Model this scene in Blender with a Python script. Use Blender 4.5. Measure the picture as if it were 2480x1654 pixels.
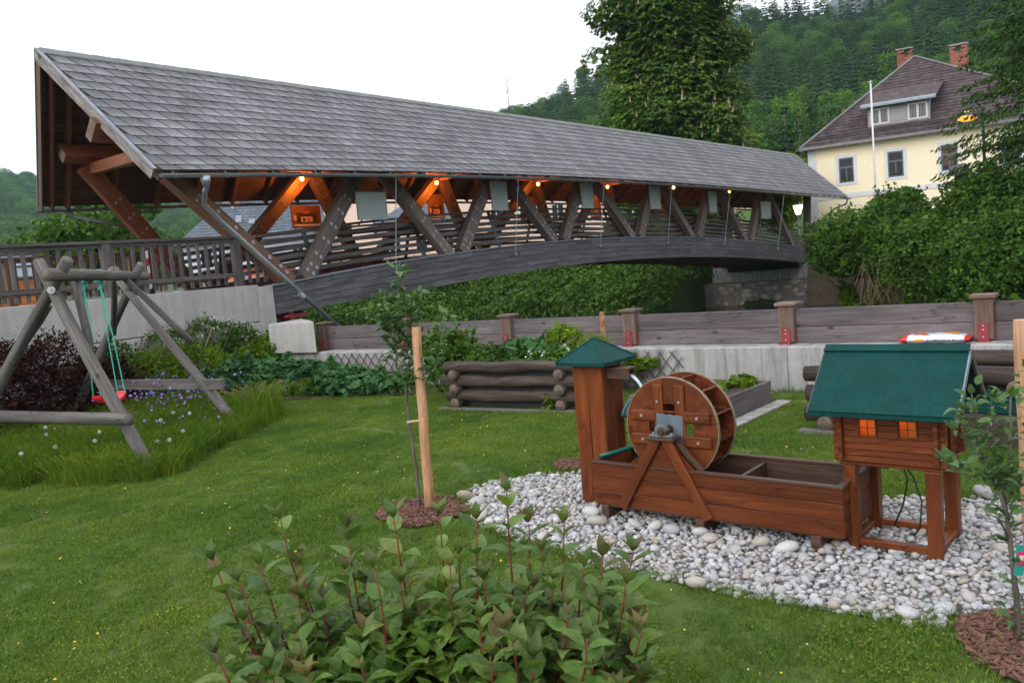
import bpy, math, random
import numpy as np
from mathutils import Vector, Matrix, Euler, noise
for o in list(bpy.data.objects): bpy.data.objects.remove(o)
SC = bpy.context.scene
COL = SC.collection
R = math.radians
random.seed(7); np.random.seed(7)

# ---------------------------------------------------------------- camera, sky, sun, exposure
EYE = Vector((0, 0, 1.65))
_pi, _ro = -0.0956, -0.0884
_f = Vector((0, math.cos(_pi), math.sin(_pi))); _r = Vector((1, 0, 0)); _u = _r.cross(_f)
_R = math.cos(_ro)*_r + math.sin(_ro)*_u; _U = -math.sin(_ro)*_r + math.cos(_ro)*_u
cam = bpy.data.cameras.new('camera'); cam_o = bpy.data.objects.new('camera', cam); COL.objects.link(cam_o)
cam.sensor_width = 36; cam.lens = 2008.35/2480*36; cam.clip_start = .05; cam.clip_end = 6000
cam_o.matrix_world = Matrix(((_R.x, _U.x, -_f.x, EYE.x), (_R.y, _U.y, -_f.y, EYE.y), (_R.z, _U.z, -_f.z, EYE.z), (0, 0, 0, 1)))
SC.camera = cam_o
cam.dof.use_dof = True; cam.dof.focus_distance = 7.0; cam.dof.aperture_fstop = 7.0

SUN_EL, SUN_AZ = R(28), R(-135)       # azimuth from +Y towards +X
W = bpy.data.worlds.new('World'); SC.world = W; W.use_nodes = True
nt = W.node_tree; nt.nodes.clear()
out = nt.nodes.new('ShaderNodeOutputWorld'); bg = nt.nodes.new('ShaderNodeBackground'); bg.inputs[1].default_value = 0.1
sky = nt.nodes.new('ShaderNodeTexSky'); sky.sky_type = 'NISHITA'; sky.sun_disc = False
sky.sun_elevation = SUN_EL; sky.sun_rotation = SUN_AZ; sky.dust_density = 4; sky.air_density = 1.2
mx = nt.nodes.new('ShaderNodeMix'); mx.data_type = 'RGBA'; mx.inputs[0].default_value = .9
mx.inputs[7].default_value = (10.9, 10.9, 11.8, 1)      # even cloud cover over the clear sky
nt.links.new(sky.outputs[0], mx.inputs[6]); nt.links.new(mx.outputs[2], bg.inputs[0]); nt.links.new(bg.outputs[0], out.inputs[0])
sd = bpy.data.lights.new('sun', 'SUN'); sd.energy = 1.2; sd.angle = R(45); sd.color = (1, .98, .96)
so = bpy.data.objects.new('sun', sd); COL.objects.link(so)
_sd = Vector((math.sin(SUN_AZ)*math.cos(SUN_EL), math.cos(SUN_AZ)*math.cos(SUN_EL), math.sin(SUN_EL)))
so.rotation_euler = _sd.to_track_quat('Z', 'Y').to_euler()
SC.view_settings.view_transform = 'Standard'; SC.view_settings.look = 'None'; SC.view_settings.gamma = 1
SC.view_settings.exposure = 0.75
SC.view_settings.use_curve_mapping = False
SC.render.engine = 'CYCLES'; SC.cycles.max_bounces = 6; SC.cycles.transparent_max_bounces = 8; SC.cycles.volume_bounces = 1
SC.cycles.diffuse_bounces = 3

# ---------------------------------------------------------------- materials
def new_mat(name):
    m = bpy.data.materials.new(name); m.use_nodes = True
    nt = m.node_tree; b = nt.nodes['Principled BSDF']
    return m, nt, b
def node(nt, t, **kw):
    n = nt.nodes.new(t)
    for k, v in kw.items(): setattr(n, k, v)
    return n
def ramp(nt, src, cols, pos=None):
    r = nt.nodes.new('ShaderNodeValToRGB'); e = r.color_ramp.elements
    pos = pos or [i/(len(cols)-1) for i in range(len(cols))]
    while len(e) < len(cols): e.new(.5)
    for i, (c, p) in enumerate(zip(cols, pos)): e[i].position = p; e[i].color = (*c, 1)
    nt.links.new(src, r.inputs[0]); return r.outputs[0]
def coords(nt, kind, scale):
    tc = node(nt, 'ShaderNodeTexCoord'); mp = node(nt, 'ShaderNodeMapping'); mp.inputs['Scale'].default_value = scale
    nt.links.new(tc.outputs[kind], mp.inputs[0]); return mp.outputs[0]
def noise_t(nt, vec, scale, detail=4, rough=.6, dist=0):
    n = node(nt, 'ShaderNodeTexNoise'); n.inputs['Scale'].default_value = scale; n.inputs['Detail'].default_value = detail
    n.inputs['Roughness'].default_value = rough; n.inputs['Distortion'].default_value = dist
    nt.links.new(vec, n.inputs['Vector']); return n.outputs['Fac']
def mixc(nt, a, b, fac, mode='MULTIPLY'):
    m = node(nt, 'ShaderNodeMix', data_type='RGBA', blend_type=mode)
    for v, i in ((fac, 0), (a, 6), (b, 7)):
        if hasattr(v, 'links'): nt.links.new(v, m.inputs[i])
        else: m.inputs[i].default_value = v if i == 0 else (*v, 1)
    return m.outputs[2]
def bump(nt, b, h, strength, dist=.01):
    n = node(nt, 'ShaderNodeBump'); n.inputs['Strength'].default_value = strength; n.inputs['Distance'].default_value = dist
    nt.links.new(h, n.inputs['Height']); nt.links.new(n.outputs[0], b.inputs['Normal'])
def wood(name, cols, rough=.75, g=(1.2, 16), fine=(4, 90), bmp=.5, stain=(.75, 1.15), spec=.3, coat=0, crack=0):
    m, nt, b = new_mat(name)
    c1 = coords(nt, 'UV', (g[0], g[1], 1)); n1 = noise_t(nt, c1, 1, 6, .65, .4)
    c2 = coords(nt, 'UV', (fine[0], fine[1], 1)); n2 = noise_t(nt, c2, 1, 3, .6)
    col = ramp(nt, n1, cols, [.28 + .44*i/(len(cols)-1) for i in range(len(cols))])
    g2 = ramp(nt, n2, [(.72,)*3, (1.15,)*3], [.3, .65]); col = mixc(nt, col, g2, 1.0)
    c3 = coords(nt, 'UV', (.35, .9, 1)); n3 = noise_t(nt, c3, 1, 2, .5)
    col = mixc(nt, col, ramp(nt, n3, [(stain[0],)*3, (stain[1],)*3], [.3, .7]), 1.0)
    if crack:
        c4 = coords(nt, 'UV', (.7, crack, 1)); n4 = noise_t(nt, c4, 1, 3, .55, .3)
        col = mixc(nt, col, ramp(nt, n4, [(1, 1, 1), (1, 1, 1), (.18, .16, .15), (1, 1, 1), (1, 1, 1)], [0, .491, .5, .509, 1]), .55)
        c5 = coords(nt, 'UV', (5, 9, 1)); vo = node(nt, 'ShaderNodeTexVoronoi'); vo.inputs['Scale'].default_value = .55; nt.links.new(c5, vo.inputs['Vector'])
        col = mixc(nt, col, ramp(nt, vo.outputs['Distance'], [(.3, .26, .24), (1, 1, 1)], [.05, .13]), .85)
    oi = node(nt, 'ShaderNodeObjectInfo'); col = mixc(nt, col, ramp(nt, oi.outputs['Random'], [(.86, .86, .86), (1.12, 1.1, 1.08)]), 1.0)
    nt.links.new(col, b.inputs['Base Color']); b.inputs['Roughness'].default_value = rough
    b.inputs['Specular IOR Level'].default_value = spec
    if coat: b.inputs['Coat Weight'].default_value = coat; b.inputs['Coat Roughness'].default_value = .3
    ad = node(nt, 'ShaderNodeMath', operation='ADD'); nt.links.new(n1, ad.inputs[0]); nt.links.new(n2, ad.inputs[1])
    bump(nt, b, ad.outputs[0], bmp, .004)
    return m
def plain(name, cols, scale=5, rough=.7, bmp=.2, bd=.01, metal=0, spec=.4, kind='Object', sc=(1, 1, 1), detail=6, rnd=0, fine=0, pos=None):
    m, nt, b = new_mat(name)
    n1 = noise_t(nt, coords(nt, kind, sc), scale, detail, .62)
    col = ramp(nt, n1, cols, pos or [.3 + .4*i/(len(cols)-1) for i in range(len(cols))])
    if fine:
        n2 = noise_t(nt, coords(nt, kind, (1, 1, 1)), fine, 3, .7); col = mixc(nt, col, ramp(nt, n2, [(.8,)*3, (1.15,)*3], [.35, .65]), 1.0)
        n1 = n2
    if rnd:
        oi = node(nt, 'ShaderNodeObjectInfo'); col = mixc(nt, col, ramp(nt, oi.outputs['Random'], [(1-rnd,)*3, (1+rnd,)*3]), 1.0)
    nt.links.new(col, b.inputs['Base Color']); b.inputs['Roughness'].default_value = rough; b.inputs['Metallic'].default_value = metal
    b.inputs['Specular IOR Level'].default_value = spec
    if bmp: bump(nt, b, n1, bmp, bd)
    return m
def leafm(name, cols, trans=.3, rough=.5, patch=.6, back=None, spec=.35, tv=0, loc=0):
    m, nt, b = new_mat(name)
    ge = node(nt, 'ShaderNodeNewGeometry'); oi = node(nt, 'ShaderNodeObjectInfo')
    ad = node(nt, 'ShaderNodeMath', operation='ADD'); nt.links.new(ge.outputs['Random Per Island'], ad.inputs[0]); nt.links.new(oi.outputs['Random'], ad.inputs[1])
    fr = node(nt, 'ShaderNodeMath', operation='FRACT'); nt.links.new(ad.outputs[0], fr.inputs[0])
    col = ramp(nt, fr.outputs[0], cols)
    if loc:
        ln = noise_t(nt, oi.outputs['Location'], loc, 4, .65); col = mixc(nt, col, ramp(nt, ln, [(.62, .72, .8), (1, 1, 1), (1.45, 1.22, 1.1)], [.34, .5, .66]), 1.0)
    if tv: col = mixc(nt, col, ramp(nt, oi.outputs['Random'], [(1-tv, 1-tv, 1-tv*.8), (.9, .9, 1), (1+tv, 1+tv*.8, 1)]), 1.0)
    n = noise_t(nt, coords(nt, 'Object', (1, 1, 1)), patch, 3, .6)
    col = mixc(nt, col, ramp(nt, n, [(.62, .68, .6), (1.3, 1.22, 1.1)], [.35, .65]), 1.0)
    nt.links.new(col, b.inputs['Base Color']); b.inputs['Roughness'].default_value = rough; b.inputs['Specular IOR Level'].default_value = spec
    tr = node(nt, 'ShaderNodeBsdfTranslucent'); mxs = node(nt, 'ShaderNodeMixShader'); mxs.inputs[0].default_value = trans
    tc = mixc(nt, col, (1.25, 1.25, .7), 1.0); nt.links.new(tc, tr.inputs[0])
    nt.links.new(b.outputs[0], mxs.inputs[1]); nt.links.new(tr.outputs[0], mxs.inputs[2])
    nt.links.new(mxs.outputs[0], nt.nodes['Material Output'].inputs[0])
    return m
def glow(name, col, s):
    m, nt, b = new_mat(name); b.inputs['Base Color'].default_value = (*col, 1)
    b.inputs['Emission Color'].default_value = (*col, 1); b.inputs['Emission Strength'].default_value = s; return m
def solid(name, col, rough=.6, metal=0, spec=.4):
    m, nt, b = new_mat(name); b.inputs['Base Color'].default_value = (*col, 1); b.inputs['Roughness'].default_value = rough
    b.inputs['Metallic'].default_value = metal; b.inputs['Specular IOR Level'].default_value = spec; return m

M = {}
M['beam_grey'] = wood('weathered beam wood', [(.075, .07, .07), (.13, .125, .125), (.19, .18, .18)], .8)
M['beam_clad'] = wood('dark stained cladding', [(.055, .055, .06), (.095, .095, .1), (.15, .148, .15)], .75, (1, 12), spec=.25)
M['truss'] = wood('brown glazed truss wood', [(.085, .042, .024), (.14, .075, .045), (.2, .12, .08)], .6, (.8, 9), (3, 60))
M['truss_out'] = wood('greyed brown truss wood', [(.075, .055, .045), (.125, .1, .085), (.18, .155, .14)], .7, (.8, 9), (3, 60))
M['inner'] = wood('brown glazed roof timber', [(.1, .045, .025), (.17, .08, .045), (.24, .125, .07)], .6)
M['portal'] = wood('reddish glazed portal timber', [(.15, .045, .02), (.22, .075, .032), (.28, .11, .05)], .5, spec=.4)
M['soffit'] = wood('brown roof boards', [(.06, .034, .022), (.105, .06, .04), (.16, .095, .065)], .7)
M['fence'] = wood('weathered fence board', [(.075, .063, .066), (.12, .102, .106), (.17, .148, .152)], .85, (.9, 9), (3, 70), crack=5)
M['post'] = wood('weathered fence post', [(.09, .058, .045), (.145, .098, .075), (.2, .15, .12)], .85, crack=7)
M['rail'] = wood('dark rail wood', [(.06, .052, .048), (.1, .09, .085), (.15, .14, .13)], .85)
M['swing'] = wood('grey weathered swing pole', [(.06, .055, .05), (.115, .107, .1), (.2, .19, .178)], .85, (.9, 10), (2, 40), bmp=.8, crack=9)
M['mill'] = wood('reddish brown glazed mill wood', [(.065, .0145, .004), (.12, .029, .007), (.18, .05, .012)], .45, (1.3, 15), (6, 90), .3, (.68, 1.22), .25, .05, crack=3)
M['mill_dark'] = wood('worn wet mill wood', [(.04, .02, .013), (.07, .038, .026), (.11, .065, .046)], .5, (2, 22), (6, 110), .4, spec=.3)
M['rim_wood'] = wood('pale worn rim wood', [(.14, .1, .065), (.22, .165, .115), (.31, .25, .185)], .6, (3, 30))
M['log'] = wood('old brown bark log', [(.024, .017, .014), (.05, .037, .03), (.115, .092, .076)], .9, (1.2, 12), (4, 50), .9, crack=8)
M['log_end'] = plain('log end grain', [(.07, .05, .035), (.16, .12, .09)], 18, .9, .5)
M['swing_end'] = plain('grey log end grain', [(.08, .07, .06), (.17, .15, .13)], 20, .9, .5)
M['stake'] = wood('pale debarked stake', [(.33, .17, .085), (.44, .25, .135), (.52, .32, .19)], .75, (2, 14), (6, 60), .3, crack=4)
M['stake_bark'] = wood('stake with bark remains', [(.12, .055, .03), (.25, .12, .06), (.5, .32, .18)], .85, (9, 14), (8, 30), .7)
M['zinc'] = plain('zinc sheet', [(.28, .31, .33), (.4, .43, .45)], 3, .38, .05, metal=.75)
M['zinc_dark'] = plain('dull dark zinc', [(.13, .12, .125), (.2, .19, .19)], 3, .5, .05, metal=.5)
M['galv'] = plain('galvanised steel', [(.42, .44, .45), (.6, .62, .63)], 30, .4, .05, metal=.8)
M['steel_dark'] = plain('dark steel', [(.05, .055, .06), (.1, .105, .11)], 8, .5, .1, metal=.5)
M['tile'] = plain('grey fibre cement shingle', [(.085, .085, .088), (.125, .125, .13), (.175, .174, .178)], 1.6, .8, .25, .004, rnd=.1, fine=22, kind='Object')
M['ridge'] = plain('pale fibre cement ridge cap', [(.15, .158, .15), (.21, .22, .21)], 4, .8, .2, .004, rnd=.06, fine=40)
M['flash'] = plain('grey blue sheet flashing', [(.17, .2, .235), (.26, .3, .34)], 5, .5, .05, metal=.2)
M['flaky'] = wood('flaking white barge board', [(.09, .07, .06), (.22, .2, .185), (.36, .34, .32)], .8, (3, 14), (9, 40))
M['green'] = plain('green painted sheet metal', [(.0008, .033, .029), (.0015, .046, .041)], 6, .6, .12, .006, spec=.14, fine=60)
M['red_iron'] = plain('red painted iron', [(.19, .02, .025), (.27, .035, .04)], 12, .6, .1)
M['black'] = solid('black rubber', (.012, .012, .013), .55)
M['wetwater'] = None
def concrete(name, a, b_, stain=.5, vs=1.0):
    m, nt, b = new_mat(name)
    c = coords(nt, 'Object', (1, 1, 1)); n1 = noise_t(nt, c, 2.2, 8, .65)
    col = ramp(nt, n1, [a, b_], [.3, .7])
    n2 = noise_t(nt, coords(nt, 'Object', (9, 9, .6)), 1, 5, .7)       # streaks running down
    col = mixc(nt, col, ramp(nt, n2, [(.55, .54, .5), (1.05, 1.05, 1.05)], [.38, .55]), stain)
    n3 = noise_t(nt, c, 60, 3, .7); col = mixc(nt, col, ramp(nt, n3, [(.86,)*3, (1.08,)*3], [.35, .6]), 1.0)
    nt.links.new(col, b.inputs['Base Color']); b.inputs['Roughness'].default_value = .9; b.inputs['Specular IOR Level'].default_value = .25
    bump(nt, b, n3, .35, .006); return m
M['concrete'] = concrete('smooth cast concrete', (.33, .32, .3), (.43, .42, .4), .25)
M['concrete_old'] = concrete('streaked garden wall concrete', (.25, .247, .238), (.37, .366, .355), .75)
M['stone'] = plain('rough masonry stone', [(.2, .17, .14), (.34, .31, .27), (.42, .37, .31)], 5, .9, .6, .02, rnd=.2, fine=40)
M['mortar'] = plain('rubble mortar', [(.14, .125, .105), (.25, .23, .2)], 6, .95, .8, .03, fine=30)
M['pebble'] = None
def pebble_mat():
    m, nt, b = new_mat('limestone pebble')
    ge = node(nt, 'ShaderNodeNewGeometry'); oi = node(nt, 'ShaderNodeObjectInfo')
    ad = node(nt, 'ShaderNodeMath', operation='ADD'); nt.links.new(ge.outputs['Random Per Island'], ad.inputs[0]); nt.links.new(oi.outputs['Random'], ad.inputs[1])
    fr = node(nt, 'ShaderNodeMath', operation='FRACT'); nt.links.new(ad.outputs[0], fr.inputs[0])
    col = ramp(nt, fr.outputs[0], [(.26, .27, .28), (.38, .4, .41), (.5, .5, .49), (.33, .28, .21), (.44, .45, .46), (.2, .19, .175), (.55, .54, .52), (.33, .35, .37), (.4, .36, .31), (.47, .47, .48)])
    n = noise_t(nt, coords(nt, 'Object', (1, 1, 1)), 45, 5, .65); col = mixc(nt, col, ramp(nt, n, [(.72,)*3, (1.15,)*3], [.35, .65]), 1.0)
    nt.links.new(col, b.inputs['Base Color']); b.inputs['Roughness'].default_value = .75; bump(nt, b, n, .25, .004); return m
M['pebble'] = pebble_mat()
M['mulch'] = plain('bark mulch chip', [(.06, .025, .018), (.13, .06, .042), (.24, .135, .09)], 30, .9, .5, .004, rnd=.35)
M['soil'] = plain('dark soil', [(.025, .016, .012), (.06, .04, .03)], 14, .95, .9, .03)
M['gravel'] = plain('grey gravel soil', [(.08, .075, .07), (.2, .19, .18)], 40, .95, .9, .02)
M['plaster'] = plain('cream plaster', [(.86, .75, .52), (.91, .81, .58)], 2.5, .9, .15, .01, fine=30)
M['white'] = plain('white plaster', [(.6, .6, .62), (.7, .7, .71)], 3, .85, .1, fine=30)
M['pink'] = plain('pale apricot plaster', [(.66, .5, .39), (.72, .56, .45)], 2, .9, .1, fine=20)
M['apricot'] = plain('apricot plaster', [(.62, .34, .2), (.68, .4, .25)], 2, .9, .1)
M['bluewhite'] = plain('bluish white plaster', [(.55, .58, .65), (.64, .67, .73)], 2, .9, .1)
M['coral'] = plain('coral red paint', [(.55, .13, .07), (.62, .17, .1)], 2, .9, .1)
M['brown_tile'] = plain('dark brown roof shingle', [(.038, .025, .026), (.06, .043, .042), (.1, .08, .078)], 3, .85, .3, .01, rnd=.15, fine=12)
M['grey_roof'] = plain('blue grey roof shingle', [(.08, .1, .12), (.115, .135, .16)], 2, .75, .2, .01, rnd=.15, fine=10)
M['brick'] = plain('red chimney brick', [(.17, .055, .035), (.3, .11, .075), (.22, .12, .1)], 9, .9, .4, .01, rnd=.25, fine=30)
M['glass'] = solid('dark window glass', (.012, .014, .016), .25, 0, .25)
M['frame_grey'] = plain('grey blue window frame', [(.075, .1, .115), (.12, .15, .165)], 10, .6, .1)
M['frame_white'] = solid('white window frame', (.55, .53, .48), .6)
M['frost'] = plain('frosted board back', [(.26, .31, .3), (.35, .4, .385)], 60, .55, .15, .003, fine=160)
M['red_plastic'] = solid('red plastic', (.5, .015, .03), .35)
M['rope'] = plain('turquoise rope', [(.02, .3, .22), (.05, .5, .38)], 60, .8, .5, .003)
M['hose'] = solid('green garden hose', (.005, .09, .07), .35)
M['teal_hose'] = solid('grey teal hose', (.07, .14, .17), .4)
M['blue_plastic'] = solid('blue plastic coupling', (.01, .12, .45), .4)
M['bark'] = wood('tree bark', [(.05, .04, .033), (.1, .085, .07), (.16, .14, .12)], .9, (3, 12), (8, 40), 1.0)
M['twig'] = solid('brown twig', (.07, .05, .04), .8)
M['red_stem'] = plain('red shrub stem', [(.11, .014, .012), (.18, .026, .02)], 30, .5, .1)
M['twine'] = solid('pale twine', (.45, .33, .22), .9)
# foliage
M['grass'] = leafm('lawn grass blade', [(.062, .128, .02), (.095, .186, .03), (.135, .226, .042), (.2, .255, .062)], .35, .65, .8, spec=.08, loc=.9)
M['grass_dry'] = leafm('straw', [(.2, .15, .08), (.3, .23, .13)], .2, .8, spec=.1)
M['tall'] = leafm('tall meadow grass', [(.055, .12, .01), (.09, .18, .016), (.13, .22, .024), (.2, .25, .055)], .35, .6, .8, spec=.08, loc=1.1)
M['shrub'] = leafm('ribbed shrub leaf', [(.066, .145, .028), (.092, .19, .036), (.135, .235, .046), (.155, .215, .046)], .3, .42, 6, spec=.35)
M['shrub_tip'] = leafm('reddish young shrub leaf', [(.1, .14, .04), (.08, .15, .035), (.15, .12, .055)], .35, .45, 6, spec=.25)
M['apple'] = leafm('young apple leaf', [(.045, .105, .03), (.075, .155, .05), (.12, .22, .08)], .35, .45, 4, spec=.35)
M['bush'] = leafm('bush leaf', [(.026, .065, .008), (.046, .11, .013), (.085, .17, .022), (.058, .13, .017)], .3, .55, .55, spec=.12)
M['bush_light'] = leafm('light green shrub leaf', [(.07, .14, .01), (.115, .2, .015), (.16, .25, .024)], .35, .6, 1.5, spec=.08)
M['mantle'] = leafm('blue green perennial leaf', [(.035, .095, .04), (.05, .135, .05), (.07, .17, .065)], .25, .6, 2, spec=.15)
M['purple_leaf'] = leafm('dark purple leaf', [(.016, .0065, .0065), (.03, .0115, .0105), (.055, .023, .019)], .2, .7, 1.5, spec=.05)
M['chestnut'] = leafm('chestnut leaf', [(.06, .125, .017), (.095, .18, .028), (.15, .25, .05)], .3, .5, .4, spec=.15)
M['blossom'] = leafm('cream chestnut blossom', [(.3, .23, .15), (.42, .33, .23)], .2, .8, spec=.1)
M['spruce'] = leafm('spruce needles', [(.02, .052, .011), (.034, .08, .017), (.058, .12, .026)], .15, .7, .25, spec=.08, tv=.5)
M['spruce_near'] = leafm('near spruce needles', [(.015, .038, .007), (.03, .068, .012), (.06, .115, .02)], .15, .65, .5, spec=.1)
M['broad'] = leafm('forest broadleaf', [(.04, .1, .016), (.062, .145, .024), (.105, .21, .04)], .25, .7, .15, spec=.08, tv=.45)
M['white_fl'] = solid('white petals', (.65, .66, .6), .8)
M['purple_fl'] = solid('violet petals', (.28, .14, .5), .8)
M['yellow_fl'] = solid('yellow petals', (.7, .5, .02), .7)
M['fluff'] = solid('dandelion fluff', (.55, .55, .52), .9)
M['amber'] = glow('lit orange lamp', (1, .42, .08), 14)
M['white_lamp'] = glow('lit white lamp', (1, .93, .8), 3)
# ---------------------------------------------------------------- helpers
class MB:
    def __init__(s): s.v = []; s.f = []; s.uv = []; s.mi = []; s.k = 0
    def face(s, idx, uvs, mi=0): s.f.append(idx); s.uv.extend(uvs); s.mi.append(mi)
    def quad(s, a, b, c, d, uvs=None, mi=0):
        n = len(s.v); s.v += [tuple(a), tuple(b), tuple(c), tuple(d)]
        s.face((n, n+1, n+2, n+3), uvs or [(0, 0), (1, 0), (1, 1), (0, 1)], mi); return s
    def beam(s, p0, p1, w, h, up=(0, 0, 1), mi=0, w1=None, h1=None):
        p0, p1 = Vector(p0), Vector(p1); d = p1-p0; L = d.length; d.normalize(); up = Vector(up)
        side = d.cross(up)
        if side.length < 1e-4: side = d.cross(Vector((1, 0, 0)))
        side.normalize(); u2 = side.cross(d).normalized(); w1 = w1 or w; h1 = h1 or h
        n = len(s.v)
        for p, ww, hh in ((p0, w, h), (p1, w1, h1)):
            for a, b in ((-1, -1), (1, -1), (1, 1), (-1, 1)): s.v.append(tuple(p + side*(a*ww/2) + u2*(b*hh/2)))
        ou, ov = random.random()*40, random.random()*40; c = [0, w, w+h, 2*w+h, 2*w+2*h]
        for i in range(4):
            j = (i+1) % 4
            s.face((n+i, n+4+i, n+4+j, n+j), [(ou, ov+c[i]), (ou+L, ov+c[i]), (ou+L, ov+c[i+1]), (ou, ov+c[i+1])], mi)
        s.face((n, n+1, n+2, n+3), [(ou, ov), (ou+h*.2, ov), (ou+h*.2, ov+w), (ou, ov+w)], mi); s.face((n+7, n+6, n+5, n+4), [(ou, ov), (ou+h*.2, ov), (ou+h*.2, ov+w), (ou, ov+w)], mi)
        return s
    def box(s, x0, x1, y0, y1, z0, z1, mi=0):
        dx, dy, dz = x1-x0, y1-y0, z1-z0; cx, cy, cz = (x0+x1)/2, (y0+y1)/2, (z0+z1)/2
        m = max(dx, dy, dz)
        if m == dx: return s.beam((x0, cy, cz), (x1, cy, cz), dy, dz, (0, 0, 1), mi)
        if m == dy: return s.beam((cx, y0, cz), (cx, y1, cz), dx, dz, (0, 0, 1), mi)
        return s.beam((cx, cy, z0), (cx, cy, z1), dx, dy, (0, 1, 0), mi)
    def tube(s, pts, r, n=8, cap=True, mi=0, capmi=None, rough=0):
        pts = [Vector(p) for p in pts]; m = len(pts); rs = r if hasattr(r, '__len__') else [r]*m
        ou, ov = random.random()*40, random.random()*40; L = 0; base = len(s.v); prev = None; ls = []
        for i, p in enumerate(pts):
            t = (pts[min(i+1, m-1)]-pts[max(i-1, 0)]).normalized()
            if prev is None:
                a = t.orthogonal().normalized()
            else:
                a = prev - t*prev.dot(t); a.normalize()
            prev = a; b = t.cross(a)
            if i: L += (pts[i]-pts[i-1]).length
            ls.append(L)
            for k in range(n):
                th = 2*math.pi*k/n; rr = rs[i]*(1 + (rough*(noise.noise(Vector((math.cos(th)*1.3+ou, math.sin(th)*1.3, L*2.2+ov)))) if rough else 0))
                s.v.append(tuple(p + a*(math.cos(th)*rr) + b*(math.sin(th)*rr)))
        for i in range(m-1):
            for k in range(n):
                k2 = (k+1) % n; c0, c1 = 2*math.pi*rs[i]*k/n, 2*math.pi*rs[i]*(k+1)/n
                s.face((base+i*n+k, base+i*n+k2, base+(i+1)*n+k2, base+(i+1)*n+k), [(ou+ls[i], ov+c0), (ou+ls[i], ov+c1), (ou+ls[i+1], ov+c1), (ou+ls[i+1], ov+c0)], mi)
        if cap:
            cm = mi if capmi is None else capmi
            s.face(tuple(base+k for k in reversed(range(n))), [(ou, ov)]*n, cm); s.face(tuple(base+(m-1)*n+k for k in range(n)), [(ou, ov)]*n, cm)
        return s
    def prism(s, poly, o, ax, ay, az, t, mi=0):     # polygon in plane (ax, ay) at o, extruded by t along az
        o, ax, ay, az = Vector(o), Vector(ax), Vector(ay), Vector(az); n = len(s.v); k = len(poly); ou = random.random()*30
        for q in (0, t):
            for a, b in poly: s.v.append(tuple(o + ax*a + ay*b + az*q))
        s.face(tuple(n+i for i in reversed(range(k))), [(ou+poly[i][0], ou+poly[i][1]) for i in reversed(range(k))], mi)
        s.face(tuple(n+k+i for i in range(k)), [(ou+a, ou+b) for a, b in poly], mi)
        for i in range(k):
            j = (i+1) % k; s.face((n+i, n+j, n+k+j, n+k+i), [(ou, ou), (ou+.1, ou), (ou+.1, ou+t), (ou, ou+t)], mi)
        return s
    def hex8(s, c, mi=0, ou=None):       # 8 corners: bottom 4, top 4
        n = len(s.v); s.v += [tuple(p) for p in c]; ou = random.random()*30 if ou is None else ou
        for q in ((3, 2, 1, 0), (4, 5, 6, 7), (0, 1, 5, 4), (1, 2, 6, 5), (2, 3, 7, 6), (3, 0, 4, 7)):
            P = [Vector(c[i]) for i in q]; L = (P[1]-P[0]).length; H = (P[2]-P[1]).length
            s.face(tuple(n+i for i in q), [(ou, ou), (ou+L, ou), (ou+L, ou+H), (ou, ou+H)], mi)
        return s
    def mesh(s, name, mats, smooth=False):
        me = bpy.data.meshes.new(name); me.from_pydata(s.v, [], s.f)
        ul = me.uv_layers.new(name='UVMap'); ul.data.foreach_set('uv', np.array(s.uv, dtype=np.float32).ravel())
        for m in (mats if isinstance(mats, (list, tuple)) else [mats]): me.materials.append(m)
        me.polygons.foreach_set('material_index', s.mi)
        if smooth: me.polygons.foreach_set('use_smooth', [True]*len(s.f))
        me.update(); return me
    def build(s, name, mats, parent=None, smooth=False, bevel=0, label=None, kind=None):
        o = bpy.data.objects.new(name, s.mesh(name, mats, smooth)); COL.objects.link(o)
        if parent: o.parent = parent
        if bevel:
            b = o.modifiers.new('bevel', 'BEVEL'); b.width = bevel; b.segments = 1; b.limit_method = 'ANGLE'
        if smooth:
            md = None
        if label: o['label'] = label
        if kind: o['kind'] = kind
        return o
def tag(o, label=None, cat=None, group=None, kind=None):
    for k, v in (('label', label), ('category', cat), ('group', group), ('kind', kind)):
        if v: o[k] = v
    return o
def thing(name, label, cat, loc=(0, 0, 0), rz=0, group=None):
    o = bpy.data.objects.new(name, None); COL.objects.link(o); o.location = loc; o.rotation_euler = (0, 0, rz)
    o.empty_display_size = .2
    return tag(o, label, cat, group)
def npmesh(name, V, mats, nper=4, smooth=False):    # V: (N, nper, 3) separate faces
    V = np.asarray(V, dtype=np.float32); N = V.shape[0]; me = bpy.data.meshes.new(name)
    me.vertices.add(N*nper); me.vertices.foreach_set('co', V.ravel())
    me.loops.add(N*nper); me.loops.foreach_set('vertex_index', np.arange(N*nper, dtype=np.int32))
    me.polygons.add(N); me.polygons.foreach_set('loop_start', np.arange(0, N*nper, nper, dtype=np.int32))
    try: me.polygons.foreach_set('loop_total', np.full(N, nper, dtype=np.int32))
    except Exception: pass
    me.update(calc_edges=True)
    for m in (mats if isinstance(mats, (list, tuple)) else [mats]): me.materials.append(m)
    return me
def npobj(name, V, mats, parent=None, nper=4, kind=None, label=None):
    o = bpy.data.objects.new(name, npmesh(name, V, mats, nper)); COL.objects.link(o)
    if parent: o.parent = parent
    if kind: o['kind'] = kind
    if label: o['label'] = label
    return o
def rnd_dirs(n, up=0.0):
    d = np.random.normal(size=(n, 3)); d[:, 2] += up; return d/np.linalg.norm(d, axis=1, keepdims=True)
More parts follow.
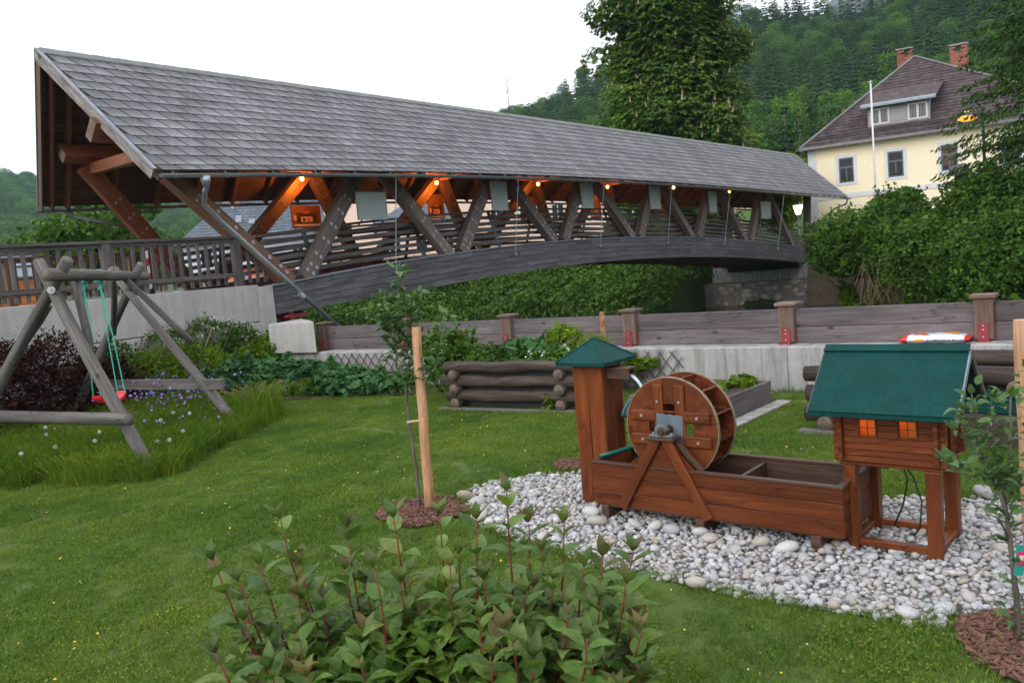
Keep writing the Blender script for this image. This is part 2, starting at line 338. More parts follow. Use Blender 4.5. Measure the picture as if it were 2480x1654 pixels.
def leaf_quads(P, size, up=.8, aspect=.6, droop=.0, out=None):   # kite shaped leaves at P with roughly upward normals
    n = len(P); nr = rnd_dirs(n, up)
    if out is not None: nr = nr + out; nr /= np.linalg.norm(nr, axis=1, keepdims=True)
    t = np.cross(nr, rnd_dirs(n)); t /= np.linalg.norm(t, axis=1, keepdims=True) + 1e-9
    if droop: t[:, 2] -= droop; t /= np.linalg.norm(t, axis=1, keepdims=True)
    b = np.cross(nr, t); b /= np.linalg.norm(b, axis=1, keepdims=True) + 1e-9
    s = (np.asarray(size)*np.random.uniform(.65, 1.25, n))[:, None]
    return np.stack([P - t*s*.5, P - t*s*.05 + b*s*aspect*.5 + nr*s*.06, P + t*s*.55, P - t*s*.05 - b*s*aspect*.5 + nr*s*.06], axis=1)
def blob_points(blobs, n, shell=.75):    # random points near the surface of lumpy ellipsoids; blobs (x,y,z,rx,ry,rz)
    B = np.array(blobs, dtype=float); w = (B[:, 3]*B[:, 4]*B[:, 5])**(2/3); idx = np.random.choice(len(B), n, p=w/w.sum())
    d = rnd_dirs(n, .25); r = shell + (1-shell)*np.random.rand(n)**.5 + np.random.normal(0, .05, n)
    lump = np.array([noise.noise(Vector(tuple(x))) for x in (d*2.2 + B[idx, :3]*.7)])
    r = r*(1+.42*lump)
    return B[idx, :3] + d*B[idx, 3:6]*r[:, None], d
def dupe(o, name=None):
    c = o.copy(); COL.objects.link(c); return c
PROTO = bpy.data.collections.new('prototypes')
def scatter(name, pts, rots, scl, protos, parent=None, pick=None):
    N = len(pts); me = bpy.data.meshes.new(name); me.vertices.add(N); me.vertices.foreach_set('co', np.asarray(pts, dtype=np.float32).ravel())
    for nm, ty, arr in (('rot', 'FLOAT_VECTOR', rots), ('scl', 'FLOAT', scl), ('pick', 'INT', pick if pick is not None else np.random.randint(0, len(protos), N))):
        a = me.attributes.new(nm, ty, 'POINT'); arr = np.asarray(arr)
        a.data.foreach_set('vector' if ty == 'FLOAT_VECTOR' else 'value', arr.astype(np.float32 if ty != 'INT' else np.int32).ravel())
    o = bpy.data.objects.new(name, me); COL.objects.link(o)
    if parent: o.parent = parent
    g = bpy.data.node_groups.new(name, 'GeometryNodeTree')
    g.interface.new_socket('Geometry', in_out='INPUT', socket_type='NodeSocketGeometry'); g.interface.new_socket('Geometry', in_out='OUTPUT', socket_type='NodeSocketGeometry')
    gi = g.nodes.new('NodeGroupInput'); go = g.nodes.new('NodeGroupOutput'); ip = g.nodes.new('GeometryNodeInstanceOnPoints'); jn = g.nodes.new('GeometryNodeJoinGeometry')
    for p in reversed(protos):
        oi = g.nodes.new('GeometryNodeObjectInfo'); oi.inputs['Object'].default_value = p; oi.inputs['As Instance'].default_value = True
        g.links.new(oi.outputs['Geometry'], jn.inputs[0])
    def attr(nm, ty):
        n = g.nodes.new('GeometryNodeInputNamedAttribute'); n.data_type = ty; n.inputs[0].default_value = nm
        return [x for x in n.outputs if x.enabled and x.name == 'Attribute'][0]
    g.links.new(gi.outputs[0], ip.inputs['Points']); g.links.new(jn.outputs[0], ip.inputs['Instance'])
    ip.inputs['Pick Instance'].default_value = True; g.links.new(attr('pick', 'INT'), ip.inputs['Instance Index'])
    er = g.nodes.new('FunctionNodeEulerToRotation'); g.links.new(attr('rot', 'FLOAT_VECTOR'), er.inputs[0]); g.links.new(er.outputs[0], ip.inputs['Rotation'])
    g.links.new(attr('scl', 'FLOAT'), ip.inputs['Scale']); g.links.new(ip.outputs[0], go.inputs[0])
    md = o.modifiers.new('scatter', 'NODES'); md.node_group = g
    return o
def proto(name, me):
    return bpy.data.objects.new(name, me)
def inpoly(P, poly):
    x, y = P[:, 0], P[:, 1]; c = np.zeros(len(P), bool); n = len(poly)
    for i in range(n):
        x1, y1 = poly[i]; x2, y2 = poly[(i+1) % n]
        k = ((y1 > y) != (y2 > y)) & (x < (x2-x1)*(y-y1)/((y2-y1) if y2 != y1 else 1e-9)+x1); c ^= k
    return c
def sheet(name, poly, z, m, kind='structure', parent=None, jag=0):
    mb = MB(); n = len(poly); mb.v = [(x, y, z) for x, y in poly]; mb.f = [tuple(range(n))]; mb.uv = [(x, y) for x, y in poly]; mb.mi = [0]
    o = mb.build(name, m, parent); 
    if kind: o['kind'] = kind
    return o
def seg_beam(path, w, h, up=(0, 0, 1)):     # one bent board along a path, mitred
    mb = MB(); pts = [Vector(p) for p in path]; n = len(pts); ou, ov = random.random()*40, random.random()*40; L = 0; up = Vector(up)
    for i, p in enumerate(pts):
        t = (pts[min(i+1, n-1)]-pts[max(i-1, 0)]).normalized(); s_ = t.cross(up).normalized(); u2 = s_.cross(t)
        for a, b in ((-1, -1), (1, -1), (1, 1), (-1, 1)): mb.v.append(tuple(p + s_*(a*w/2) + u2*(b*h/2)))
    c = [0, w, w+h, 2*w+h, 2*w+2*h]
    for i in range(n-1):
        l = (pts[i+1]-pts[i]).length
        for k in range(4):
            j = (k+1) % 4; mb.face((i*4+k, i*4+j, i*4+4+j, i*4+4+k), [(ou+L, ov+c[k]), (ou+L, ov+c[k+1]), (ou+L+l, ov+c[k+1]), (ou+L+l, ov+c[k])])
        L += l
    mb.face((3, 2, 1, 0), [(ou, ov)]*4); e = (n-1)*4; mb.face((e, e+1, e+2, e+3), [(ou, ov)]*4)
    return mb
# ---------------------------------------------------------------- frames measured from the place
BP = Vector((-5.21, 13.0, 0)); BB = Vector((math.cos(R(52)), math.sin(R(52)), 0)); BN = Vector((-BB.y, BB.x, 0))     # bridge: along, away
WP = Vector((2.85, 8.89, 0)); WD = Vector((math.cos(R(-36.2)), math.sin(R(-36.2)), 0)); WN = Vector((-WD.y, WD.x, 0))   # garden wall
MP = Vector((2.0, 3.91, 0)); MU = Vector((math.cos(R(-40.66)), math.sin(R(-40.66)), 0)); MV = Vector((-MU.y, MU.x, 0))   # water mill
def bw(s, o, z=0): return BP + BB*s + BN*o + Vector((0, 0, z))
def ww(u, o, z=0): return WP + WD*u + WN*o + Vector((0, 0, z))
AZ = [-180, -40, -30, -17.7, -12, -6, -1.1, 4, 5.8, 8, 12, 16.7, 19.5, 21.5, 24, 30, 40, 180]
EL = [.10, .14, .1376, .098, .09, .12, .187, .202, .223, .235, .262, .279, .272, .268, .258, .31, .3, .1]
def hill(r, az):
    w = np.clip((az+12)/9, 0, 1); w = w*w*(3-2*w); R0 = 620*(1-w) + 300*w; r0 = 220*(1-w) + 82*w
    zr = np.interp(az, AZ, EL)*R0 - 13; t = (r-r0)/(R0-r0); tt = np.clip(t, 0, 1)
    z = zr*(.25*tt**2 + .75*tt**1.25); return np.where(t > 1, zr*np.clip(1-(t-1)*.25, .3, 1), z)
def height(x, y):
    x = np.asarray(x, float); y = np.asarray(y, float)
    r = np.hypot(x, y); az = np.degrees(np.arctan2(x, y))
    oo = (x-WP.x)*WN.x + (y-WP.y)*WN.y; uu = (x-WP.x)*WD.x + (y-WP.y)*WD.y
    s = (x-BP.x)*BB.x + (y-BP.y)*BB.y; o = (x-BP.x)*BN.x + (y-BP.y)*BN.y
    wob = 1.2*np.sin(uu*.31) + .7*np.sin(uu*.83+1)
    riv = -1.95 + 2.95*np.where(uu > -13.6, np.clip((oo-30.2)/.8, 0, 1), np.clip((oo-23.5+wob*.5)/7.5, 0, 1)**.9)
    far = 1.0 + np.clip((oo-36)/40, 0, 1)*.8 + hill(r, az)
    z = np.where(oo > 31, far, riv); z = np.where(oo < 1.0, -.06, z)
    z = np.where((o > 1.0) & (s < 2.1), 1.55 + hill(r, az), z)
    return z
def terrain():
    rs = [0.5]; 
    while rs[-1] < 760: rs.append(rs[-1]*1.035 + .02)
    rs[-1] = 785
    az = np.concatenate([np.arange(-180, -36, 6), np.arange(-36, 40, .6), np.arange(40, 180, 6)]); na = len(az)
    RR, AA = np.meshgrid(np.array(rs), np.radians(az), indexing='ij'); X = RR*np.sin(AA); Y = RR*np.cos(AA); Z = height(X, Y)
    nz = np.array([noise.noise(Vector((x*.05, y*.05, 0))) for x, y in zip(X.ravel(), Y.ravel())]).reshape(X.shape)
    Z = Z + np.where(RR > 45, nz*np.clip((RR-45)*.03, 0, 5), 0)
    V = np.stack([X, Y, Z], -1).reshape(-1, 3); F = []
    for i in range(len(rs)-1):
        for j in range(na):
            k = (j+1) % na; F.append((i*na+j, (i+1)*na+j, (i+1)*na+k, i*na+k))
    me = bpy.data.meshes.new('ground'); me.from_pydata(V.tolist(), [], F); me.materials.append(M['ground'])
    me.polygons.foreach_set('use_smooth', [True]*len(F)); me.update()
    o = bpy.data.objects.new('ground', me); COL.objects.link(o); o['kind'] = 'structure'
M['ground'] = plain('earth and low green', [(.03, .035, .014), (.035, .06, .014), (.06, .09, .022)], .6, .95, .6, .05, fine=7)
M['lawn'] = plain('mown lawn floor', [(.04, .075, .009), (.065, .105, .013), (.085, .12, .02)], 1.3, .95, .6, .02, fine=60)
M['far_lawn'] = plain('distant mown grass', [(.05, .1, .012), (.075, .14, .018)], .5, .95, .3, .02, fine=20)
terrain()
# river
m, nt, b = new_mat('river water'); b.inputs['Base Color'].default_value = (.02, .035, .03, 1); b.inputs['Roughness'].default_value = .12
bump(nt, b, noise_t(nt, coords(nt, 'Object', (1, 1, 1)), 3, 4, .6), .4, .05); M['river'] = m
sheet('river', [tuple(ww(-90, .8)[:2]), tuple(ww(60, .8)[:2]), tuple(ww(60, 30)[:2]), tuple(ww(-90, 30)[:2])], -1.45, M['river'])
# lawn sheet
lawn_poly = [(-16, -6), (14, -6), tuple(ww(14, .1)[:2]), tuple(ww(-8.2, .1)[:2]), tuple(bw(1.9, .8)[:2]), tuple(bw(-14, .8)[:2])]
sheet('lawn', lawn_poly, 0, M['lawn'])
BED = [(-.49, 5.76), (-.4, 6.0), (-.24, 6.14), (.09, 6.24), (.32, 6.24), (1.2, 5.75), (2.11, 4.98), (2.64, 4.81), (3.3, 4.5), (3.2, 3.3), (1.96, 3.21), (1.75, 3.38), (1.63, 3.25), (1.5, 3.37), (1.28, 3.51), (.96, 3.73), (.57, 4.09), (.38, 4.21), (.17, 4.49), (-.09, 4.82), (-.3, 5.09), (-.3, 5.3), (-.38, 5.5)]
def circle(cx, cy, rx, ry, n=26, w=.06):
    return [(cx+rx*math.cos(t)*(1+w*math.sin(3*t+cx)), cy+ry*math.sin(t)*(1+w*math.cos(4*t+cy))) for t in [2*math.pi*i/n for i in range(n)]]
MUL = [circle(-.70, 5.53, .31, .31), circle(1.98, 3.02, .36, .33), circle(.42, 6.42, .17, .17)]
MEADOW = [(-9, 6.6), (-4.81, 7.4), (-3.94, 7.27), (-3.3, 7.2), (-3.12, 7.5), (-3.15, 8.27), (-2.95, 9.42), (-3.1, 10.6), (-3.7, 11.3), (-5.0, 11.7), (-6.6, 11.2), (-9, 9)]
sheet('pebble_bed', BED, .006, M['gravel']); pebed = bpy.data.objects['pebble_bed']
for i, c in enumerate(MUL):
    sheet('mulch_ring', c, .016, M['mulch'])
def blades(n, sz, h0, h1, w, lean=.5):
    P = np.random.uniform(-sz/2, sz/2, (n, 2)); a = np.random.uniform(0, 2*math.pi, n); h = np.random.uniform(h0, h1, n); l = np.random.normal(0, lean, (n, 2))*h[:, None]
    b = np.stack([np.cos(a)*w/2, np.sin(a)*w/2], 1); z = np.zeros((n, 1)); V = []
    p0 = np.concatenate([P-b, z], 1); p1 = np.concatenate([P+b, z], 1)
    m0 = np.concatenate([P+l*.35+b*.8, h[:, None]*.6], 1); m1 = np.concatenate([P+l*.35-b*.8, h[:, None]*.6], 1)
    t = np.concatenate([P+l, h[:, None]*.96], 1); t2 = np.concatenate([P+l+b*.1, h[:, None]], 1)
    return np.concatenate([np.stack([p0, p1, m0, m1], 1), np.stack([m1, m0, t2, t], 1)])
def weld(me):
    import bmesh
    bm = bmesh.new(); bm.from_mesh(me); bmesh.ops.remove_doubles(bm, verts=bm.verts, dist=1e-5); bm.to_mesh(me); bm.free(); return me
def clover(n, sz):
    P = np.concatenate([np.random.uniform(-sz/2, sz/2, (n, 2)), np.random.uniform(.012, .03, (n, 1))], 1); return leaf_quads(P, .014, up=2.5, aspect=.9)
gp = [proto('grass_tuft', npmesh('grass_tuft', np.concatenate([blades(230, .3, .018, .042, .0042), clover(60, .3)]), M['grass'])) for _ in range(4)]
g = []; sp = .165
for x in np.arange(-9, 9, sp):
    for y in np.arange(2.2, 14, sp):
        if abs(x) < .68*y + 1.6: g.append((x+random.uniform(-.09, .09), y+random.uniform(-.09, .09)))
g = np.array(g); k = inpoly(g, [(-12, -4), (12, -4), tuple(ww(14, -.12)[:2]), tuple(ww(-7.6, -.12)[:2]), tuple(bw(1.9, .55)[:2]), tuple(bw(-14, .55)[:2])])
k &= ~inpoly(g, [(p[0]*1.0, p[1]) for p in BED])
for c in MUL: k &= ~inpoly(g, c)
k &= ~inpoly(g, [(-.98, 9.9), (.72, 8.82), (1.35, 9.7), (-.3, 10.8)]) & ~inpoly(g, [(2.15, 7.85), (2.6, 8.28), (1.6, 9.2), (.9, 8.6)])
g = g[k]; n = len(g); rot = np.zeros((n, 3)); rot[:, 2] = np.random.uniform(0, 6.28, n)
scl = np.array([.85+.45*noise.noise(Vector((x*.9, y*.9, 3)))+random.uniform(-.1, .15) for x, y in g])
tag(scatter('lawn_grass', np.c_[g, np.zeros(n)], rot, scl, gp), 'short mown grass of the garden lawn', 'grass', kind='stuff')
# longer fringe along the pebble bed edge
tp = [proto('meadow_tuft', npmesh('meadow_tuft', np.concatenate([blades(70, .22, .1, .3, .005, .3), blades(60, .22, .05, .14, .006, .5)]), M['tall'])) for _ in range(4)]
dry = proto('dry_tuft', npmesh('dry_tuft', blades(16, .2, .2, .38, .003, .35), M['grass_dry']))
g = np.random.uniform((-9.5, 6.4), (-2.8, 12), (5200, 2)); g = g[inpoly(g, MEADOW) & (np.abs(g[:, 0]) < .66*g[:, 1]+.6)]; n = len(g)
rot = np.zeros((n, 3)); rot[:, 2] = np.random.uniform(0, 6.28, n); rot[:, 0] = np.random.normal(0, .12, n)
tag(scatter('meadow_grass', np.c_[g, np.zeros(n)], rot, np.random.uniform(.5, .95, n)*(.75+.25*np.clip((np.hypot(g[:, 0]+3.4, g[:, 1]-9.9)-.3)/1.2, 0, 1)), tp+[dry], pick=np.where(np.random.rand(n) < .012, 4, np.random.randint(0, 4, n))), 'tall unmown meadow grass around the swing', 'meadow grass', kind='stuff')
E_ = []
for i in range(len(BED)):
    (x1, y1), (x2, y2) = BED[i], BED[(i+1) % len(BED)]; L = math.hypot(x2-x1, y2-y1)
    for q in np.arange(0, L, .045): E_.append((x1+(x2-x1)*q/L+random.gauss(0, .02), y1+(y2-y1)*q/L+random.gauss(0, .02)))
for q in np.arange(-7.6, 6, .06): p = ww(q, -.06+random.gauss(0, .03)); E_.append((p.x, p.y))
fp = [proto('edge_tuft', npmesh('edge_tuft', blades(26, .07, .03, .085, .004, .45), M['tall'])) for _ in range(3)]
n = len(E_); rot = np.zeros((n, 3)); rot[:, 2] = np.random.uniform(0, 6.28, n)
tag(scatter('edge_grass', np.c_[np.array(E_), np.zeros(n)], rot, np.random.uniform(.5, 1.05, n), fp), 'longer grass fringe along pebbles and wall foot', 'grass', kind='stuff')
# tiny lawn flowers
def dots(area, n, h, size, m, name, label, cat='flowers'):
    P = np.random.uniform((area[0], area[1], h[0]), (area[2], area[3], h[1]), (n, 3)); P = P[np.abs(P[:, 0]) < .66*P[:, 1]]
    bad = inpoly(P[:, :2], BED); 
    for c in MUL: bad |= inpoly(P[:, :2], c)
    P = P[~bad]; V = np.concatenate([leaf_quads(P, size, up=3, aspect=1), leaf_quads(P, size, up=3, aspect=1)])
    tag(npobj(name, V, m), label, cat, kind='stuff')
dots((-6, 2.8, 4, 11), 330, (.025, .05), .014, M['yellow_fl'], 'buttercups', 'tiny yellow buttercups dotted over the mown lawn')
dots((-6, 2.8, 4, 11), 260, (.025, .045), .009, M['white_fl'], 'daisies', 'tiny white daisies dotted over the mown lawn')
# pebbles
def pebble_mesh(seed, sub=2):
    import bmesh
    bm = bmesh.new(); bmesh.ops.create_icosphere(bm, subdivisions=sub, radius=.5); rr = random.Random(seed); sx, sy, sz = rr.uniform(.8, 1.15), rr.uniform(.62, .95), rr.uniform(.42, .7)
    for v in bm.verts:
        f = 1 + .22*noise.noise(v.co*1.6 + Vector((seed*3.1, 0, 0))); v.co = Vector((v.co.x*sx, v.co.y*sy, v.co.z*sz))*f
    me = bpy.data.meshes.new('pebble'); bm.to_mesh(me); bm.free(); me.materials.append(M['pebble']); me.polygons.foreach_set('use_smooth', [True]*len(me.polygons)); return me
PM = [pebble_mesh(i, 1 if i < 6 else 2) for i in range(12)]
pts = []
for layer, (sp, z) in enumerate(((.034, .004), (.037, .02))):
    for x in np.arange(-.6, 3.3, sp):
        for y in np.arange(3.1, 6.4, sp):
            if layer == 1 and random.random() < .2: continue
            pts.append((x+random.uniform(-.5, .5)*sp, y+random.uniform(-.5, .5)*sp, z+random.uniform(-.004, .006)))
pts = np.array(pts); k = inpoly(pts[:, :2], BED)
for c in MUL[:2]: k &= ~inpoly(pts[:, :2], [(p[0], p[1]) for p in c])
pts = pts[k]; sc = np.random.lognormal(math.log(.037), .33, len(pts)).clip(.02, .078)
order = np.argsort(-(sc/pts[:, 1]) + (pts[:, 2] < .02)*.02); near = order[:290]; rest = order[290:]
for i in near:
    o = bpy.data.objects.new('pebble', PM[6+i % 6]); COL.objects.link(o); o.parent = pebed; o.location = pts[i]; s_ = sc[i]
    o.rotation_euler = (random.gauss(0, .3), random.gauss(0, .3), random.uniform(0, 6.28)); o.scale = (s_, s_, s_)
rot = np.random.normal(0, .35, (len(rest), 3)); rot[:, 2] = np.random.uniform(0, 6.28, len(rest))
pb = scatter('small_pebbles', pts[rest], rot, sc[rest], [proto('p', m) for m in PM[:6]], parent=pebed); pb['kind'] = 'stuff'
# big boulders at the trough and bed edge: (x, y, size, zoff, label)
def mill(u, v, z=0): return MP + MU*u + MV*v + Vector((0, 0, z))
stones = [(mill(-1.99, -.14), .13, 'rounded grey stone against the foot of the wooden water tower'), (mill(-1.86, -.22), .12, 'pale round stone just left of the first trough skid'),
 (mill(-1.62, -.17), .11, 'pale egg-shaped stone, first under the trough from its left skid'), (mill(-1.50, -.155), .1, 'grey round stone, second under the trough from its left skid'),
 (mill(-1.38, -.165), .115, 'mottled round stone, third under the trough from its left skid'), (mill(-1.22, -.13), .1, 'brownish stone half hidden under the middle of the trough'),
 (mill(-1.12, -.2), .11, 'long slanting pale stone beside the middle trough skid'), (mill(-.86, -.13), .10, 'rough flat stone under the right half of the trough'), (mill(-.7, -.16), .12, 'pale round stone left of the right trough skid'),
 (Vector((-.43, 5.73, 0)), .13, 'white angular stone at the mulch ring of the staked sapling'), (Vector((-.33, 5.56, 0)), .12, 'white stone between mulch ring and pebbles'),
 (Vector((-.31, 5.22, 0)), .14, 'white stone at the near edge of the left mulch ring'), (Vector((.78, 3.88, 0)), .10, 'long white stone on the lawn edge of the pebble bed'), (Vector((1.56, 3.36, 0)), .11, 'broad white stone beside the right-hand mulch ring'),
 (Vector((1.72, 3.37, 0)), .10, 'pale stone on the mulch ring under the apple sapling'), (Vector((2.72, 4.8, 0)), .14, 'big pale stone on the grass edge behind the mill house legs'), (mill(-.3, -.12), .07, 'small white stone against the front rail of the mill house')]
for p, s_, lab in stones:
    o = bpy.data.objects.new('river_stone', PM[6+hash(lab) % 6 if False else 6+int(s_*1000) % 6]); COL.objects.link(o); s_ *= 1.0; p = p - MV*(.035 if 'trough' in lab else 0); o.location = (p.x, p.y, s_*.33)
    o.scale = (s_*1.05, s_*.95, s_); o.rotation_euler = (random.gauss(0, .2), random.gauss(0, .2), random.uniform(-.9, .5)); tag(o, lab, 'stone', 'larger stones around the pebble bed')
# mulch chips
cm = MB(); cm.beam((-.5, 0, 0), (.5, 0, 0), .32, .1, w1=.14, h1=.06); chip = proto('chip', cm.mesh('chip', M['mulch']))
for c, ring in zip(MUL, [o for o in bpy.data.objects if o.name.startswith('mulch_ring')]):
    xs = np.array(c); g = np.random.uniform(xs.min(0), xs.max(0), (2600, 2)); g = g[inpoly(g, c)]; n = len(g)
    rot = np.random.normal(0, .3, (n, 3)); rot[:, 2] = np.random.uniform(0, 6.28, n)
    q = scatter('mulch_chips', np.c_[g, np.random.uniform(.018, .034, n)], rot, np.random.uniform(.02, .06, n), [chip], parent=ring); q['kind'] = 'stuff'
# ---------------------------------------------------------------- covered bridge (local x along, y away from the garden)
BR = thing('covered_bridge', 'long roofed wooden footbridge with grey shingle roof and arched timber beams', 'bridge', BP, R(52))
PZ = np.polyfit([2.3, 4.2, 7.3, 10.5, 14.3, 17, 20.3, 25, 28, 31.5], [1.60, 1.745, 1.95, 2.06, 2.08, 2.03, 1.9, 1.62, 1.4, 1.08], 4)
zt = lambda s: float(np.polyval(PZ, s))
PE = np.polyfit([0, 2.8, 6, 9.4, 13.3, 17.5, 22.2, 29, 36.6], [3.54, 3.615, 3.69, 3.735, 3.735, 3.71, 3.64, 3.52, 3.39], 4)
ez = lambda s: float(np.polyval(PE, s))
RZ = 5.83; RY = 2.53; FY = 5.07
S0, S1 = 0.0, 36.65; SR0, SR1 = -.35, 36.65; SF0, SF1 = .45, 37.1
def nearp(f, t, off=0):     # f along 0..1, t 0 ridge..1 near eave
    sr = SR0+(SR1-SR0)*f; se = S0+(S1-S0)*f; a = Vector((sr, RY, RZ)); b = Vector((se, 0, ez(se))); n = Vector((0, -(RZ-b.z), RY)).normalized()
    return a.lerp(b, t) + n*off
def farp(f, t, off=0):
    sr = SR0+(SR1-SR0)*f; se = SF0+(SF1-SF0)*f; a = Vector((sr, RY, RZ)); b = Vector((se, FY, ez(se-.4))); n = Vector((0, (RZ-b.z), FY-RY)).normalized()
    return a.lerp(b, t) + n*off
# roof boards (decking) on both slopes, one object per board
NBD = 17; FS = np.linspace(0, 1, 13)
for fn in (nearp, farp):
    for i in range(NBD):
        t0, t1 = i/NBD+.0012, (i+1)/NBD-.0012; mb = MB(); ou = random.random()*40; n0 = 0
        for q, f in enumerate(FS):
            mb.v += [tuple(fn(f, t0, -.035)), tuple(fn(f, t1, -.035)), tuple(fn(f, t1, -.008)), tuple(fn(f, t0, -.008))]
        for q in range(len(FS)-1):
            L0, L1 = FS[q]*37, FS[q+1]*37
            for k in range(4):
                j = (k+1) % 4; mb.face((q*4+k, q*4+4+k, q*4+4+j, q*4+j), [(ou+L0, ou+k*.2), (ou+L1, ou+k*.2), (ou+L1, ou+k*.2+.2), (ou+L0, ou+k*.2+.2)])
        mb.face((3, 2, 1, 0), [(ou, ou)]*4); e = (len(FS)-1)*4; mb.face((e, e+1, e+2, e+3), [(ou, ou)]*4)
        mb.build('roof_board', M['soffit'], BR)
# rafters
nr = 39
for fn in (nearp, farp):
    for i in range(nr):
        f = (.012 + .976*i/(nr-1)); a = fn(f, .0, -.1); b = fn(f, .985, -.1); up = (fn(f, .5, 0)-fn(f, .5, -.1))
        MB().beam(a, b, .085, .13, up).build('rafter', M['inner'], BR)
# first wide rafter pair at the left gable
for fn in (nearp, farp):
    for f in (0.0035,):
        a = fn(f, 0, -.13); b = fn(f, .99, -.13); MB().beam(a, b, .05, .2, fn(f, .5)-fn(f, .5, -.1)).build('gable_rafter', M['inner'], BR)
# shingles on the near slope
rows = 13; NT = 108; big = []; rest = MB(); allt = []
for r_ in range(rows):
    t0 = .016 + r_*.0782; t1 = min(t0+.0782+.012, 1.008); sh = .36*(t1-t0)/.09
    for c in range(-1, NT):
        f0 = (c + (r_ % 2)*.5 + .03)/NT; f1 = f0 + .945/NT; d = sh/NT*.9
        if f1 + d < 0.003 or f0 > .999: continue
        cl = lambda x: min(max(x, 0.0005), .9995)
        lo, hi = .016 + random.uniform(-.002, .002), .003
        co = [nearp(cl(f0), t0, hi-.008), nearp(cl(f1), t0, hi-.008), nearp(cl(f1+d), t1, lo-.009), nearp(cl(f0+d), t1, lo-.009), nearp(cl(f0), t0, hi), nearp(cl(f1), t0, hi), nearp(cl(f1+d), t1, lo), nearp(cl(f0+d), t1, lo)]
        if cl(f1)-cl(f0) < .0008 and cl(f1+d)-cl(f0+d) < .0008: continue
        allt.append((f0, co))
allt.sort(key=lambda q: q[0])
mrest = MB()
for i, (f0, co) in enumerate(allt):
    co = [co[0], co[3], co[2], co[1], co[4], co[7], co[6], co[5]]
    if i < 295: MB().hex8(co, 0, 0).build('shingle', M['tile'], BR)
    else: mrest.hex8(co, 0, 0)
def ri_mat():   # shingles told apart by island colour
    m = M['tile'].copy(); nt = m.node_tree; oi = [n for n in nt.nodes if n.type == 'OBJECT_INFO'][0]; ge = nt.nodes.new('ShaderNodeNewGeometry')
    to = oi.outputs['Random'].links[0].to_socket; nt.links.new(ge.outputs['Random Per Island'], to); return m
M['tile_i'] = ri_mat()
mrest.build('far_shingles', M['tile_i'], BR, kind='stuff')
# far slope shingles, seen only from the side: one sheet with courses
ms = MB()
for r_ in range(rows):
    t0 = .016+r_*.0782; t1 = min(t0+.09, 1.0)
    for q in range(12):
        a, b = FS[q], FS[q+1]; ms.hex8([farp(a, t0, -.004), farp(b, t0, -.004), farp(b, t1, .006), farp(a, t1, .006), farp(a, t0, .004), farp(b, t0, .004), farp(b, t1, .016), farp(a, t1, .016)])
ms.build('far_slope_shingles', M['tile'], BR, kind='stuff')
# ridge caps
NC = 84
for i in range(NC):
    f0, f1 = i/NC, (i+1)/NC+.0012; mb = MB(); n = len(mb.v)
    a0, a1, a2 = nearp(f0, .032, .03), Vector((SR0+(SR1-SR0)*f0, RY, RZ+.055)), farp(f0, .032, .03); f1 = min(f1, 1)
    b0, b1, b2 = nearp(f1, .032, .022), Vector((SR0+(SR1-SR0)*f1, RY, RZ+.047)), farp(f1, .032, .022); dz = Vector((0, 0, -.02))
    mb.hex8([a0+dz, b0+dz, b1+dz, a1+dz, a0, b0, b1, a1]); mb.hex8([a1+dz, b1+dz, b2+dz, a2+dz, a1, b1, b2, a2]); mb.build('ridge_cap', M['ridge'], BR)
# barge boards and flashing at both gables
for fn, f, nm in ((nearp, -.0012, 'n'), (farp, -.0012, 'f'), (nearp, 1.0012, 'n'), (farp, 1.0012, 'f')):
    up = fn(.5, .5)-fn(.5, .5, -1); a, b = fn(f, 0, -.09), fn(f, 1.0, -.09); lab = None
    MB().beam(a, b, .03, .17, up).build('barge_board', M['flaky'] if nm == 'n' else M['soffit'], BR, label='flaking pale barge board' if nm == 'n' and f < 0 else None)
    MB().beam(fn(f, -.005, .022), fn(f, 1.005, .022), .06, .022, up).build('barge_flashing', M['flash'], BR)
# gutters, brackets, pipes
def gutter(path, r=.062):
    mb = MB(); k = 9; n = 0; pts = [Vector(p) for p in path]
    for p in pts:
        for rr in (r, r-.006):
            for q in range(k): th = math.pi + math.pi*q/(k-1); mb.v.append((p.x, p.y+math.cos(th)*rr, p.z+math.sin(th)*rr))
    for i in range(len(pts)-1):
        A, B = i*2*k, (i+1)*2*k
        for q in range(k-1):
            mb.face((A+q, B+q, B+q+1, A+q+1), [(i, q*.1)]*4); mb.face((A+k+q+1, B+k+q+1, B+k+q, A+k+q), [(i, q*.1)]*4)
    for E0 in (0, (len(pts)-1)*2*k): mb.face(tuple(E0+q for q in range(k)), [(0, 0)]*k)
    return mb
near_g = [(s, -.055, ez(s)-.075) for s in np.linspace(.02, 36.9, 20)]
gutter(near_g).build('gutter', M['zinc'], BR, smooth=True)
far_g = [(s, FY+.06, ez(s-.4)-.075) for s in np.linspace(.35, 37.2, 20)]
gutter(far_g, .06).build('gutter', M['zinc_dark'], BR, smooth=True)
for i in range(39):
    s = .25+i*.945; mb = MB(); mb.beam((s, .02, ez(s)-.01), (s, -.03, ez(s)-.06), .022, .006, (0, 0, 1)); mb.tube([(s, -.055+.066*math.cos(t), ez(s)-.075+.066*math.sin(t)) for t in np.linspace(math.pi, 2*math.pi, 6)], .007, 4)
    mb.build('gutter_bracket', M['galv'], BR)
mb = MB(); mb.tube([(.78, -.055, ez(.8)-.12), (.78, -.055, ez(.8)-.2), (.8, -.03, ez(.8)-.3)], [.085, .07, .047], 10)
mb.tube([(.8, -.03, ez(.8)-.28), (.84, .1, 3.2), (.93, .3, 3.03), (1.25, .31, 2.72), (2.35, .31, 1.73), (3.52, .31, .68)], .045, 12)
mb.build('downpipe', M['zinc'], BR, smooth=True)
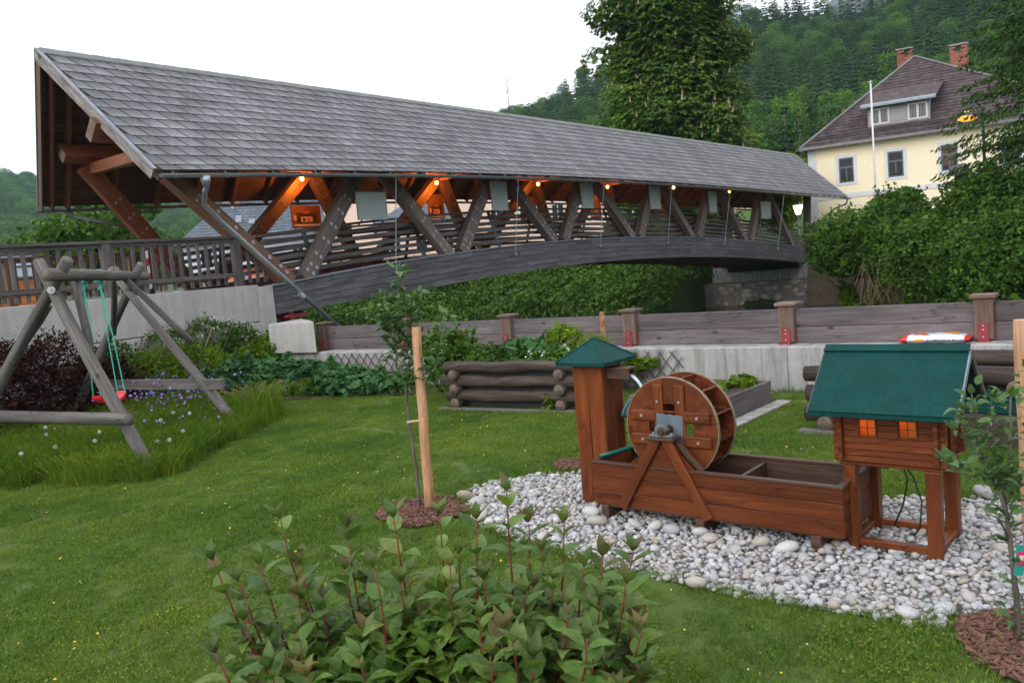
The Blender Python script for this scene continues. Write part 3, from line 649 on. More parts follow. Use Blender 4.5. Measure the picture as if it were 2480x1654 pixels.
MB().beam((2.7, .36, 1.37), (2.7, .62, 1.37), .03, .03).tube([(2.66, .31, 1.41), (2.74, .31, 1.33)], .056, 12).build('pipe_clamp', M['galv'], BR)
mb = MB(); mb.tube([(.95, FY+.06, 3.5), (.97, FY+.05, 3.38), (1.02, FY-.1, 3.3)], [.08, .06, .042], 10); mb.tube([(1.0, FY-.06, 3.32), (1.15, FY-.4, 3.22), (2.3, 4.45, 2.95)], .04, 10); mb.build('downpipe', M['zinc_dark'], BR, smooth=True)
mb = MB(); mb.tube([(36.5, -.05, ez(36.5)-.1), (36.5, 0, ez(36.5)-.35), (36.2, .5, 2.85), (35.2, .9, 2.3)], .045, 8); mb.build('downpipe', M['zinc_dark'], BR, smooth=True)
# purlins (long glulam), ridge beam
for y, z, tl in ((1.30, 4.33, 1), (3.77, 4.36, -1)):
    up = Vector((0, -.9*tl, 1)) if True else None
    MB().beam((-.28 if tl > 0 else .35, y, z), (36.9, y, z), .19, .36, up).build('purlin', M['portal'], BR, bevel=.008)
    MB().beam((-.29 if tl > 0 else .34, y-.005*tl, z), (-.27 if tl > 0 else .36, y-.005*tl, z), .195, .365, up).build('purlin_end', M['post'], BR)
MB().box(-.1, 36.5, RY-.07, RY+.07, 5.35, 5.6).build('ridge_beam', M['inner'], BR)
sk = lambda s: .2+1.06*s
# cross ties between the purlins at the tops
tops = [5.55, 9.9, 14.15, 18.5, 23.05, 28.4, 34.2]; bots = [2.85, 7.45, 11.75, 16.0, 20.25, 25.05, 30.4]
MB().beam((.55, .95, 3.98), (.95, 4.1, 4.1), .16, .2).build('cross_tie', M['portal'], BR, bevel=.005)
for s in tops: MB().beam((s, 1.2, 4.18), (min(sk(s), 36.6), 3.85, 4.18), .16, .2).build('cross_tie', M['inner'], BR)
# truss diagonals with bolts
def bolt(p, nrm, parent, r=.032):
    p = Vector(p); nrm = Vector(nrm).normalized(); MB().tube([p, p+nrm*.008], r, 10).tube([p+nrm*.008, p+nrm*.022], r*.5, 6, mi=1).build('bolt', [M['galv'], M['steel_dark']], parent)
def diag(s0, s1, side, mat, w=.2, h=.3, z0=None, z1=4.15, bolts=True, big=False):
    if side == 0: a = Vector((s0, .66, (zt(s0)-.02) if z0 is None else z0)); b = Vector((s1, 1.2, z1)); nrm = Vector((0, -1, .22))
    else: a = Vector((sk(s0), 4.38, (zt(s0)-.02) if z0 is None else z0)); b = Vector((sk(s1), 3.84, z1)); nrm = Vector((0, -1, -.22))
    o = MB().beam(a, b, w, h, (b-a).normalized().cross(nrm)).build('truss_post', mat, BR, bevel=.006)
    if bolts:
        d = (b-a); L = d.length; d.normalize(); sd = d.cross(nrm).normalized(); n = nrm.normalized()
        rr = [(.18, -.07), (.2, .07), (.34, -.06), (.36, .08)] if side == 0 else []
        for k in range(5 if side == 0 else 6): 
            q = .62 + k*.4
            if q < L-.1: rr += [(q, -.06), (q, .06)]
        if side == 0 and s0 > 13: rr = rr[:6]
        if side == 1 and s0 > 16: rr = []
        for q, c in rr: bolt(a + d*q + sd*c + n*(w/2), n, o, .03 if side == 0 else .026)
    return o
for i in range(7):
    mt = M['truss_out']
    if i == 0: diag(bots[0]-.1, .3, 0, M['truss'], .2, .3)
    else: diag(bots[i]-.22, tops[i-1]+.08, 0, mt)
    if i < 6: diag(bots[i]+.22, tops[i]-.06, 0, mt)
    if i == 0: diag(bots[0]-.1, .55, 1, M['portal'], .2, .32)
    else: diag(bots[i]-.2, tops[i-1]+.1, 1, M['truss'])
    if i < 6: diag(bots[i]+.22, tops[i]-.1, 1, M['truss'])
MB().beam((32.3, .7, 1.0), (34.2, 1.15, 4.1), .22, .3, (0, 1, 0)).build('truss_post', M['truss_out'], BR); MB().beam((34, 4.3, 1), (36, 3.9, 4.1), .22, .3, (0, 1, 0)).build('truss_post', M['truss'], BR)
# arched beams: clad with boards, five courses, each board its own object; white metal cap
def arc(s0, s1, f, n=5): return [(s, f(s)) for s in np.linspace(s0, s1, n)]
def depth(s): return .53 + .15*min(max((s-2.3)/3.5, 0), 1)
for y, side in ((.56, 0), (4.5, 1)):
    core = MB(); ss = np.linspace(2.32, 31.8, 25); off = 0 if side == 0 else 0
    for a, b in zip(ss[:-1], ss[1:]):
        y0, y1 = (y+.02, y+.24) if side == 0 else (y-.2, y)
        core.hex8([(a, y0, zt(a)-depth(a)+.01), (b, y0, zt(b)-depth(b)+.01), (b, y1, zt(b)-depth(b)+.01), (a, y1, zt(a)-depth(a)+.01), (a, y0, zt(a)-.01), (b, y0, zt(b)-.01), (b, y1, zt(b)-.01), (a, y1, zt(a)-.01)])
    core.build('arch_beam', M['inner'], BR)
    if side == 0:
        for c in range(5):
            s = 2.3; st = [1.4, 2.6, .9, 2.1, 1.7][c]
            while s < 31.9:
                e = min(s+st, 31.9); st = random.uniform(2.2, 3.4); mb = MB(); g = .001; dj = random.uniform(-.006, .006); xs = np.linspace(s+.003, e-.003, 5)
                for a, b in zip(xs[:-1], xs[1:]):
                    f = lambda q, k: zt(q)-depth(q)*k/5
                    mb.hex8([(a, y-.012+dj, f(a, c+1)+.008), (b, y-.012+dj, f(b, c+1)+.008), (b, y+.02, f(b, c+1)+.008), (a, y+.02, f(a, c+1)+.008), (a, y-.012+dj, f(a, c)-g), (b, y-.012+dj, f(b, c)-g), (b, y+.02, f(b, c)-g), (a, y+.02, f(a, c)-g)])
                mb.build('cladding_board', M['beam_clad'], BR); s = e
    seg_beam([(s, y+.11 if side == 0 else y-.1, zt(s)+.008) for s in np.linspace(2.28, 31.9, 30)], .3, .02).build('beam_cap', M['flash'], BR)
# deck, underside
dk = MB()
for a, b in zip(np.linspace(2.2, 32.5, 31)[:-1], np.linspace(2.2, 32.5, 31)[1:]):
    dk.hex8([(a, .8, zt(a)-.5), (b, .8, zt(b)-.5), (b, 4.3, zt(b)-.5), (a, 4.3, zt(a)-.5), (a, .8, zt(a)-.2), (b, .8, zt(b)-.2), (b, 4.3, zt(b)-.2), (a, 4.3, zt(a)-.2)])
dk.build('deck', M['soffit'], BR)
for s in np.arange(3, 32, 2.1): MB().box(s-.08, s+.08, .8, 4.3, zt(s)-.68, zt(s)-.51).build('deck_joist', M['soffit'], BR)
# railings: six slats, inclined steel posts
for side in (0, 1):
    yb, yt = (.86, 1.2) if side == 0 else (4.2, 3.88)
    rz = lambda s: zt(s) + .93 + .0*(s)
    for k in range(6):
        q = k/5; y = yt+(yb-yt)*q*.85
        f = (lambda s: zt(s)+.93-.155*k)
        if side == 0 and k == 5: pass
        seg_beam([(s, y, f(s)) for s in np.linspace(2.45, 32.4, 20)], .04 if k else .12, .085 if k else .05).build('railing_slat', M['rail'], BR)
    for s in [3.55, 6.65, 9.4, 12.0, 15.0, 18.3, 21.6, 24.6, 27.6, 30.2]:
        MB().beam((s, yb-.02 if side == 0 else yb+.02, zt(s)-.1), (s, yt-.05 if side == 0 else yt+.05, zt(s)+.9), .02, .06, (1, 0, 0)).beam((s+.05, yb-.02 if side == 0 else yb+.02, zt(s)-.1), (s+.05, yt-.05 if side == 0 else yt+.05, zt(s)+.9), .02, .06, (1, 0, 0)).build('railing_post', M['steel_dark'], BR)
# tension rods
for s, st in ((5.36, 5.16), (9.55, 9.32), (13.6, 13.33), (17.85, 17.51), (22.4, 22.19), (27.9, 27.79)):
    z = zt(s)-.2; MB().tube([(st+.05, .06, ez(st)-.02), (s, .5, z)], .011, 6).tube([(s, .53, z-.01), (s, .47, z-.01)], .035, 8).build('tension_rod', M['galv'], BR)
# display boards
def board(s0, s1, y, z0, z1, front=0):
    fr = MB(); w = .025
    for a in ((s0, s1, y-.02, y+.02, z1-w, z1), (s0, s1, y-.02, y+.02, z0, z0+w), (s0, s0+w, y-.02, y+.02, z0+w, z1-w), (s1-w, s1, y-.02, y+.02, z0+w, z1-w)): fr.box(*a)
    p = fr.build('display_board', M['frost'] if not front else M['portal'], BR)
    MB().box(s0+w, s1-w, y-.008, y+.008, z0+w, z1-w).build('panel', M['frost'] if not front else M['orange_panel'], p)
    for s in (s0+.1, s1-.1): MB().beam((s, y, z1), (s+.04, y+.2, z1+.25), .012, .012).beam((s, y, z0), (s, y+.16, z0-.12), .012, .03).build('board_bracket', M['steel_dark'], p)
    return p
M['orange_panel'] = plain('amber poster ground', [(.13, .05, .014), (.19, .08, .022)], 3, .5, 0)
for a in ((4.72, 5.55, 2.77, 3.34), (9.15, 9.78, 2.94, 3.66), (13.25, 13.88, 2.98, 3.7), (17.35, 18.05, 2.94, 3.68), (21.9, 22.56, 2.8, 3.56), (27.0, 28.1, 2.5, 3.21)):
    board(a[0], a[1], .78, a[2], a[3]).name = 'display_board'
MB().box(4.45, 6.05, .80, .83, 3.36, 3.375).build('board_rail', M['steel_dark'], BR)
for a in ((5.63, 6.5, 2.89, 3.43), (10.4, 11.05, 3.05, 3.74), (14.9, 15.6, 3.0, 3.7), (19.0, 19.7, 2.98, 3.6), (24.2, 24.9, 2.8, 3.5)):
    p = board(a[0], a[1], 4.08, a[2], a[3], 1); w = a[1]-a[0]; x = a[0]; z = a[2]
    pm = [M['poster_dark'], M['poster_pale'], M['poster_rose'], M['poster_white']] if 'poster_dark' in M else [solid('dark poster print', (.04, .02, .012)), solid('pale poster print', (.5, .3, .18)), solid('rose poster print', (.35, .07, .05)), solid('white poster strip', (.55, .5, .48))]
    M['poster_dark'], M['poster_pale'], M['poster_rose'], M['poster_white'] = pm
    mb = MB()
    mb.box(x+.16*w, x+.84*w, 4.066, 4.071, z+.12, z+.36, 0); mb.box(x+.3*w, x+.7*w, 4.060, 4.065, z+.14, z+.27, 1); mb.box(x+.36*w, x+.44*w, 4.056, 4.060, z+.16, z+.24, 0); mb.box(x+.52*w, x+.6*w, 4.056, 4.060, z+.16, z+.24, 2)
    mb.box(x+.4*w, x+.6*w, 4.056, 4.060, z+.34, z+.40, 2); mb.box(x+.05*w, x+.95*w, 4.060, 4.065, z+.05, z+.09, 3); mb.box(x+.06*w, x+.15*w, 4.060, 4.066, z+.18, z+.3, 1)
    mb.build('poster_print', pm, p)
# lamps on the far purlin
def lamp(s, y, z, e, parent=None):
    t = thing('bridge_lamp', {5: 'small lit orange lamp under the bridge roof at its left end', 10: 'small lit orange lamp on the second far truss peak', 14: 'brightest orange lamp under the eave at mid bridge', 19: 'lit lamp between the third and fourth tension rods', 23: 'lit lamp left of the fifth tension rod', 28: 'lit lamp near the right end of the bridge'}[int(s)], 'lamp', bw(s, y, z), R(52), 'orange lamps under the bridge roof')
    MB().box(-.05, .05, -.05, .05, .04, .07).build('lamp_base', M['steel_dark'], t)
    MB().tube([(0, 0, -.05), (0, 0, -.02), (0, 0, .04)], [.03, .05, .04], 10).build('bulb', M['amber'], t, smooth=True)
    L = bpy.data.lights.new('lamp_light', 'POINT'); L.energy = e; L.color = (1, .3, .035); L.shadow_soft_size = .06; lo = bpy.data.objects.new('lamp_light', L); COL.objects.link(lo); lo.parent = t; lo.location = (0, 0, -.12)
for s, y, z, e in ((5.55, 3.45, 3.98, 42), (10.15, 3.45, 3.98, 42), (14.6, 3.2, 4.0, 26), (19.0, 3.3, 4.0, 24), (23.2, 2.8, 3.98, 20), (28.2, 2.6, 3.85, 20)): lamp(s, y, z, e)

# ---------------------------------------------------------------- near abutment, approach wall and its railing
AB = thing('abutment_wall', 'pale concrete side wall of the bridge approach with a block at its end', 'wall', BP, R(52))
wy = .62
MB().box(-14, 2.02, wy, wy+.35, .98, 1.64).build('upper_wall', M['concrete'], AB, bevel=.01)
MB().box(-14, 2.02, wy-.035, wy+.3, .72, .965).build('base_course', M['concrete'], AB, bevel=.01)
MB().box(1.98, 2.29, wy-.06, wy+1.2, 0, 1.6).build('pilaster', M['concrete'], AB, bevel=.01)
MB().box(-14, 2.0, wy+.02, wy+.3, -.1, .72).build('masonry', M['mortar'], AB)
n = 0
for i in range(150):        # rubble stones showing below the concrete
    s = random.uniform(-4, 1.9); z = random.uniform(.05, .66); w, h = random.uniform(.16, .34), random.uniform(.1, .2)
    if any(abs(s-a) < (w+b)/2*.8 and abs(z-c) < (h+d_)/2*.85 for a, c, b, d_ in [q for q in globals().setdefault('_st', [])]): continue
    _st.append((s, z, w, h)); k = random.randint(5, 7); poly = [(w/2*math.cos(t)*random.uniform(.8, 1.05), h/2*math.sin(t)*random.uniform(.8, 1.05)) for t in [2*math.pi*j/k for j in range(k)]]
    MB().prism(poly, (s, wy+.03, z), (1, 0, 0), (0, 0, 1), (0, -1, 0), random.uniform(.03, .06)).build('stone', M['stone'], AB, bevel=.012)
BK = MB(); loc = lambda p: Vector(((p-BP).dot(BB), (p-BP).dot(BN), p.z))
c1, c2, c3, c4 = ww(-8.45, -.1), ww(-7.36, -.05), ww(-7.95, .36), ww(-8.8, .9)
BK.hex8([loc(c) + Vector((0, 0, .48)) for c in (c1, c2, c3, c4)] + [loc(c) + Vector((0, 0, z)) for c, z in ((c1, .97), (c2, .98), (c3, .98), (c4, .97))]); BK.build('bearing_block', M['concrete'], AB, bevel=.01)
BK2 = MB(); c1, c2, c3, c4 = ww(-8.4, .0), ww(-7.41, .04), ww(-7.95, .36), ww(-8.8, .9)
BK2.hex8([loc(c) + Vector((0, 0, -.1)) for c in (c1, c2, c3, c4)] + [loc(c) + Vector((0, 0, .479)) for c in (c1, c2, c3, c4)]); BK2.build('footing', M['concrete_old'], AB)
MB().box(2.5, 3.0, .6, .95, .98, 1.04).box(2.62, 2.72, .6, .9, .9, 1.08).build('bearing', M['red_iron'], AB)
sheet('approach_path', [tuple(bw(a, b_)[:2]) for a, b_ in ((-14, .98), (2.4, .98), (2.4, 4.3), (-14, 4.3))], 1.6, M['gravel'])
for nm, y, lab in (('near', wy+.12, 'weathered wooden railing with upright slats on the concrete approach wall'), ('far', 4.35, 'darker slatted railing on the far side of the bridge approach')):
    FR = thing('approach_railing', lab, 'railing', BP, R(52)); mt = M['rail']; fm = M['rail'] if nm == 'near' else M['truss']
    zb, zf = 1.66, 2.5
    seg_beam([(s, y, zf+.004*s) for s in (-14, -6, -2, 1.85)], .13, .045).build('handrail', fm, FR)
    seg_beam([(s, y, zf-.055+.004*s) for s in (-14, -2, 1.85)], .05, .06).build('upper_rail', fm, FR)
    seg_beam([(s, y-.035, zb+.18+.003*s) for s in (-14, -2, 1.85)], .04, .075).build('lower_rail', fm, FR)
    for s in (1.72, -.6, -2.95, -5.3): MB().box(s-.07, s+.07, y-.06, y+.06, 1.6 if nm == 'near' else 1.55, zf-.03).build('railing_post', fm, FR)
    s = -7.5
    while s < 2.3:
        if min(abs(s-p) for p in (1.72, -.6, -2.95, -5.3)) > .1: MB().box(s-.03, s+.03, y-.01, y+.012, zb+.02, zf-.085).build('baluster', fm, FR)
        s += .163
# red and white barrier post on the approach
t = thing('barrier_post', 'black barrier post with red and white stripes behind the approach railing', 'barrier post', bw(.55, 1.6, 1.6), R(52))
MB().box(-.04, .04, -.03, .03, 0, .82).build('post', M['black'], t)
for i in range(5): MB().prism([(-.045, i*.13+.12), (.0, i*.13+.15), (.0, i*.13+.28), (-.045, i*.13+.25)], (-.0, -.034, 0), (1, 0, 0), (0, 0, 1), (0, -1, 0), .006).build('stripe', M['red_plastic'] if i % 2 else M['white_fl'], t)

# ---------------------------------------------------------------- far abutment
FA = thing('far_abutment', 'concrete bearing seat on old rubble stone wall under the far bridge end', 'wall', bw(31.4, 0, 0), R(52))
MB().box(0, 1.2, .35, 5.1, -.3, .18).box(.1, 1.2, .35, .85, .18, .42).box(.1, 1.2, 4.3, 5.1, .18, .5).build('bearing_seat', M['concrete_old'], FA, bevel=.02)
MB().box(-.1, 1.4, -9.5, 5.5, -2.4, -.32).build('rubble_wall', M['mortar'], FA)
MB().box(1.25, 1.5, .3, 4.8, -.3, 1.2).build('back_wall', M['soffit'], FA)
sp_ = []
for i in range(420):
    y = random.uniform(-9, 4.9); z = random.uniform(-1.9, -.38); w, h = random.uniform(.25, .6), random.uniform(.16, .3)
    if any(abs(y-a) < (w+b)/2*.85 and abs(z-c) < (h+d_)/2*.85 for a, c, b, d_ in sp_): continue
    sp_.append((y, z, w, h)); k = random.randint(5, 7); poly = [(w/2*math.cos(t)*random.uniform(.85, 1.05), h/2*math.sin(t)*random.uniform(.85, 1.05)) for t in [2*math.pi*j/k for j in range(k)]]
    MB().prism(poly, (-.08, y, z), (0, 1, 0), (0, 0, 1), (-1, 0, 0), random.uniform(.05, .12)).build('stone', M['stone'], FA)
# each shingle: paler worn lower edge, edge shade painted dark along both sides
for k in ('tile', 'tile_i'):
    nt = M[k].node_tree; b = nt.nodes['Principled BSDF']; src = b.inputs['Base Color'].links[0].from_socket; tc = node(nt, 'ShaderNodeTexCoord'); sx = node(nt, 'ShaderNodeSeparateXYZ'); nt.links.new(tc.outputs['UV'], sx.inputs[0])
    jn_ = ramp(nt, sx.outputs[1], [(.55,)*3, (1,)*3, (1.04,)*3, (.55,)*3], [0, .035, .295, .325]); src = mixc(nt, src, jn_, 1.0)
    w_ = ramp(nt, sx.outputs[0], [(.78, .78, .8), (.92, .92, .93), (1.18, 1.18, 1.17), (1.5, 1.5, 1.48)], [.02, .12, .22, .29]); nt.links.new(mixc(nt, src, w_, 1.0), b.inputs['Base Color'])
# ---------------------------------------------------------------- garden wall, fence
GW = thing('garden_wall', 'long low streaked concrete wall behind the lawn, carrying the wooden fence', 'wall', WP, R(-36.2))
seg = [-7.4, -5.2, -2.6, 0.1, 2.6, 6.5]
for a, b in zip(seg[:-1], seg[1:]): MB().box(a+.002, b-.002, 0, .5, -.2, .485).build('wall_section', M['concrete_old'], GW, bevel=.012)
FN = thing('plank_fence', 'low fence of wide grey planks between capped square posts on the concrete wall', 'fence', WP, R(-36.2))
posts = [-7.55, -5.72, -3.8, -1.91, .03, 1.93, 3.85]
for p in posts:
    po = MB().box(p-.085, p+.085, .24, .41, .50, .9).build('fence_post', M['post'], FN, bevel=.006)
    MB().box(p-.115, p+.115, .21, .44, .902, .938).build('post_cap', M['post'], po, bevel=.006)
    MB().box(p-.05, p+.04, .226, .238, .49, .665).box(p-.07, p+.06, .17, .24, .4865, .493).box(p+.086, p+.094, .27, .36, .49, .65).build('post_bracket', M['red_iron'], po)
    for z in (.53, .6, .64): MB().tube([(p-.005, .226, z), (p-.005, .219, z)], .008, 6).build('bolt', M['galv'], po)
for a, b in zip(posts[:-1], posts[1:]):
    for z0, z1 in ((.488, .664), (.669, .862)): MB().box(a+.088, b-.088, .3+random.uniform(-.004, .004), .345, z0, z1).build('fence_board', M['fence'], FN, bevel=.004)
def trellis(u0, u1, z0, z1, n, lab, slope=1.25):
    T = thing('trellis', lab, 'trellis', WP, R(-36.2)); w = u1-u0; h = z1-z0
    for dr in (1, -1):
        for i in range(-3, n+1):
            a = u0 + w*i/n; b = a + h/slope
            if dr == -1: a, b = b, a
            p, q = Vector((a, -.03 if dr > 0 else -.022, z0)), Vector((b, -.03 if dr > 0 else -.022, z1))
            # clip in u
            lo, hi = (p, q) if p.x < q.x else (q, p); d = hi-lo
            if hi.x < u0+.03 or lo.x > u1-.03: continue
            t0 = max(0, (u0-lo.x)/d.x); t1 = min(1, (u1-lo.x)/d.x)
            MB().beam(lo+d*t0, lo+d*t1, .007, .016, (0, -1, 0) if False else (0, 1, 0)).build('lath', M['fence'], T)
trellis(-7.1, -4.3, .02, .455, 17, 'diamond lattice of thin laths on the wall left of the log planter')
trellis(-2.5, -1.1, .0, .45, 9, 'diamond lattice with a climbing plant behind the water tower')
trellis(2.1, 3.4, .1, .45, 9, 'diamond lattice on the wall at the right edge behind the logs')
# bag of soil
bg_ = thing('soil_bag', 'white and red plastic bag of potting soil lying on the garden wall', 'bag', ww(1.52, .03, .487), R(-36.2))
def pillow(x0, x1, y0, y1, h, nx=14, ny=8, mats=None, fn=None):
    mb = MB()
    for sgn in (1, -1):
        for i in range(nx+1):
            for j in range(ny+1):
                u, v = i/nx, j/ny; e = (1-abs(2*u-1)**5)**.6*(1-abs(2*v-1)**4)**.5; z = h/2 + sgn*h/2*e*(1+.08*math.sin(u*9+v*4))
                sh = 1 - .06*(abs(2*u-1)**6); mb.v.append((x0+(x1-x0)*u, (y0+y1)/2+((y0+(y1-y0)*v)-(y0+y1)/2)*sh, z + .004*math.sin(u*31+v*13)*e))
    W_ = (nx+1)*(ny+1)
    for sgn in (0, 1):
        for i in range(nx):
            for j in range(ny):
                a = sgn*W_+i*(ny+1)+j; q = (a, a+ny+1, a+ny+2, a+1) if sgn == 0 else (a+1, a+ny+2, a+ny+1, a)
                mb.face(q, [(i/nx, j/ny)]*4, fn(i/nx, j/ny) if fn else 0)
    return mb
M['bag_white'] = solid('white bag plastic', (.62, .64, .68), .3, 0, .5); M['bag_red'] = solid('red bag plastic', (.55, .03, .015), .3, 0, .5); M['bag_orange'] = solid('orange print', (.65, .25, .01), .4); M['navy'] = solid('navy print', (.01, .015, .05), .5)
pillow(-.33, .31, -.01, .33, .085, fn=lambda u, v: 1 if (u < .09 or u > .86) else 0).build('bag_body', [M['bag_white'], M['bag_red']], bg_, smooth=True)
def text(s, size, loc, rot, m, parent, name='lettering', ext=.0008, align='LEFT'):
    c = bpy.data.curves.new(name, 'FONT'); c.body = s; c.size = size; c.extrude = ext; c.align_x = align; c.materials.append(m); c.offset = size*.012
    tmp = bpy.data.objects.new('t', c); COL.objects.link(tmp); dg = bpy.context.evaluated_depsgraph_get(); me = bpy.data.meshes.new_from_object(tmp.evaluated_get(dg)); bpy.data.objects.remove(tmp)
    me.materials.clear(); me.materials.append(m); o = bpy.data.objects.new(name, me); COL.objects.link(o); o.parent = parent; o.location = loc; o.rotation_euler = rot; return o
text('BLUMENERDE 40 Liter', .034, (-.06, -.018, .031), (R(74), 0, 0), M['navy'], bg_)
MB().box(-.17, -.085, -.017, -.013, .032, .052).build('orange_mark', M['bag_orange'], bg_)
MB().box(-.19, -.09, .12, .2, .087, .0885).box(-.12, -.06, .09, .14, .087, .0885).build('printed_patch', M['bag_red'], bg_)
MB().box(.1, .2, .12, .26, .087, .0885).box(-.17, -.1, .17, .25, .0890, .0895).build('printed_patch', M['bag_orange'], bg_)

# ---------------------------------------------------------------- swing
SW = thing('garden_swing', 'weathered grey log swing frame with crossed legs, standing in tall grass', 'swing', (-4.4, 8.9, 0))
def sv(x, y, z): return Vector((x+4.4, y-8.9, z))
def pole(p0, p1, r0, r1, name='leg', m=None, n=9, parent=None, label=None, bendy=.012):
    p0, p1 = Vector(p0), Vector(p1); d = p1-p0; pts = []
    side = d.cross(Vector((0, 0, 1))).normalized() if d.cross(Vector((0, 0, 1))).length > .01 else Vector((1, 0, 0))
    for i in range(n): t = i/(n-1); pts.append(p0+d*t+side*(bendy*math.sin(t*5+p0.x)))
    return MB().tube(pts, [r0+(r1-r0)*i/(n-1) for i in range(n)], 14, capmi=1, rough=.09).build(name, [m or M['swing'], M['swing_end']], parent or SW, smooth=True, label=label)
def smooth_fix(o): pass
pole(sv(-3.3, 7.37, -.1), sv(-4.43, 7.985, 2.05), .062, .055)
pole(sv(-6.1, 8.72, -.1), sv(-4.04, 7.77, 2.03), .062, .052)
pole(sv(-3.38, 9.98, -.1), sv(-4.93, 10.47, 2.0), .062, .045)
pole(sv(-6.12, 11.12, -.1), sv(-4.46, 10.28, 2.02), .06, .05)
pole(sv(-4.11, 7.5, 1.9), sv(-4.66, 10.85, 1.88), .062, .055, 'top_bar')
pole(sv(-3.45, 7.28, .56), sv(-5.4, 8.35, .57), .057, .06, 'ground_rail')
MB().beam(sv(-3.52, 9.95, .49), sv(-6.05, 11.4, .49), .05, .13).build('side_board', M['swing'], SW, bevel=.006)
pole(sv(-4.28, 8.35, 1.93), sv(-3.93, 7.72, 1.12), .042, .036, 'brace', n=4)
pole(sv(-4.62, 9.9, 1.99), sv(-3.87, 10.05, 1.02), .038, .04, 'brace', n=5)
pole(sv(-4.58, 9.75, 1.85), sv(-5.1, 10.7, 1.18), .036, .036, 'brace', n=4)
pole(sv(-4.45, 8.1, 1.62), sv(-4.85, 8.15, 1.18), .03, .034, 'brace', n=4)
for p in ((-4.255, 7.82, 1.765),): MB().tube([sv(*p), sv(p[0]+.01, p[1]-.03, p[2])], .035, 14).tube([sv(p[0], p[1]-.02, p[2]), sv(p[0]+.01, p[1]-.05, p[2])], .014, 6).build('bolt', M['galv'], SW)
RS = thing('swing_seat', 'red plastic swing seat hanging on turquoise ropes from the log frame', 'swing seat', (-4.31, 8.75, .6), R(62))
mb = MB(); n = 12
for i in range(n+1):
    t = i/n*2-1; x = t*.155; z = -.045*(1-t*t)+.03*abs(t)**5; wv = .085*(1-.18*t*t)
    mb.v += [(x, -wv, z+.012), (x, wv, z+.012), (x, wv, z-.022), (x, -wv, z-.022)]
for i in range(n):
    for k in range(4): j = (k+1) % 4; mb.face((i*4+k, i*4+j, i*4+4+j, i*4+4+k), [(0, 0)]*4)
mb.face((3, 2, 1, 0), [(0, 0)]*4); mb.face((n*4, n*4+1, n*4+2, n*4+3), [(0, 0)]*4); mb.build('seat', M['red_plastic'], RS)
inv = Matrix.Translation((-4.31, 8.75, .6)) @ Matrix.Rotation(R(62), 4, 'Z'); inv = inv.inverted()
for sx, (bx, by) in ((-.145, (-4.32, 8.55)), (.145, (-4.4, 9.05))):
    top = inv @ Vector((bx, by, 1.89))
    for dy in (-.06, .06):
        MB().tube([(sx, dy, .02), Vector((sx, dy, .02)).lerp(top, .5)+Vector((0, dy*.2, -.006)), top+Vector((0, 0, -.05))], .006, 5).build('rope', M['rope'], RS)
    for q in range(3): 
        c = top + Vector((.012*(q-1), 0, 0)); 
    Bm = MB()
    d = (inv.to_3x3() @ Vector((-.51, 3.35, -.02))).normalized()
    for q in range(4):
        o_ = top + d*(.012*(q-1.5)); a = Vector((0, 0, 1)); b_ = d.cross(a).normalized()
        Bm.tube([o_ + (a*math.cos(t)+b_*math.sin(t))*.066 + d*.02*math.sin(t*1.5) for t in np.linspace(0, 2*math.pi, 15)], .008, 5, cap=False)
    Bm.tube([top+Vector((0, 0, -.06)), top+Vector((.03, 0, -.1)), top+Vector((-.01, .02, -.15))], .014, 6).build('knot', M['rope'], RS)

# ---------------------------------------------------------------- water mill group
rzM = R(-40.66)
TW = thing('water_tower', 'square reddish wooden pump tower with green pyramid roof and water spout', 'wooden tower', MP, rzM)
x0, x1, y0, y1 = -2.215, -1.985, .09, .32; xm = -2.10
for a, b in ((x0, xm-.001), (xm+.001, x1)):
    MB().box(a, b, y0, y0+.022, .02, .975).build('plank', M['mill'], TW, bevel=.003); MB().box(a, b, y1-.022, y1, .02, .975).build('plank', M['mill'], TW, bevel=.003)
for a, b in ((y0+.023, y0+.1), (y0+.102, y1-.09), (y1-.088, y1-.023)):
    MB().box(x1-.022, x1, a, b, .02, .975).build('plank', M['mill'], TW, bevel=.003); MB().box(x0, x0+.022, a, b, .02, .975).build('plank', M['mill'], TW, bevel=.003)
cx, cy, hz = -2.1, .205, .19; ap = Vector((cx, cy, 1.105)); cs = [Vector((cx+a*hz, cy+b*hz, .965)) for a, b in ((-1, -1), (1, -1), (1, 1), (-1, 1))]
rf = MB()
for i in range(4):
    a, b = cs[i], cs[(i+1) % 4]; rf.quad(a, b, ap.lerp(b, .02), ap.lerp(a, .02)); dn = Vector((0, 0, -.022)); rf.quad(a+dn, b+dn, b, a); rf.quad(b+dn, a+dn, Vector((cx, cy, .96)), Vector((cx, cy, .96))+Vector((.001, 0, 0)))
r = rf.build('tower_roof', M['green'], TW)
for c in cs: MB().tube([c+Vector((0, 0, .002)), ap], .006, 6).build('hip_seam', M['green'], r)
sp = MB(); X = x1
sp.box(X-.02, X+.17, .145, .159, .845, .905).box(X-.02, X+.17, .215, .229, .845, .905).box(X-.02, X+.17, .159, .215, .845, .857).box(X-.02, X+.175, .14, .234, .905, .918)
sp.build('spout', M['mill_dark'], TW, bevel=.002)
m, nt, b = new_mat('running water'); b.inputs['Base Color'].default_value = (.8, .85, .9, 1); b.inputs['Roughness'].default_value = .15; b.inputs['Transmission Weight'].default_value = .6; b.inputs['IOR'].default_value = 1.33; M['stream'] = m
wj = thing('water_jet', 'thin curved jet of water falling from the spout onto the wheel', 'water', MP, rzM)
pts = [(X+.16+.13*t, .187-.01*t, .862-.02*t-.17*t*t) for t in np.linspace(0, 1, 9)]
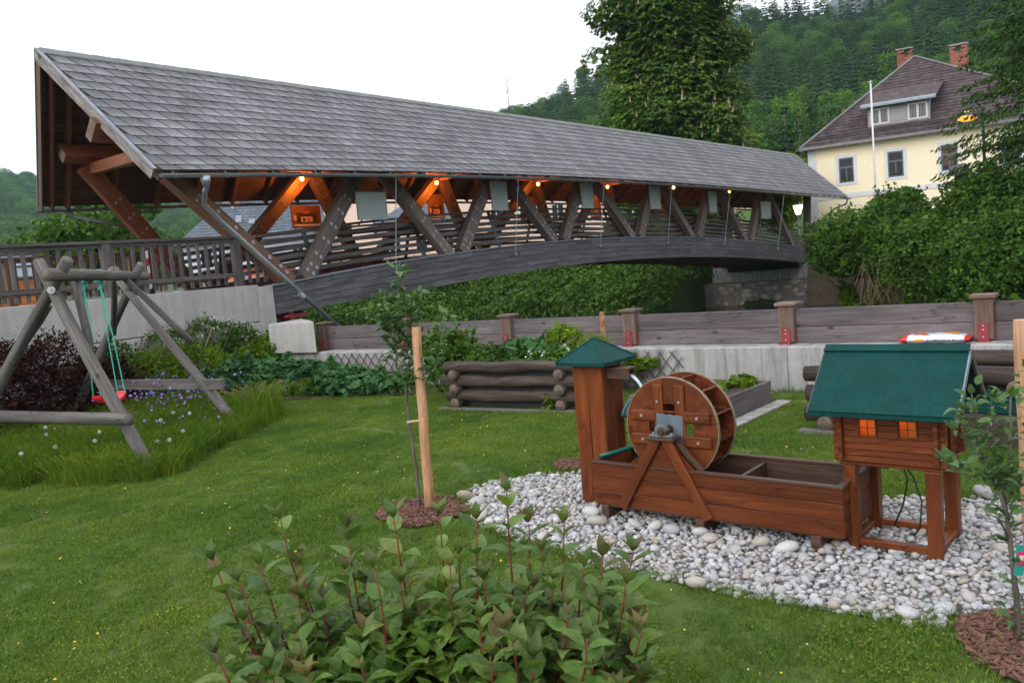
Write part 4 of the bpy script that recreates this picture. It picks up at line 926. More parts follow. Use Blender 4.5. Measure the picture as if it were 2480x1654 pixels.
mj = MB(); mj.tube(pts, [.014, .012, .011, .01, .009, .009, .01, .01, .011], 8, rough=.5); mj.tube([(p[0]-.012, p[1]+.012, p[2]-.006) for p in pts], .004, 5, rough=.6); mj.build('jet', M['stream'], wj, smooth=True)

TR = thing('mill_trough', 'long reddish wooden water trough on skids under the water wheel', 'trough', MP, rzM)
u0, u1, v0, v1 = -1.965, -.425, -.12, .34
for k, (za, zb) in enumerate(((.10, .188), (.19, .278), (.28, .356))):
    MB().box(u0, u1, v0, v0+.025, za, zb).build('plank', M['mill'], TR, bevel=.003); MB().box(u0, u1, v1-.025, v1, za, zb).build('plank', M['mill'], TR, bevel=.003)
    MB().box(u1-.026, u1-.002, v0+.026, v1-.026, za, zb).build('plank', M['mill'], TR); MB().box(u0+.002, u0+.026, v0+.026, v1-.026, za, zb).build('plank', M['mill'], TR)
MB().box(u0-.006, u1+.006, v0-.006, v0+.03, .358, .372).build('rim_board', M['mill_dark'], TR, bevel=.002); MB().box(u0-.006, u1+.006, v1-.03, v1+.006, .358, .372).build('rim_board', M['mill_dark'], TR, bevel=.002)
MB().box(u1-.03, u1+.006, v0+.031, v1-.031, .358, .372).build('rim_board', M['mill_dark'], TR); MB().box(u0-.006, u0+.03, v0+.031, v1-.031, .358, .372).build('rim_board', M['mill_dark'], TR)
MB().box(u0+.03, u1-.03, v0+.0255, v0+.029, .12, .354).box(u0+.03, u1-.03, v1-.029, v1-.0255, .12, .354).build('liner', M['mill_dark'], TR)
MB().box(u0+.01, u1-.01, v0+.01, v1-.01, .09, .105).build('bottom', M['mill_dark'], TR); MB().box(-1.03, -1.01, v0+.026, v1-.026, .1, .34).build('divider', M['mill_dark'], TR)
MB().box(u0+.027, -1.031, v0+.026, v1-.026, .2, .25).box(-1.009, u1-.027, v0+.026, v1-.026, .2, .235).build('trough_water', M['river'], TR)
for s in (-.57, -1.235, -1.885): MB().box(s-.027, s+.027, v0-.012, v1+.01, .0, .099).build('skid', M['mill_dark'], TR, bevel=.004)
# A frame with bearing in front
AF = MB(); ax = -1.445
MB().beam((-1.755, v0-.013, .10), (ax-.035, v0-.013, .545), .062, .024, (0, -1, 0)).build('frame_leg', M['mill'], TR, bevel=.003)
MB().beam((-1.175, v0-.0135, .10), (ax+.03, v0-.0135, .545), .062, .024, (0, -1, 0)).build('frame_leg', M['mill'], TR, bevel=.003)
MB().prism([(-1.70, .372), (-1.255, .372), (-1.335, .45), (-1.575, .45)], (0, v0+.001, 0), (1, 0, 0), (0, 0, 1), (0, 1, 0), .02).build('infill_board', M['mill'], TR)
MB().prism([(-1.573, .452), (-1.337, .452), (-1.39, .54), (-1.5, .54)], (0, v0+.001, 0), (1, 0, 0), (0, 0, 1), (0, 1, 0), .02).build('infill_board', M['mill'], TR)
MB().beam((-1.22, v0+.03, .372), (ax+.06, v0+.03, .54), .03, .02, (0, -1, 0)).build('frame_leg', M['mill_dark'], TR)
MB().box(ax-.095, ax+.095, v0-.05, v0+.05, .545, .562).build('bearing_board', M['mill_dark'], TR, bevel=.003)
MB().box(ax-.075, ax+.075, v0-.028, v0+.024, .562, .574).prism([(-.035, 0), (.035, 0), (.04, .03), (.03, .052), (.012, .062), (-.012, .062), (-.03, .052), (-.04, .03)], (ax, v0-.022, .573), (1, 0, 0), (0, 0, 1), (0, 1, 0), .04).build('pillow_block', M['frame_grey'], TR, bevel=.003)
for s in (-.06, .06): MB().tube([(ax+s, v0, .574), (ax+s, v0, .585)], .008, 6).build('bolt', M['galv'], TR)
# wheel
WH = thing('waterwheel', 'round reddish wooden water wheel with grey hub plate over the trough', 'water wheel', tuple(mill(-1.435, .085, .592)), rzM)
Rw = .305
def ring(y, t, name, ro, ri, m, nseg=4):
    for k in range(nseg):
        a0, a1 = 2*math.pi*k/nseg+.006+R(8), 2*math.pi*(k+1)/nseg-.006+R(8); N = 12; poly = [(ro*math.cos(a0+(a1-a0)*i/N), ro*math.sin(a0+(a1-a0)*i/N)) for i in range(N+1)] + [(ri*math.cos(a1-(a1-a0)*i/5), ri*math.sin(a1-(a1-a0)*i/5)) for i in range(6)]
        mb = MB(); n = len(poly)
        # split into quads to keep the ring clean
        for i in range(N):
            A0, A1 = a0+(a1-a0)*i/N, a0+(a1-a0)*(i+1)/N; q = [(ri*math.cos(A0), ri*math.sin(A0)), (ri*math.cos(A1), ri*math.sin(A1)), (ro*math.cos(A1), ro*math.sin(A1)), (ro*math.cos(A0), ro*math.sin(A0))]
            c = [(x, y+t, z) for x, z in q] + [(x, y, z) for x, z in q]; mb.hex8(c)
        mb.build(name, m, WH)
for y in (-.115, .095):
    ring(y, .02, 'felloe', Rw-.003, .148, M['mill']); ring(y-.001, .022, 'rim', Rw, Rw-.004, M['rim_wood'], 6)
    for s in (-.072, .072):
        MB().beam((s, y-.011, -.255), (s, y-.011, .262), .02, .062, (0, -1, 0) if False else (1, 0, 0)).build('spoke', M['mill'], WH) if False else None
        for a, b in (((-.262, 0), (-.086, 0)), ((.086, 0), (.262, 0))):
            MB().box(a[0], b[0], y-.022, y-.0005, s-.032, s+.032).build('spoke', M['mill'], WH, bevel=.007)
        MB().box(s-.033, s+.033, y-.018, y-.0006, -.262, .262).build('spoke', M['mill'], WH, bevel=.006)
        for q in (-.2, .2):
            MB().tube([(q*.92, y-.022, s), (q*.92, y-.028, s)], .009, 8).build('bolt', M['galv'], WH); MB().tube([(s, y-.018, q*.8), (s, y-.024, q*.8)], .008, 8).build('bolt', M['galv'], WH)
    MB().box(-.04, .04, y-.012, y-.0004, .095, .105).build('cross_piece', M['mill'], WH)
pl = MB().box(-.088, .088, -.1355, -.133, -.105, .085).build('hub_plate', M['frame_grey'], WH, bevel=.003); pl.rotation_euler = (0, R(3), 0)
for i in range(12):
    a = 2*math.pi*i/12+.2; d = Vector((math.cos(a), 0, math.sin(a))); tn = Vector((-math.sin(a), 0, math.cos(a)))
    p0, p1 = d*.165, d*.298 + tn*.035
    MB().beam(p0+Vector((0, -.0, 0)), p1, .19, .012, tn).build('paddle', M['mill'], WH)
MB().tube([(0, -.25, 0), (0, .16, 0)], .017, 12).tube([(0, -.136, 0), (0, -.15, 0)], .026, 12).tube([(0, -.232, 0), (0, -.2, 0)], .03, 14).build('axle', M['red_iron_old'] if 'red_iron_old' in M else M['mill_dark'], WH, smooth=False)
# hose and coil
hs = thing('garden_hose', 'short green hose with red coupling lying over the trough corner', 'hose', MP, rzM)
MB().tube([(-1.95, -.05, .385), (-1.9, .02, .392), (-1.86, .08, .402), (-1.82, .13, .412), (-1.79, .17, .42)], .0135, 10).build('hose', M['hose'], hs, smooth=True)
MB().tube([(-1.8, .155, .418), (-1.775, .19, .424)], .019, 10).tube([(-1.777, .187, .4235), (-1.765, .205, .427)], .016, 10, mi=1).build('coupling', [M['hose'], M['red_plastic']], hs)
hc = thing('hose_coil', 'grey teal hose coil with blue coupling hanging behind the wooden tower', 'hose', MP, rzM)
for q in range(5):
    MB().tube([(x1+.035+.012*q+.02*math.sin(t), .30+.012*q+.05*math.cos(t)+.01*q, .62+.055*math.sin(t+.4)-.008*q) for t in np.linspace(-.3, 3.6, 12)], .011, 7).build('coil', M['teal_hose'], hc, smooth=True)
MB().tube([(x1+.06, .33, .58), (x1+.065, .33, .54)], .024, 10).build('coupling', M['blue_plastic'], hc, smooth=True)
for q in (0, .022, .045): MB().tube([(x1+.05+q, .33, .56), (x1+.05+q, .325, .45), (x1+.06+q, .31, .3)], .010, 7).build('pipe', M['black'], hc, smooth=True)

# ---------------------------------------------------------------- mill house
HS = thing('mill_house', 'miniature log cabin with green roof and lit windows on wooden legs', 'model house', MP, rzM)
hx0, hx1, hy0, hy1, hz0 = -.48, 0.0, .03, .42, .468; lh = .0333; t = .026
wins = [(-.382, -.289), (-.191, -.097)]
def hlog(*a): return MB().box(*a).build('log', M['mill'], HS, bevel=.003)
for k in range(8):
    z0, z1 = hz0+k*lh+.0006, hz0+(k+1)*lh-.0006
    ends = (hx0-.03, hx1+.03)
    if k in (4, 5, 6):
        e = [ends[0], wins[0][0], wins[0][1], wins[1][0], wins[1][1], ends[1]]
        for a, b in ((e[0], e[1]), (e[2], e[3]), (e[4], e[5])): hlog(a, b, hy0, hy0+t, z0, z1)
        hlog(ends[0], ends[1], hy1-t, hy1, z0, z1)
    else:
        hlog(ends[0], ends[1], hy0, hy0+t, z0, z1); hlog(ends[0], ends[1], hy1-t, hy1, z0, z1)
    za, zb = z0+lh/2, min(z1+lh/2, hz0+8*lh)
    door = k >= 1
    for X0, sd_ in ((hx1-t, 1), (hx0, -1)):
        if sd_ == 1 and 1 <= k <= 6:
            hlog(X0, X0+t, hy0-.03, hy0+.06, za-lh/2+.0003, zb-lh/2-.0003) if False else None
            hlog(X0+.0015, X0+t-.0015, hy0-.03, hy0+.05, za, zb); hlog(X0+.0015, X0+t-.0015, hy0+.2, hy1+.03, za, zb)
        else: hlog(X0+.0015, X0+t-.0015, hy0-.03, hy1+.03, za, zb)
dr = MB().box(hx1-.02, hx1-.008, hy0+.052, hy0+.198, hz0+.05, hz0+.25).build('door', M['mill'], HS)
MB().box(hx1-.004, hx1+.008, hy0+.045, hy0+.06, hz0+.03, hz0+.25).box(hx1-.004, hx1+.008, hy0+.19, hy0+.205, hz0+.03, hz0+.25).box(hx1-.006, hx1+.003, hy0+.118, hy0+.124, hz0+.06, hz0+.24).build('door_frame', M['mill'], dr)
M['pine_int'] = plain('varnished pine inside', [(.5, .2, .06), (.6, .27, .09)], 6, .5, .1)
for a, b in wins:
    zA, zB = hz0+4*lh, hz0+7*lh; w_ = MB(); q = .008
    w_.box(a, b, hy0-.004, hy0+.012, zA, zA+q).box(a, b, hy0-.004, hy0+.012, zB-q, zB).box(a, a+q, hy0-.004, hy0+.012, zA+q, zB-q).box(b-q, b, hy0-.004, hy0+.012, zA+q, zB-q); wo = w_.build('window', M['mill'], HS)
    MB().box((a+b)/2-.0015, (a+b)/2+.0015, hy0+.002, hy0+.006, zA+q, zB-q).box(a+q, b-q, hy0+.002, hy0+.006, (zA+zB)/2-.0015, (zA+zB)/2+.0015).build('glazing_bar', M['mill'], wo)
MB().box(hx0+.03, hx1-.03, hy0+.16, hy0+.165, hz0+.01, hz0+.26).build('inner_wall', M['pine_int'], HS); MB().box(hx0+.02, hx1-.02, hy0+.027, hy1-.027, hz0+.001, hz0+.008).build('floor', M['pine_int'], HS)
L = bpy.data.lights.new('cabin_light', 'POINT'); L.energy = .3; L.color = (1, .3, .05); L.shadow_soft_size = .02; lo = bpy.data.objects.new('cabin_light', L); COL.objects.link(lo); lo.parent = HS; lo.location = (-.24, hy0+.08, hz0+.24)
L2 = bpy.data.lights.new('cabin_light', 'POINT'); L2.energy = .12; L2.color = (1, .3, .05); L2.shadow_soft_size = .02; lo = bpy.data.objects.new('cabin_light', L2); COL.objects.link(lo); lo.parent = HS; lo.location = (-.42, hy0+.08, hz0+.16)
# roof
rl, rr, re_, zr_, ze = -.592, .105, -.085, 1.022, .742; ym = .225; yb = 2*ym-re_
for ya, s in ((re_, 1), (yb, -1)):
    a0, a1 = Vector((rl, ya, ze)), Vector((rr, ya, ze)); b0, b1 = Vector((rl, ym+.0*s, zr_)), Vector((rr, ym, zr_)); n = Vector((0, -(zr_-ze)*s, (ym-re_))).normalized()*.014
    mb = MB(); mb.hex8([a0, a1, b1, b0, a0+n, a1+n, b1+n, b0+n]) if s == 1 else mb.hex8([a1, a0, b0, b1, a1+n, a0+n, b0+n, b1+n]); mb.build('roof_sheet', M['green'], HS, bevel=.002)
    MB().beam(a0+Vector((0, 0, -.006)), a1+Vector((0, 0, -.006)), .012, .02).build('eave_fold', M['green'], HS)
    for x in (rr+.001, rl-.001): MB().beam((x, ya, ze-.008), (x, ym, zr_-.008), .012, .03, (0, 0, 1)).build('barge', M['flash'] if x > 0 and s == 1 else M['steel_dark'], HS)
MB().beam((rl-.003, ym-.012, zr_+.016), (rr+.003, ym-.012, zr_+.016), .05, .006, (0, -.7, 1)).build('ridge_fold', M['green'], HS)
for x in (hx1-.02, hx0): MB().prism([(hy0-.02, hz0+8.5*lh), (hy1+.02, hz0+8.5*lh), (ym, zr_-.03)], (x, 0, 0), (0, 1, 0), (0, 0, 1), (1, 0, 0), .018).build('gable', M['mill'], HS)
# stand
lg = .066
for X, Y in ((hx0+.02, 0), (hx1-lg, 0), (hx0+.02, .415-lg), (hx1-lg, .415-lg)): MB().box(X, X+lg, Y, Y+lg, .0, .455).build('leg', M['mill'], HS, bevel=.004)
MB().box(hx0+.02+lg, hx1-lg, .006, .05, .035, .068).build('base_rail', M['mill'], HS, bevel=.003); MB().box(hx0+.02+lg, hx1-lg, .36, .405, .035, .068).build('base_rail', M['mill'], HS, bevel=.003)
MB().box(hx0+.026, hx0+.07, lg, .415-lg, .035, .068).build('base_rail', M['mill'], HS, bevel=.003); MB().box(hx1-.05, hx1-.006, lg, .415-lg, .035, .068).build('base_rail', M['mill'], HS, bevel=.003)
MB().box(hx0-.0, hx1+.0, .012, .43, .456, .467).build('floor_board', M['mill'], HS, bevel=.002)
MB().box(-.31, -.27, .12, .2, .42, .455).build('junction_box', M['frame_grey'], HS)
MB().tube([(-.23, .2, .455), (-.2, .2, .35), (-.24, .25, .2), (-.3, .32, .08), (-.33, .38, .03)], .0045, 6).build('cable', M['black'], HS, smooth=True)
MB().tube([(-.235, .2, .455), (-.17, .18, .38), (-.13, .18, .25), (-.15, .2, .1), (-.2, .26, .03)], .0045, 6).build('cable', M['black'], HS, smooth=True)
MB().tube([(-.29, .14, .45), (-.33, .12, .43), (-.38, .1, .44), (-.4, .09, .455)], .005, 6).build('cable', M['zinc'], HS, smooth=True)

# ---------------------------------------------------------------- log planters, raised bed
def planter(name, lab, p, ang, Lx, Ly, rows_, r, label2=None):
    T = thing(name, lab, 'planter', p, ang)
    def lg_(a, b, rr, key): return MB().tube([Vector(a).lerp(Vector(b), q/9)+Vector((0, 0, .006*math.sin(q*1.3+a[0]*5))) for q in range(10)], [rr*(1+.05*math.sin(q*2+a[2]*9)) for q in range(10)], 12, capmi=1, rough=.12).build('log', [M['log'], M['log_end']], T, smooth=True)
    for k in range(rows_):
        z = .075 + k*.165
        for x in (.06, Lx-.06): lg_((x, -.1, z), (x, Ly+.1, z), r, k)
        for y in (0, Ly): lg_((-.12+random.uniform(-.03, .03), y, z+.085), (Lx+.1+random.uniform(-.03, .03), y, z+.085), r*1.06, k)
    MB().box(.1, Lx-.1, .06, .075, .02, .165*rows_).build('liner', M['black'], T)
    MB().box(.08, Lx-.08, .08, Ly-.06, .05, .165*rows_-.06).build('soil', M['soil'], T)
    MB().box(-.15, Lx+.15, -.16, -.06, 0.005, .03).build('base_slab', M['gravel'], T)
    return T
PL = planter('log_planter', 'dark log raised bed with vegetables between sapling and wooden tower', (-.72, 9.62, 0), R(-33), 1.52, 1.0, 3, .06)
PL2 = planter('log_planter', 'dark log raised bed behind the mill house at the right edge', (2.55, 6.9, 0), R(-39), 1.5, .9, 3, .066)
tb = thing('planter_box', 'dark green plastic plant box standing by the right log bed', 'plant box', (3.25, 6.15, 0), R(-39))
MB().box(-.1, .6, -.1, .1, .25, .37).build('box', M['green'], tb, bevel=.01); MB().box(-.115, .615, -.115, .115, .371, .39).build('box_rim', M['green'], tb, bevel=.004); MB().box(-.08, .58, -.09, .09, 0, .249).build('stand', M['log'], tb)
RB = thing('raised_bed', 'small raised vegetable bed of grey boards behind the water wheel', 'raised bed', (2.53, 8.2, 0), R(229))
MB().box(-.0, 1.0, -.03, 0, .0, .24).build('board', M['fence'], RB, bevel=.003); MB().box(0, 1.0, -1.0, -.97, 0, .24).build('board', M['fence'], RB, bevel=.003)
MB().box(-.031, -.001, -1.0, 0, 0, .24).build('board', M['fence'], RB, bevel=.003); MB().box(1.001, 1.03, -1.0, 0, 0, .24).build('board', M['fence'], RB, bevel=.003)
MB().box(0.002, .998, -.968, -.032, .02, .2).build('soil', M['soil'], RB)
for i in range(7): MB().box(-.12+i*.2, .07+i*.2, .02, .17, .004, .03).build('paver', M['concrete_old'], RB, bevel=.004)
# stakes
def stake(p, top, r, m, lab, group=None):
    p = Vector(p); top = Vector(top); T = thing('stake', lab, 'stake', p, 0, group); d = top-p; pts = [d*(i/7) + Vector((.003*math.sin(i*2), 0, 0)) for i in range(8)]
    MB().tube(pts, [r*(1.06-.02*i) for i in range(8)], 14, rough=.05).build('pole', M[m], T, smooth=True); return T
stake((-.665, 5.58, 0), (-.635, 5.56, 1.272), .034, 'stake', 'pale debarked round stake supporting the left sapling')
stake((1.08, 9.75, 0), (1.08, 9.75, .97), .03, 'stake_bark', 'stake with bark remains behind the green tower roof')
stake((2.26, 3.62, 0), (2.235, 3.62, 1.2), .033, 'stake', 'pale stake at the right picture edge behind the apple sapling')
tw = thing('twine', 'pale twine tying the left sapling to its stake', 'twine', (-.7, 5.58, .62))
for q in range(3): MB().tube([(-.065, .02, .0+q*.006), (0, -.02, .012+q*.004), (.06, -.045, .018+q*.005), (.085, .0, .02+q*.004), (.04, .04, .016), (-.065, .035, 0)], .0035, 5).build('strand', M['twine'], tw)
# ---------------------------------------------------------------- yellow house across the river
hp = Vector((17.38, 46.88, 0)); HR = R(-31)
YH = thing('yellow_house', 'cream plastered two storey house with steep dark hipped roof and brick chimneys', 'house', hp, HR)
Wd, Dp, GZ, EZ = 13.2, 10.0, 1.0, 6.3
# front wall pieces round the windows so that the openings are real
wx = [(1.56, 2.32), (4.02, 4.78), (6.55, 7.31), (9.3, 10.06), (11.6, 12.3)]; z0, z1 = 4.32, 5.66; lx = [(1.56, 2.32), (4.02, 4.78), (6.55, 7.31), (9.3, 10.06)]; l0, l1 = 1.9, 3.1
wl = MB(); xs = 0
for a, b in wx: wl.box(xs, a, 0, .3, 3.75, EZ); wl.box(a, b, 0, .3, 3.75, z0); wl.box(a, b, 0, .3, z1, EZ); xs = b
wl.box(xs, Wd, 0, .3, 3.75, EZ); wl.build('upper_wall', M['plaster'], YH)
MB().box(0, Wd, 0, .3, GZ-.6, 3.5).build('lower_wall', M['plaster'], YH)
MB().box(0, .3, .3, Dp, GZ-.6, EZ).box(.3, Wd, Dp-.3, Dp, GZ-.6, EZ).box(Wd-.3, Wd, .3, Dp-.3, GZ-.6, EZ).build('side_walls', M['plaster'], YH)
MB().box(-.03, Wd+.03, -.04, .3, 3.5, 3.75).build('string_course', M['white'], YH)
for x in (-.02,): MB().box(x-.02, x+.42, -.035, -.002, GZ-.6, 3.498).box(x-.02, x+.42, -.035, -.002, 3.752, EZ).build('corner_band', M['white'], YH)
MB().box(-.15, Wd, -.28, 0, EZ, EZ+.12).build('cornice', M['white'], YH)
def window(a, b, z0, z1, flowers=False, curtain=False, parent=YH):
    w = b-a; s = MB(); q = .16
    s.box(a-q, b+q, -.03, -.001, z1, z1+q).box(a-q, b+q, -.03, -.001, z0-q*.8, z0).box(a-q, a, -.03, -.001, z0, z1).box(b, b+q, -.03, -.001, z0, z1); so_ = s.build('window', M['white'], parent)
    f = MB(); e = .07; zc = z0+(z1-z0)*.62
    f.box(a, b, -.005, .06, z1-e, z1).box(a, b, -.005, .06, z0, z0+e).box(a, a+e, -.005, .06, z0+e, z1-e).box(b-e, b, -.005, .06, z0+e, z1-e).box(a+e, b-e, -.01, .06, zc-.05, zc+.05).box((a+b)/2-.03, (a+b)/2+.03, 0, .05, z0+e, zc-.05)
    f.build('frame', M['frame_grey'], so_); MB().box(a+e, b-e, .03, .04, z0+e, z1-e).build('glass', M['glass'], so_)
    if curtain:
        c = MB(); 
        for i in range(14): c.box(a+e+(w-2*e)*i/14, a+e+(w-2*e)*(i+.7)/14, .022, .028, z0+.3, z1-e)
        c.build('curtain', solid('pale orange curtain', (.14, .08, .055), .9), so_)
    if flowers:
        P = np.random.uniform((a+e, -.02, z0+e), (b-e, .02, z0+.28), (60, 3)); npobj('window_plants', leaf_quads(P, .08), M['bush_light'], so_)
window(*wx[0], z0, z1, True); window(*wx[1], z0, z1, True); window(*wx[2], z0, z1, False, True); window(*wx[3], z0, z1); window(*wx[4], z0, z1)
# roof: hip at the left, ridge running back
ov = .38; e0 = EZ+.1; A = Vector((-ov, -.45, e0)); B_ = Vector((Wd+.3, -.45, e0)); Cc = Vector((Wd+.3, Dp+.45, e0)); D_ = Vector((-ov, Dp+.45, e0)); R0_, R1_ = Vector((5.15, 4.6, 11.15)), Vector((5.7, 6.4, 11.15))
def roof_plane(a, b, c, d, nrow, name, m):
    """rows of shingles between eave a-b and top d-c"""
    nrm = (b-a).cross(d-a).normalized(); mb = MB()
    for r_ in range(nrow):
        t0, t1 = r_/nrow, min((r_+1)/nrow+.2/nrow, 1); l0_, r0_, l1_, r1_ = a.lerp(d, t0), b.lerp(c, t0), a.lerp(d, t1), b.lerp(c, t1); n = max(1, int((r0_-l0_).length/.62))
        for k in range(n):
            j = .012*random.random(); x, y = k/n, (k+1)/n-.015/n; p = [l0_.lerp(r0_, x), l0_.lerp(r0_, y), l1_.lerp(r1_, y), l1_.lerp(r1_, x)]
            mb.hex8([q - nrm*.05 for q in p] + [p[0]+nrm*(.035+j), p[1]+nrm*(.035+j), p[2]+nrm*.01, p[3]+nrm*.01])
    return mb.build(name, m, YH, kind='stuff')
def isl(m):
    m = m.copy(); nt = m.node_tree; oi = [n for n in nt.nodes if n.type == 'OBJECT_INFO'][0]; ge = nt.nodes.new('ShaderNodeNewGeometry'); nt.links.new(ge.outputs['Random Per Island'], oi.outputs['Random'].links[0].to_socket); return m
M['brown_i'] = isl(M['brown_tile']); M['grey_i'] = isl(M['grey_roof']); M['old_grey_i'] = isl(plain('old grey shingle', [(.16, .15, .15), (.26, .25, .25)], 3, .85, .2, rnd=.15))
roof_plane(A, B_, R0_+Vector((.02, 0, 0)), R0_, 26, 'front_roof_shingles', M['brown_i'])
roof_plane(B_, Cc, R1_, R0_+Vector((.02, 0, 0)), 20, 'side_roof_shingles', M['old_grey_i'])
mb = MB(); mb.quad(D_, A, R0_, R1_); mb.quad(Cc, D_, R1_, R1_+Vector((.01, 0, 0))); mb.build('rear_roof', M['brown_tile'], YH)
for a, b in ((A, R0_), (B_, R0_)): MB().beam(a+Vector((0, 0, .06)), b+Vector((0, 0, .06)), .16, .06).build('hip_cap', M['old_grey_i'], YH)
MB().beam(A+Vector((.0, -.08, -.03)), B_+Vector((0, -.08, -.03)), .14, .13).build('gutter', M['zinc_dark'], YH)
sn = (R0_-A); fn_ = lambda x, t: A.lerp(R0_, t)*(1) if False else (A + (B_-A)*x).lerp(A+(B_-A)*x, 0)
up_n = (B_-A).cross(R0_-A).normalized()
def onroof(x, z, off=0):   # point on front roof plane at local x and height z
    t = (z-e0)/(R0_.z-e0); y = A.y+(R0_.y-A.y)*t; return Vector((x, y, z)) + up_n*off
sg = MB(); xs_ = np.linspace(.35, 12.3, 15)
for k in (.08, .2): sg.tube([onroof(.35, 6.82, k), onroof(12.2, 6.82, k)], .014, 5)
for x in np.linspace(.35, 12.2, 90): sg.beam(onroof(x, 6.82, .06), onroof(x, 6.82, .22), .012, .012)
sg.build('snow_guard', M['steel_dark'], YH)
# dormer
dx0, dx1, dz0, dz1 = 3.1, 6.1, 7.12, 8.12; dy = onroof(0, dz0).y-.02
MB().box(dx0, dx1, dy, dy+.15, dz0, dz1+.05).build('dormer_front', M['frost'] if False else plain('grey dormer cladding', [(.24, .24, .235), (.32, .32, .31)], 3, .8, .2), YH)
ck = plain('grey dormer cladding', [(.22, .22, .22), (.3, .3, .29)], 3, .8, .2)
for x in (dx0, dx1-.06): MB().prism([(dy+.15, dz0+.05), (dy+.15, dz1+.05), (dy+1.35, dz1+.42)], (x, 0, 0), (0, 1, 0), (0, 0, 1), (1, 0, 0), .06).build('dormer_cheek', ck, YH)
ra, rb = Vector((dx0-.3, dy-.35, dz1+.04)), Vector((dx1+.32, dy-.35, dz1+.04)); rc, rd = Vector((dx1+.62, onroof(0, 9.15).y, 9.2)), Vector((dx0-.1, onroof(0, 9.15).y, 9.2))
mb = MB(); mb.hex8([ra, rb, rc, rd] + [q+Vector((0, -.03, .07)) for q in (ra, rb, rc, rd)]); mb.build('dormer_roof', M['brown_tile'], YH)
MB().beam(ra+Vector((0, .06, .1)), rb+Vector((0, .06, .1)), .3, .03, (0, -.55, 1)).build('dormer_flashing', M['flash'], YH)
MB().beam(ra+Vector((0, -.05, .0)), rb+Vector((0, -.05, 0)), .1, .08).build('dormer_gutter', M['flash'], YH)
for a in (3.22, 5.05):
    f = MB(); b = a+.95; y = dy-.05; z0_, z1_ = dz0+.08, dz1-.06
    f.box(a, b, y, y+.06, z1_-.09, z1_).box(a, b, y, y+.06, z0_, z0_+.09).box(a, a+.09, y, y+.06, z0_+.09, z1_-.09).box(b-.09, b, y, y+.06, z0_+.09, z1_-.09).box((a+b)/2-.05, (a+b)/2+.05, y, y+.06, z0_+.09, z1_-.09)
    fo = f.build('window', M['frame_white'], YH); MB().box(a+.09, b-.09, y+.02, y+.05, z0_+.09, z1_-.09).build('glass', M['glass'], fo)
    c = MB(); 
    for i in range(11): c.box(a+.1+i*.07, a+.14+i*.07, y+.012, y+.018, z0_+.1, z1_-.1)
    c.build('curtain', plain('grey lace curtain', [(.16, .17, .17), (.28, .29, .29)], 30, .9, 0), fo)
def chimney(x0, x1, y0, y1, z0, z1, cap=True):
    mb = MB(); nz = int((z1-z0)/.1)
    core = MB().box(x0+.02, x1-.02, y0+.02, y1-.02, z0, z1-.35).build('chimney', M['mortar'], YH)
    for k in range(nz):
        z = z0+k*.1; hole = z > z1-.42
        for (ax, ay, bx, by) in ((x0, y0, x1, y0), (x1, y0, x1, y1), (x0, y1, x1, y1), (x0, y0, x0, y1)):
            L_ = math.hypot(bx-ax, by-ay); n = int(L_/.24); 
            for i in range(-1, n+1):
                a, b = max((i+.5*(k % 2))/n, 0), min((i+1+.5*(k % 2))/n, 1)-.015/n*2
                if b-a < .08: continue
                if hole and .25 < (a+b)/2 < .75: continue
                P0 = Vector((ax+(bx-ax)*a, ay+(by-ay)*a, z+.045)); P1 = Vector((ax+(bx-ax)*b, ay+(by-ay)*b, z+.045)); mb.beam(P0, P1, .09, .085)
    mb.build('bricks', M['brick_i'], core, kind='stuff'); MB().box(x0-.09, x1+.09, y0-.09, y1+.09, z1, z1+.07).build('chimney_cap', M['concrete_old'], core)
M['brick_i'] = isl(M['brick'])
chimney(4.25, 4.95, 5.1, 5.8, 9.4, 11.75); chimney(6.95, 7.75, 4.6, 5.4, 8.4, 11.35); chimney(7.0, 7.4, 7.0, 7.4, 9, 10.9)
# flagpole
fpz = YH.matrix_world; q = hp + Matrix.Rotation(HR, 3, 'Z') @ Vector((3.5, -1.2, 0))
FP = thing('flagpole', 'tall thin white metal flagpole in front of the yellow house', 'flagpole', (q.x*.97, q.y*.97, 1.0))
MB().tube([(0, 0, 0), (0, 0, 4), (0, 0, 8.0)], [.055, .05, .04], 12).build('pole', solid('white lacquered pole', (.6, .61, .64), .35), FP, smooth=True); MB().tube([(0, 0, 8.0), (0, 0, 8.06)], [.09, .09], 12).build('pole_cap', M['galv'], FP)
# street lamps
SL = thing('street_lamp', 'green street lamp with glowing orange shade in front of the spruce', 'street lamp', (19.2, 33.1, 1.0))
MB().tube([(0, 0, 0), (0, 0, 4.9), (-.1, 0, 5.15), (-.35, 0, 5.25), (-.62, 0, 5.15)], [.07, .05, .04, .03, .03], 8).build('lamp_pole', solid('dark green lamp pole', (.02, .07, .055), .5), SL, smooth=True)
MB().tube([(-.62, 0, 5.16), (-.62, 0, 4.9)], [.06, .09], 10).tube([(-.62, 0, 4.9), (-.62, 0, 4.75), (-.62, 0, 4.66)], [.09, .2, .36], 16, cap=False).build('lamp_shade', solid('dark green lamp shade', (.02, .07, .055), .5), SL, smooth=True)
MB().tube([(-.62, 0, 4.92), (-.62, 0, 4.84)], [.1, .1], 12).tube([(-.62, 0, 4.72), (-.62, 0, 4.62), (-.62, 0, 4.55)], [.3, .34, .2], 14).build('lamp_glass', glow('orange street lamp glass', (1, .42, .04), .85), SL, smooth=True)
WL = thing('garden_lamp', 'lit white lantern on a thin pole beyond the right bridge end', 'lamp', (15.05, 42.41, 1.0))
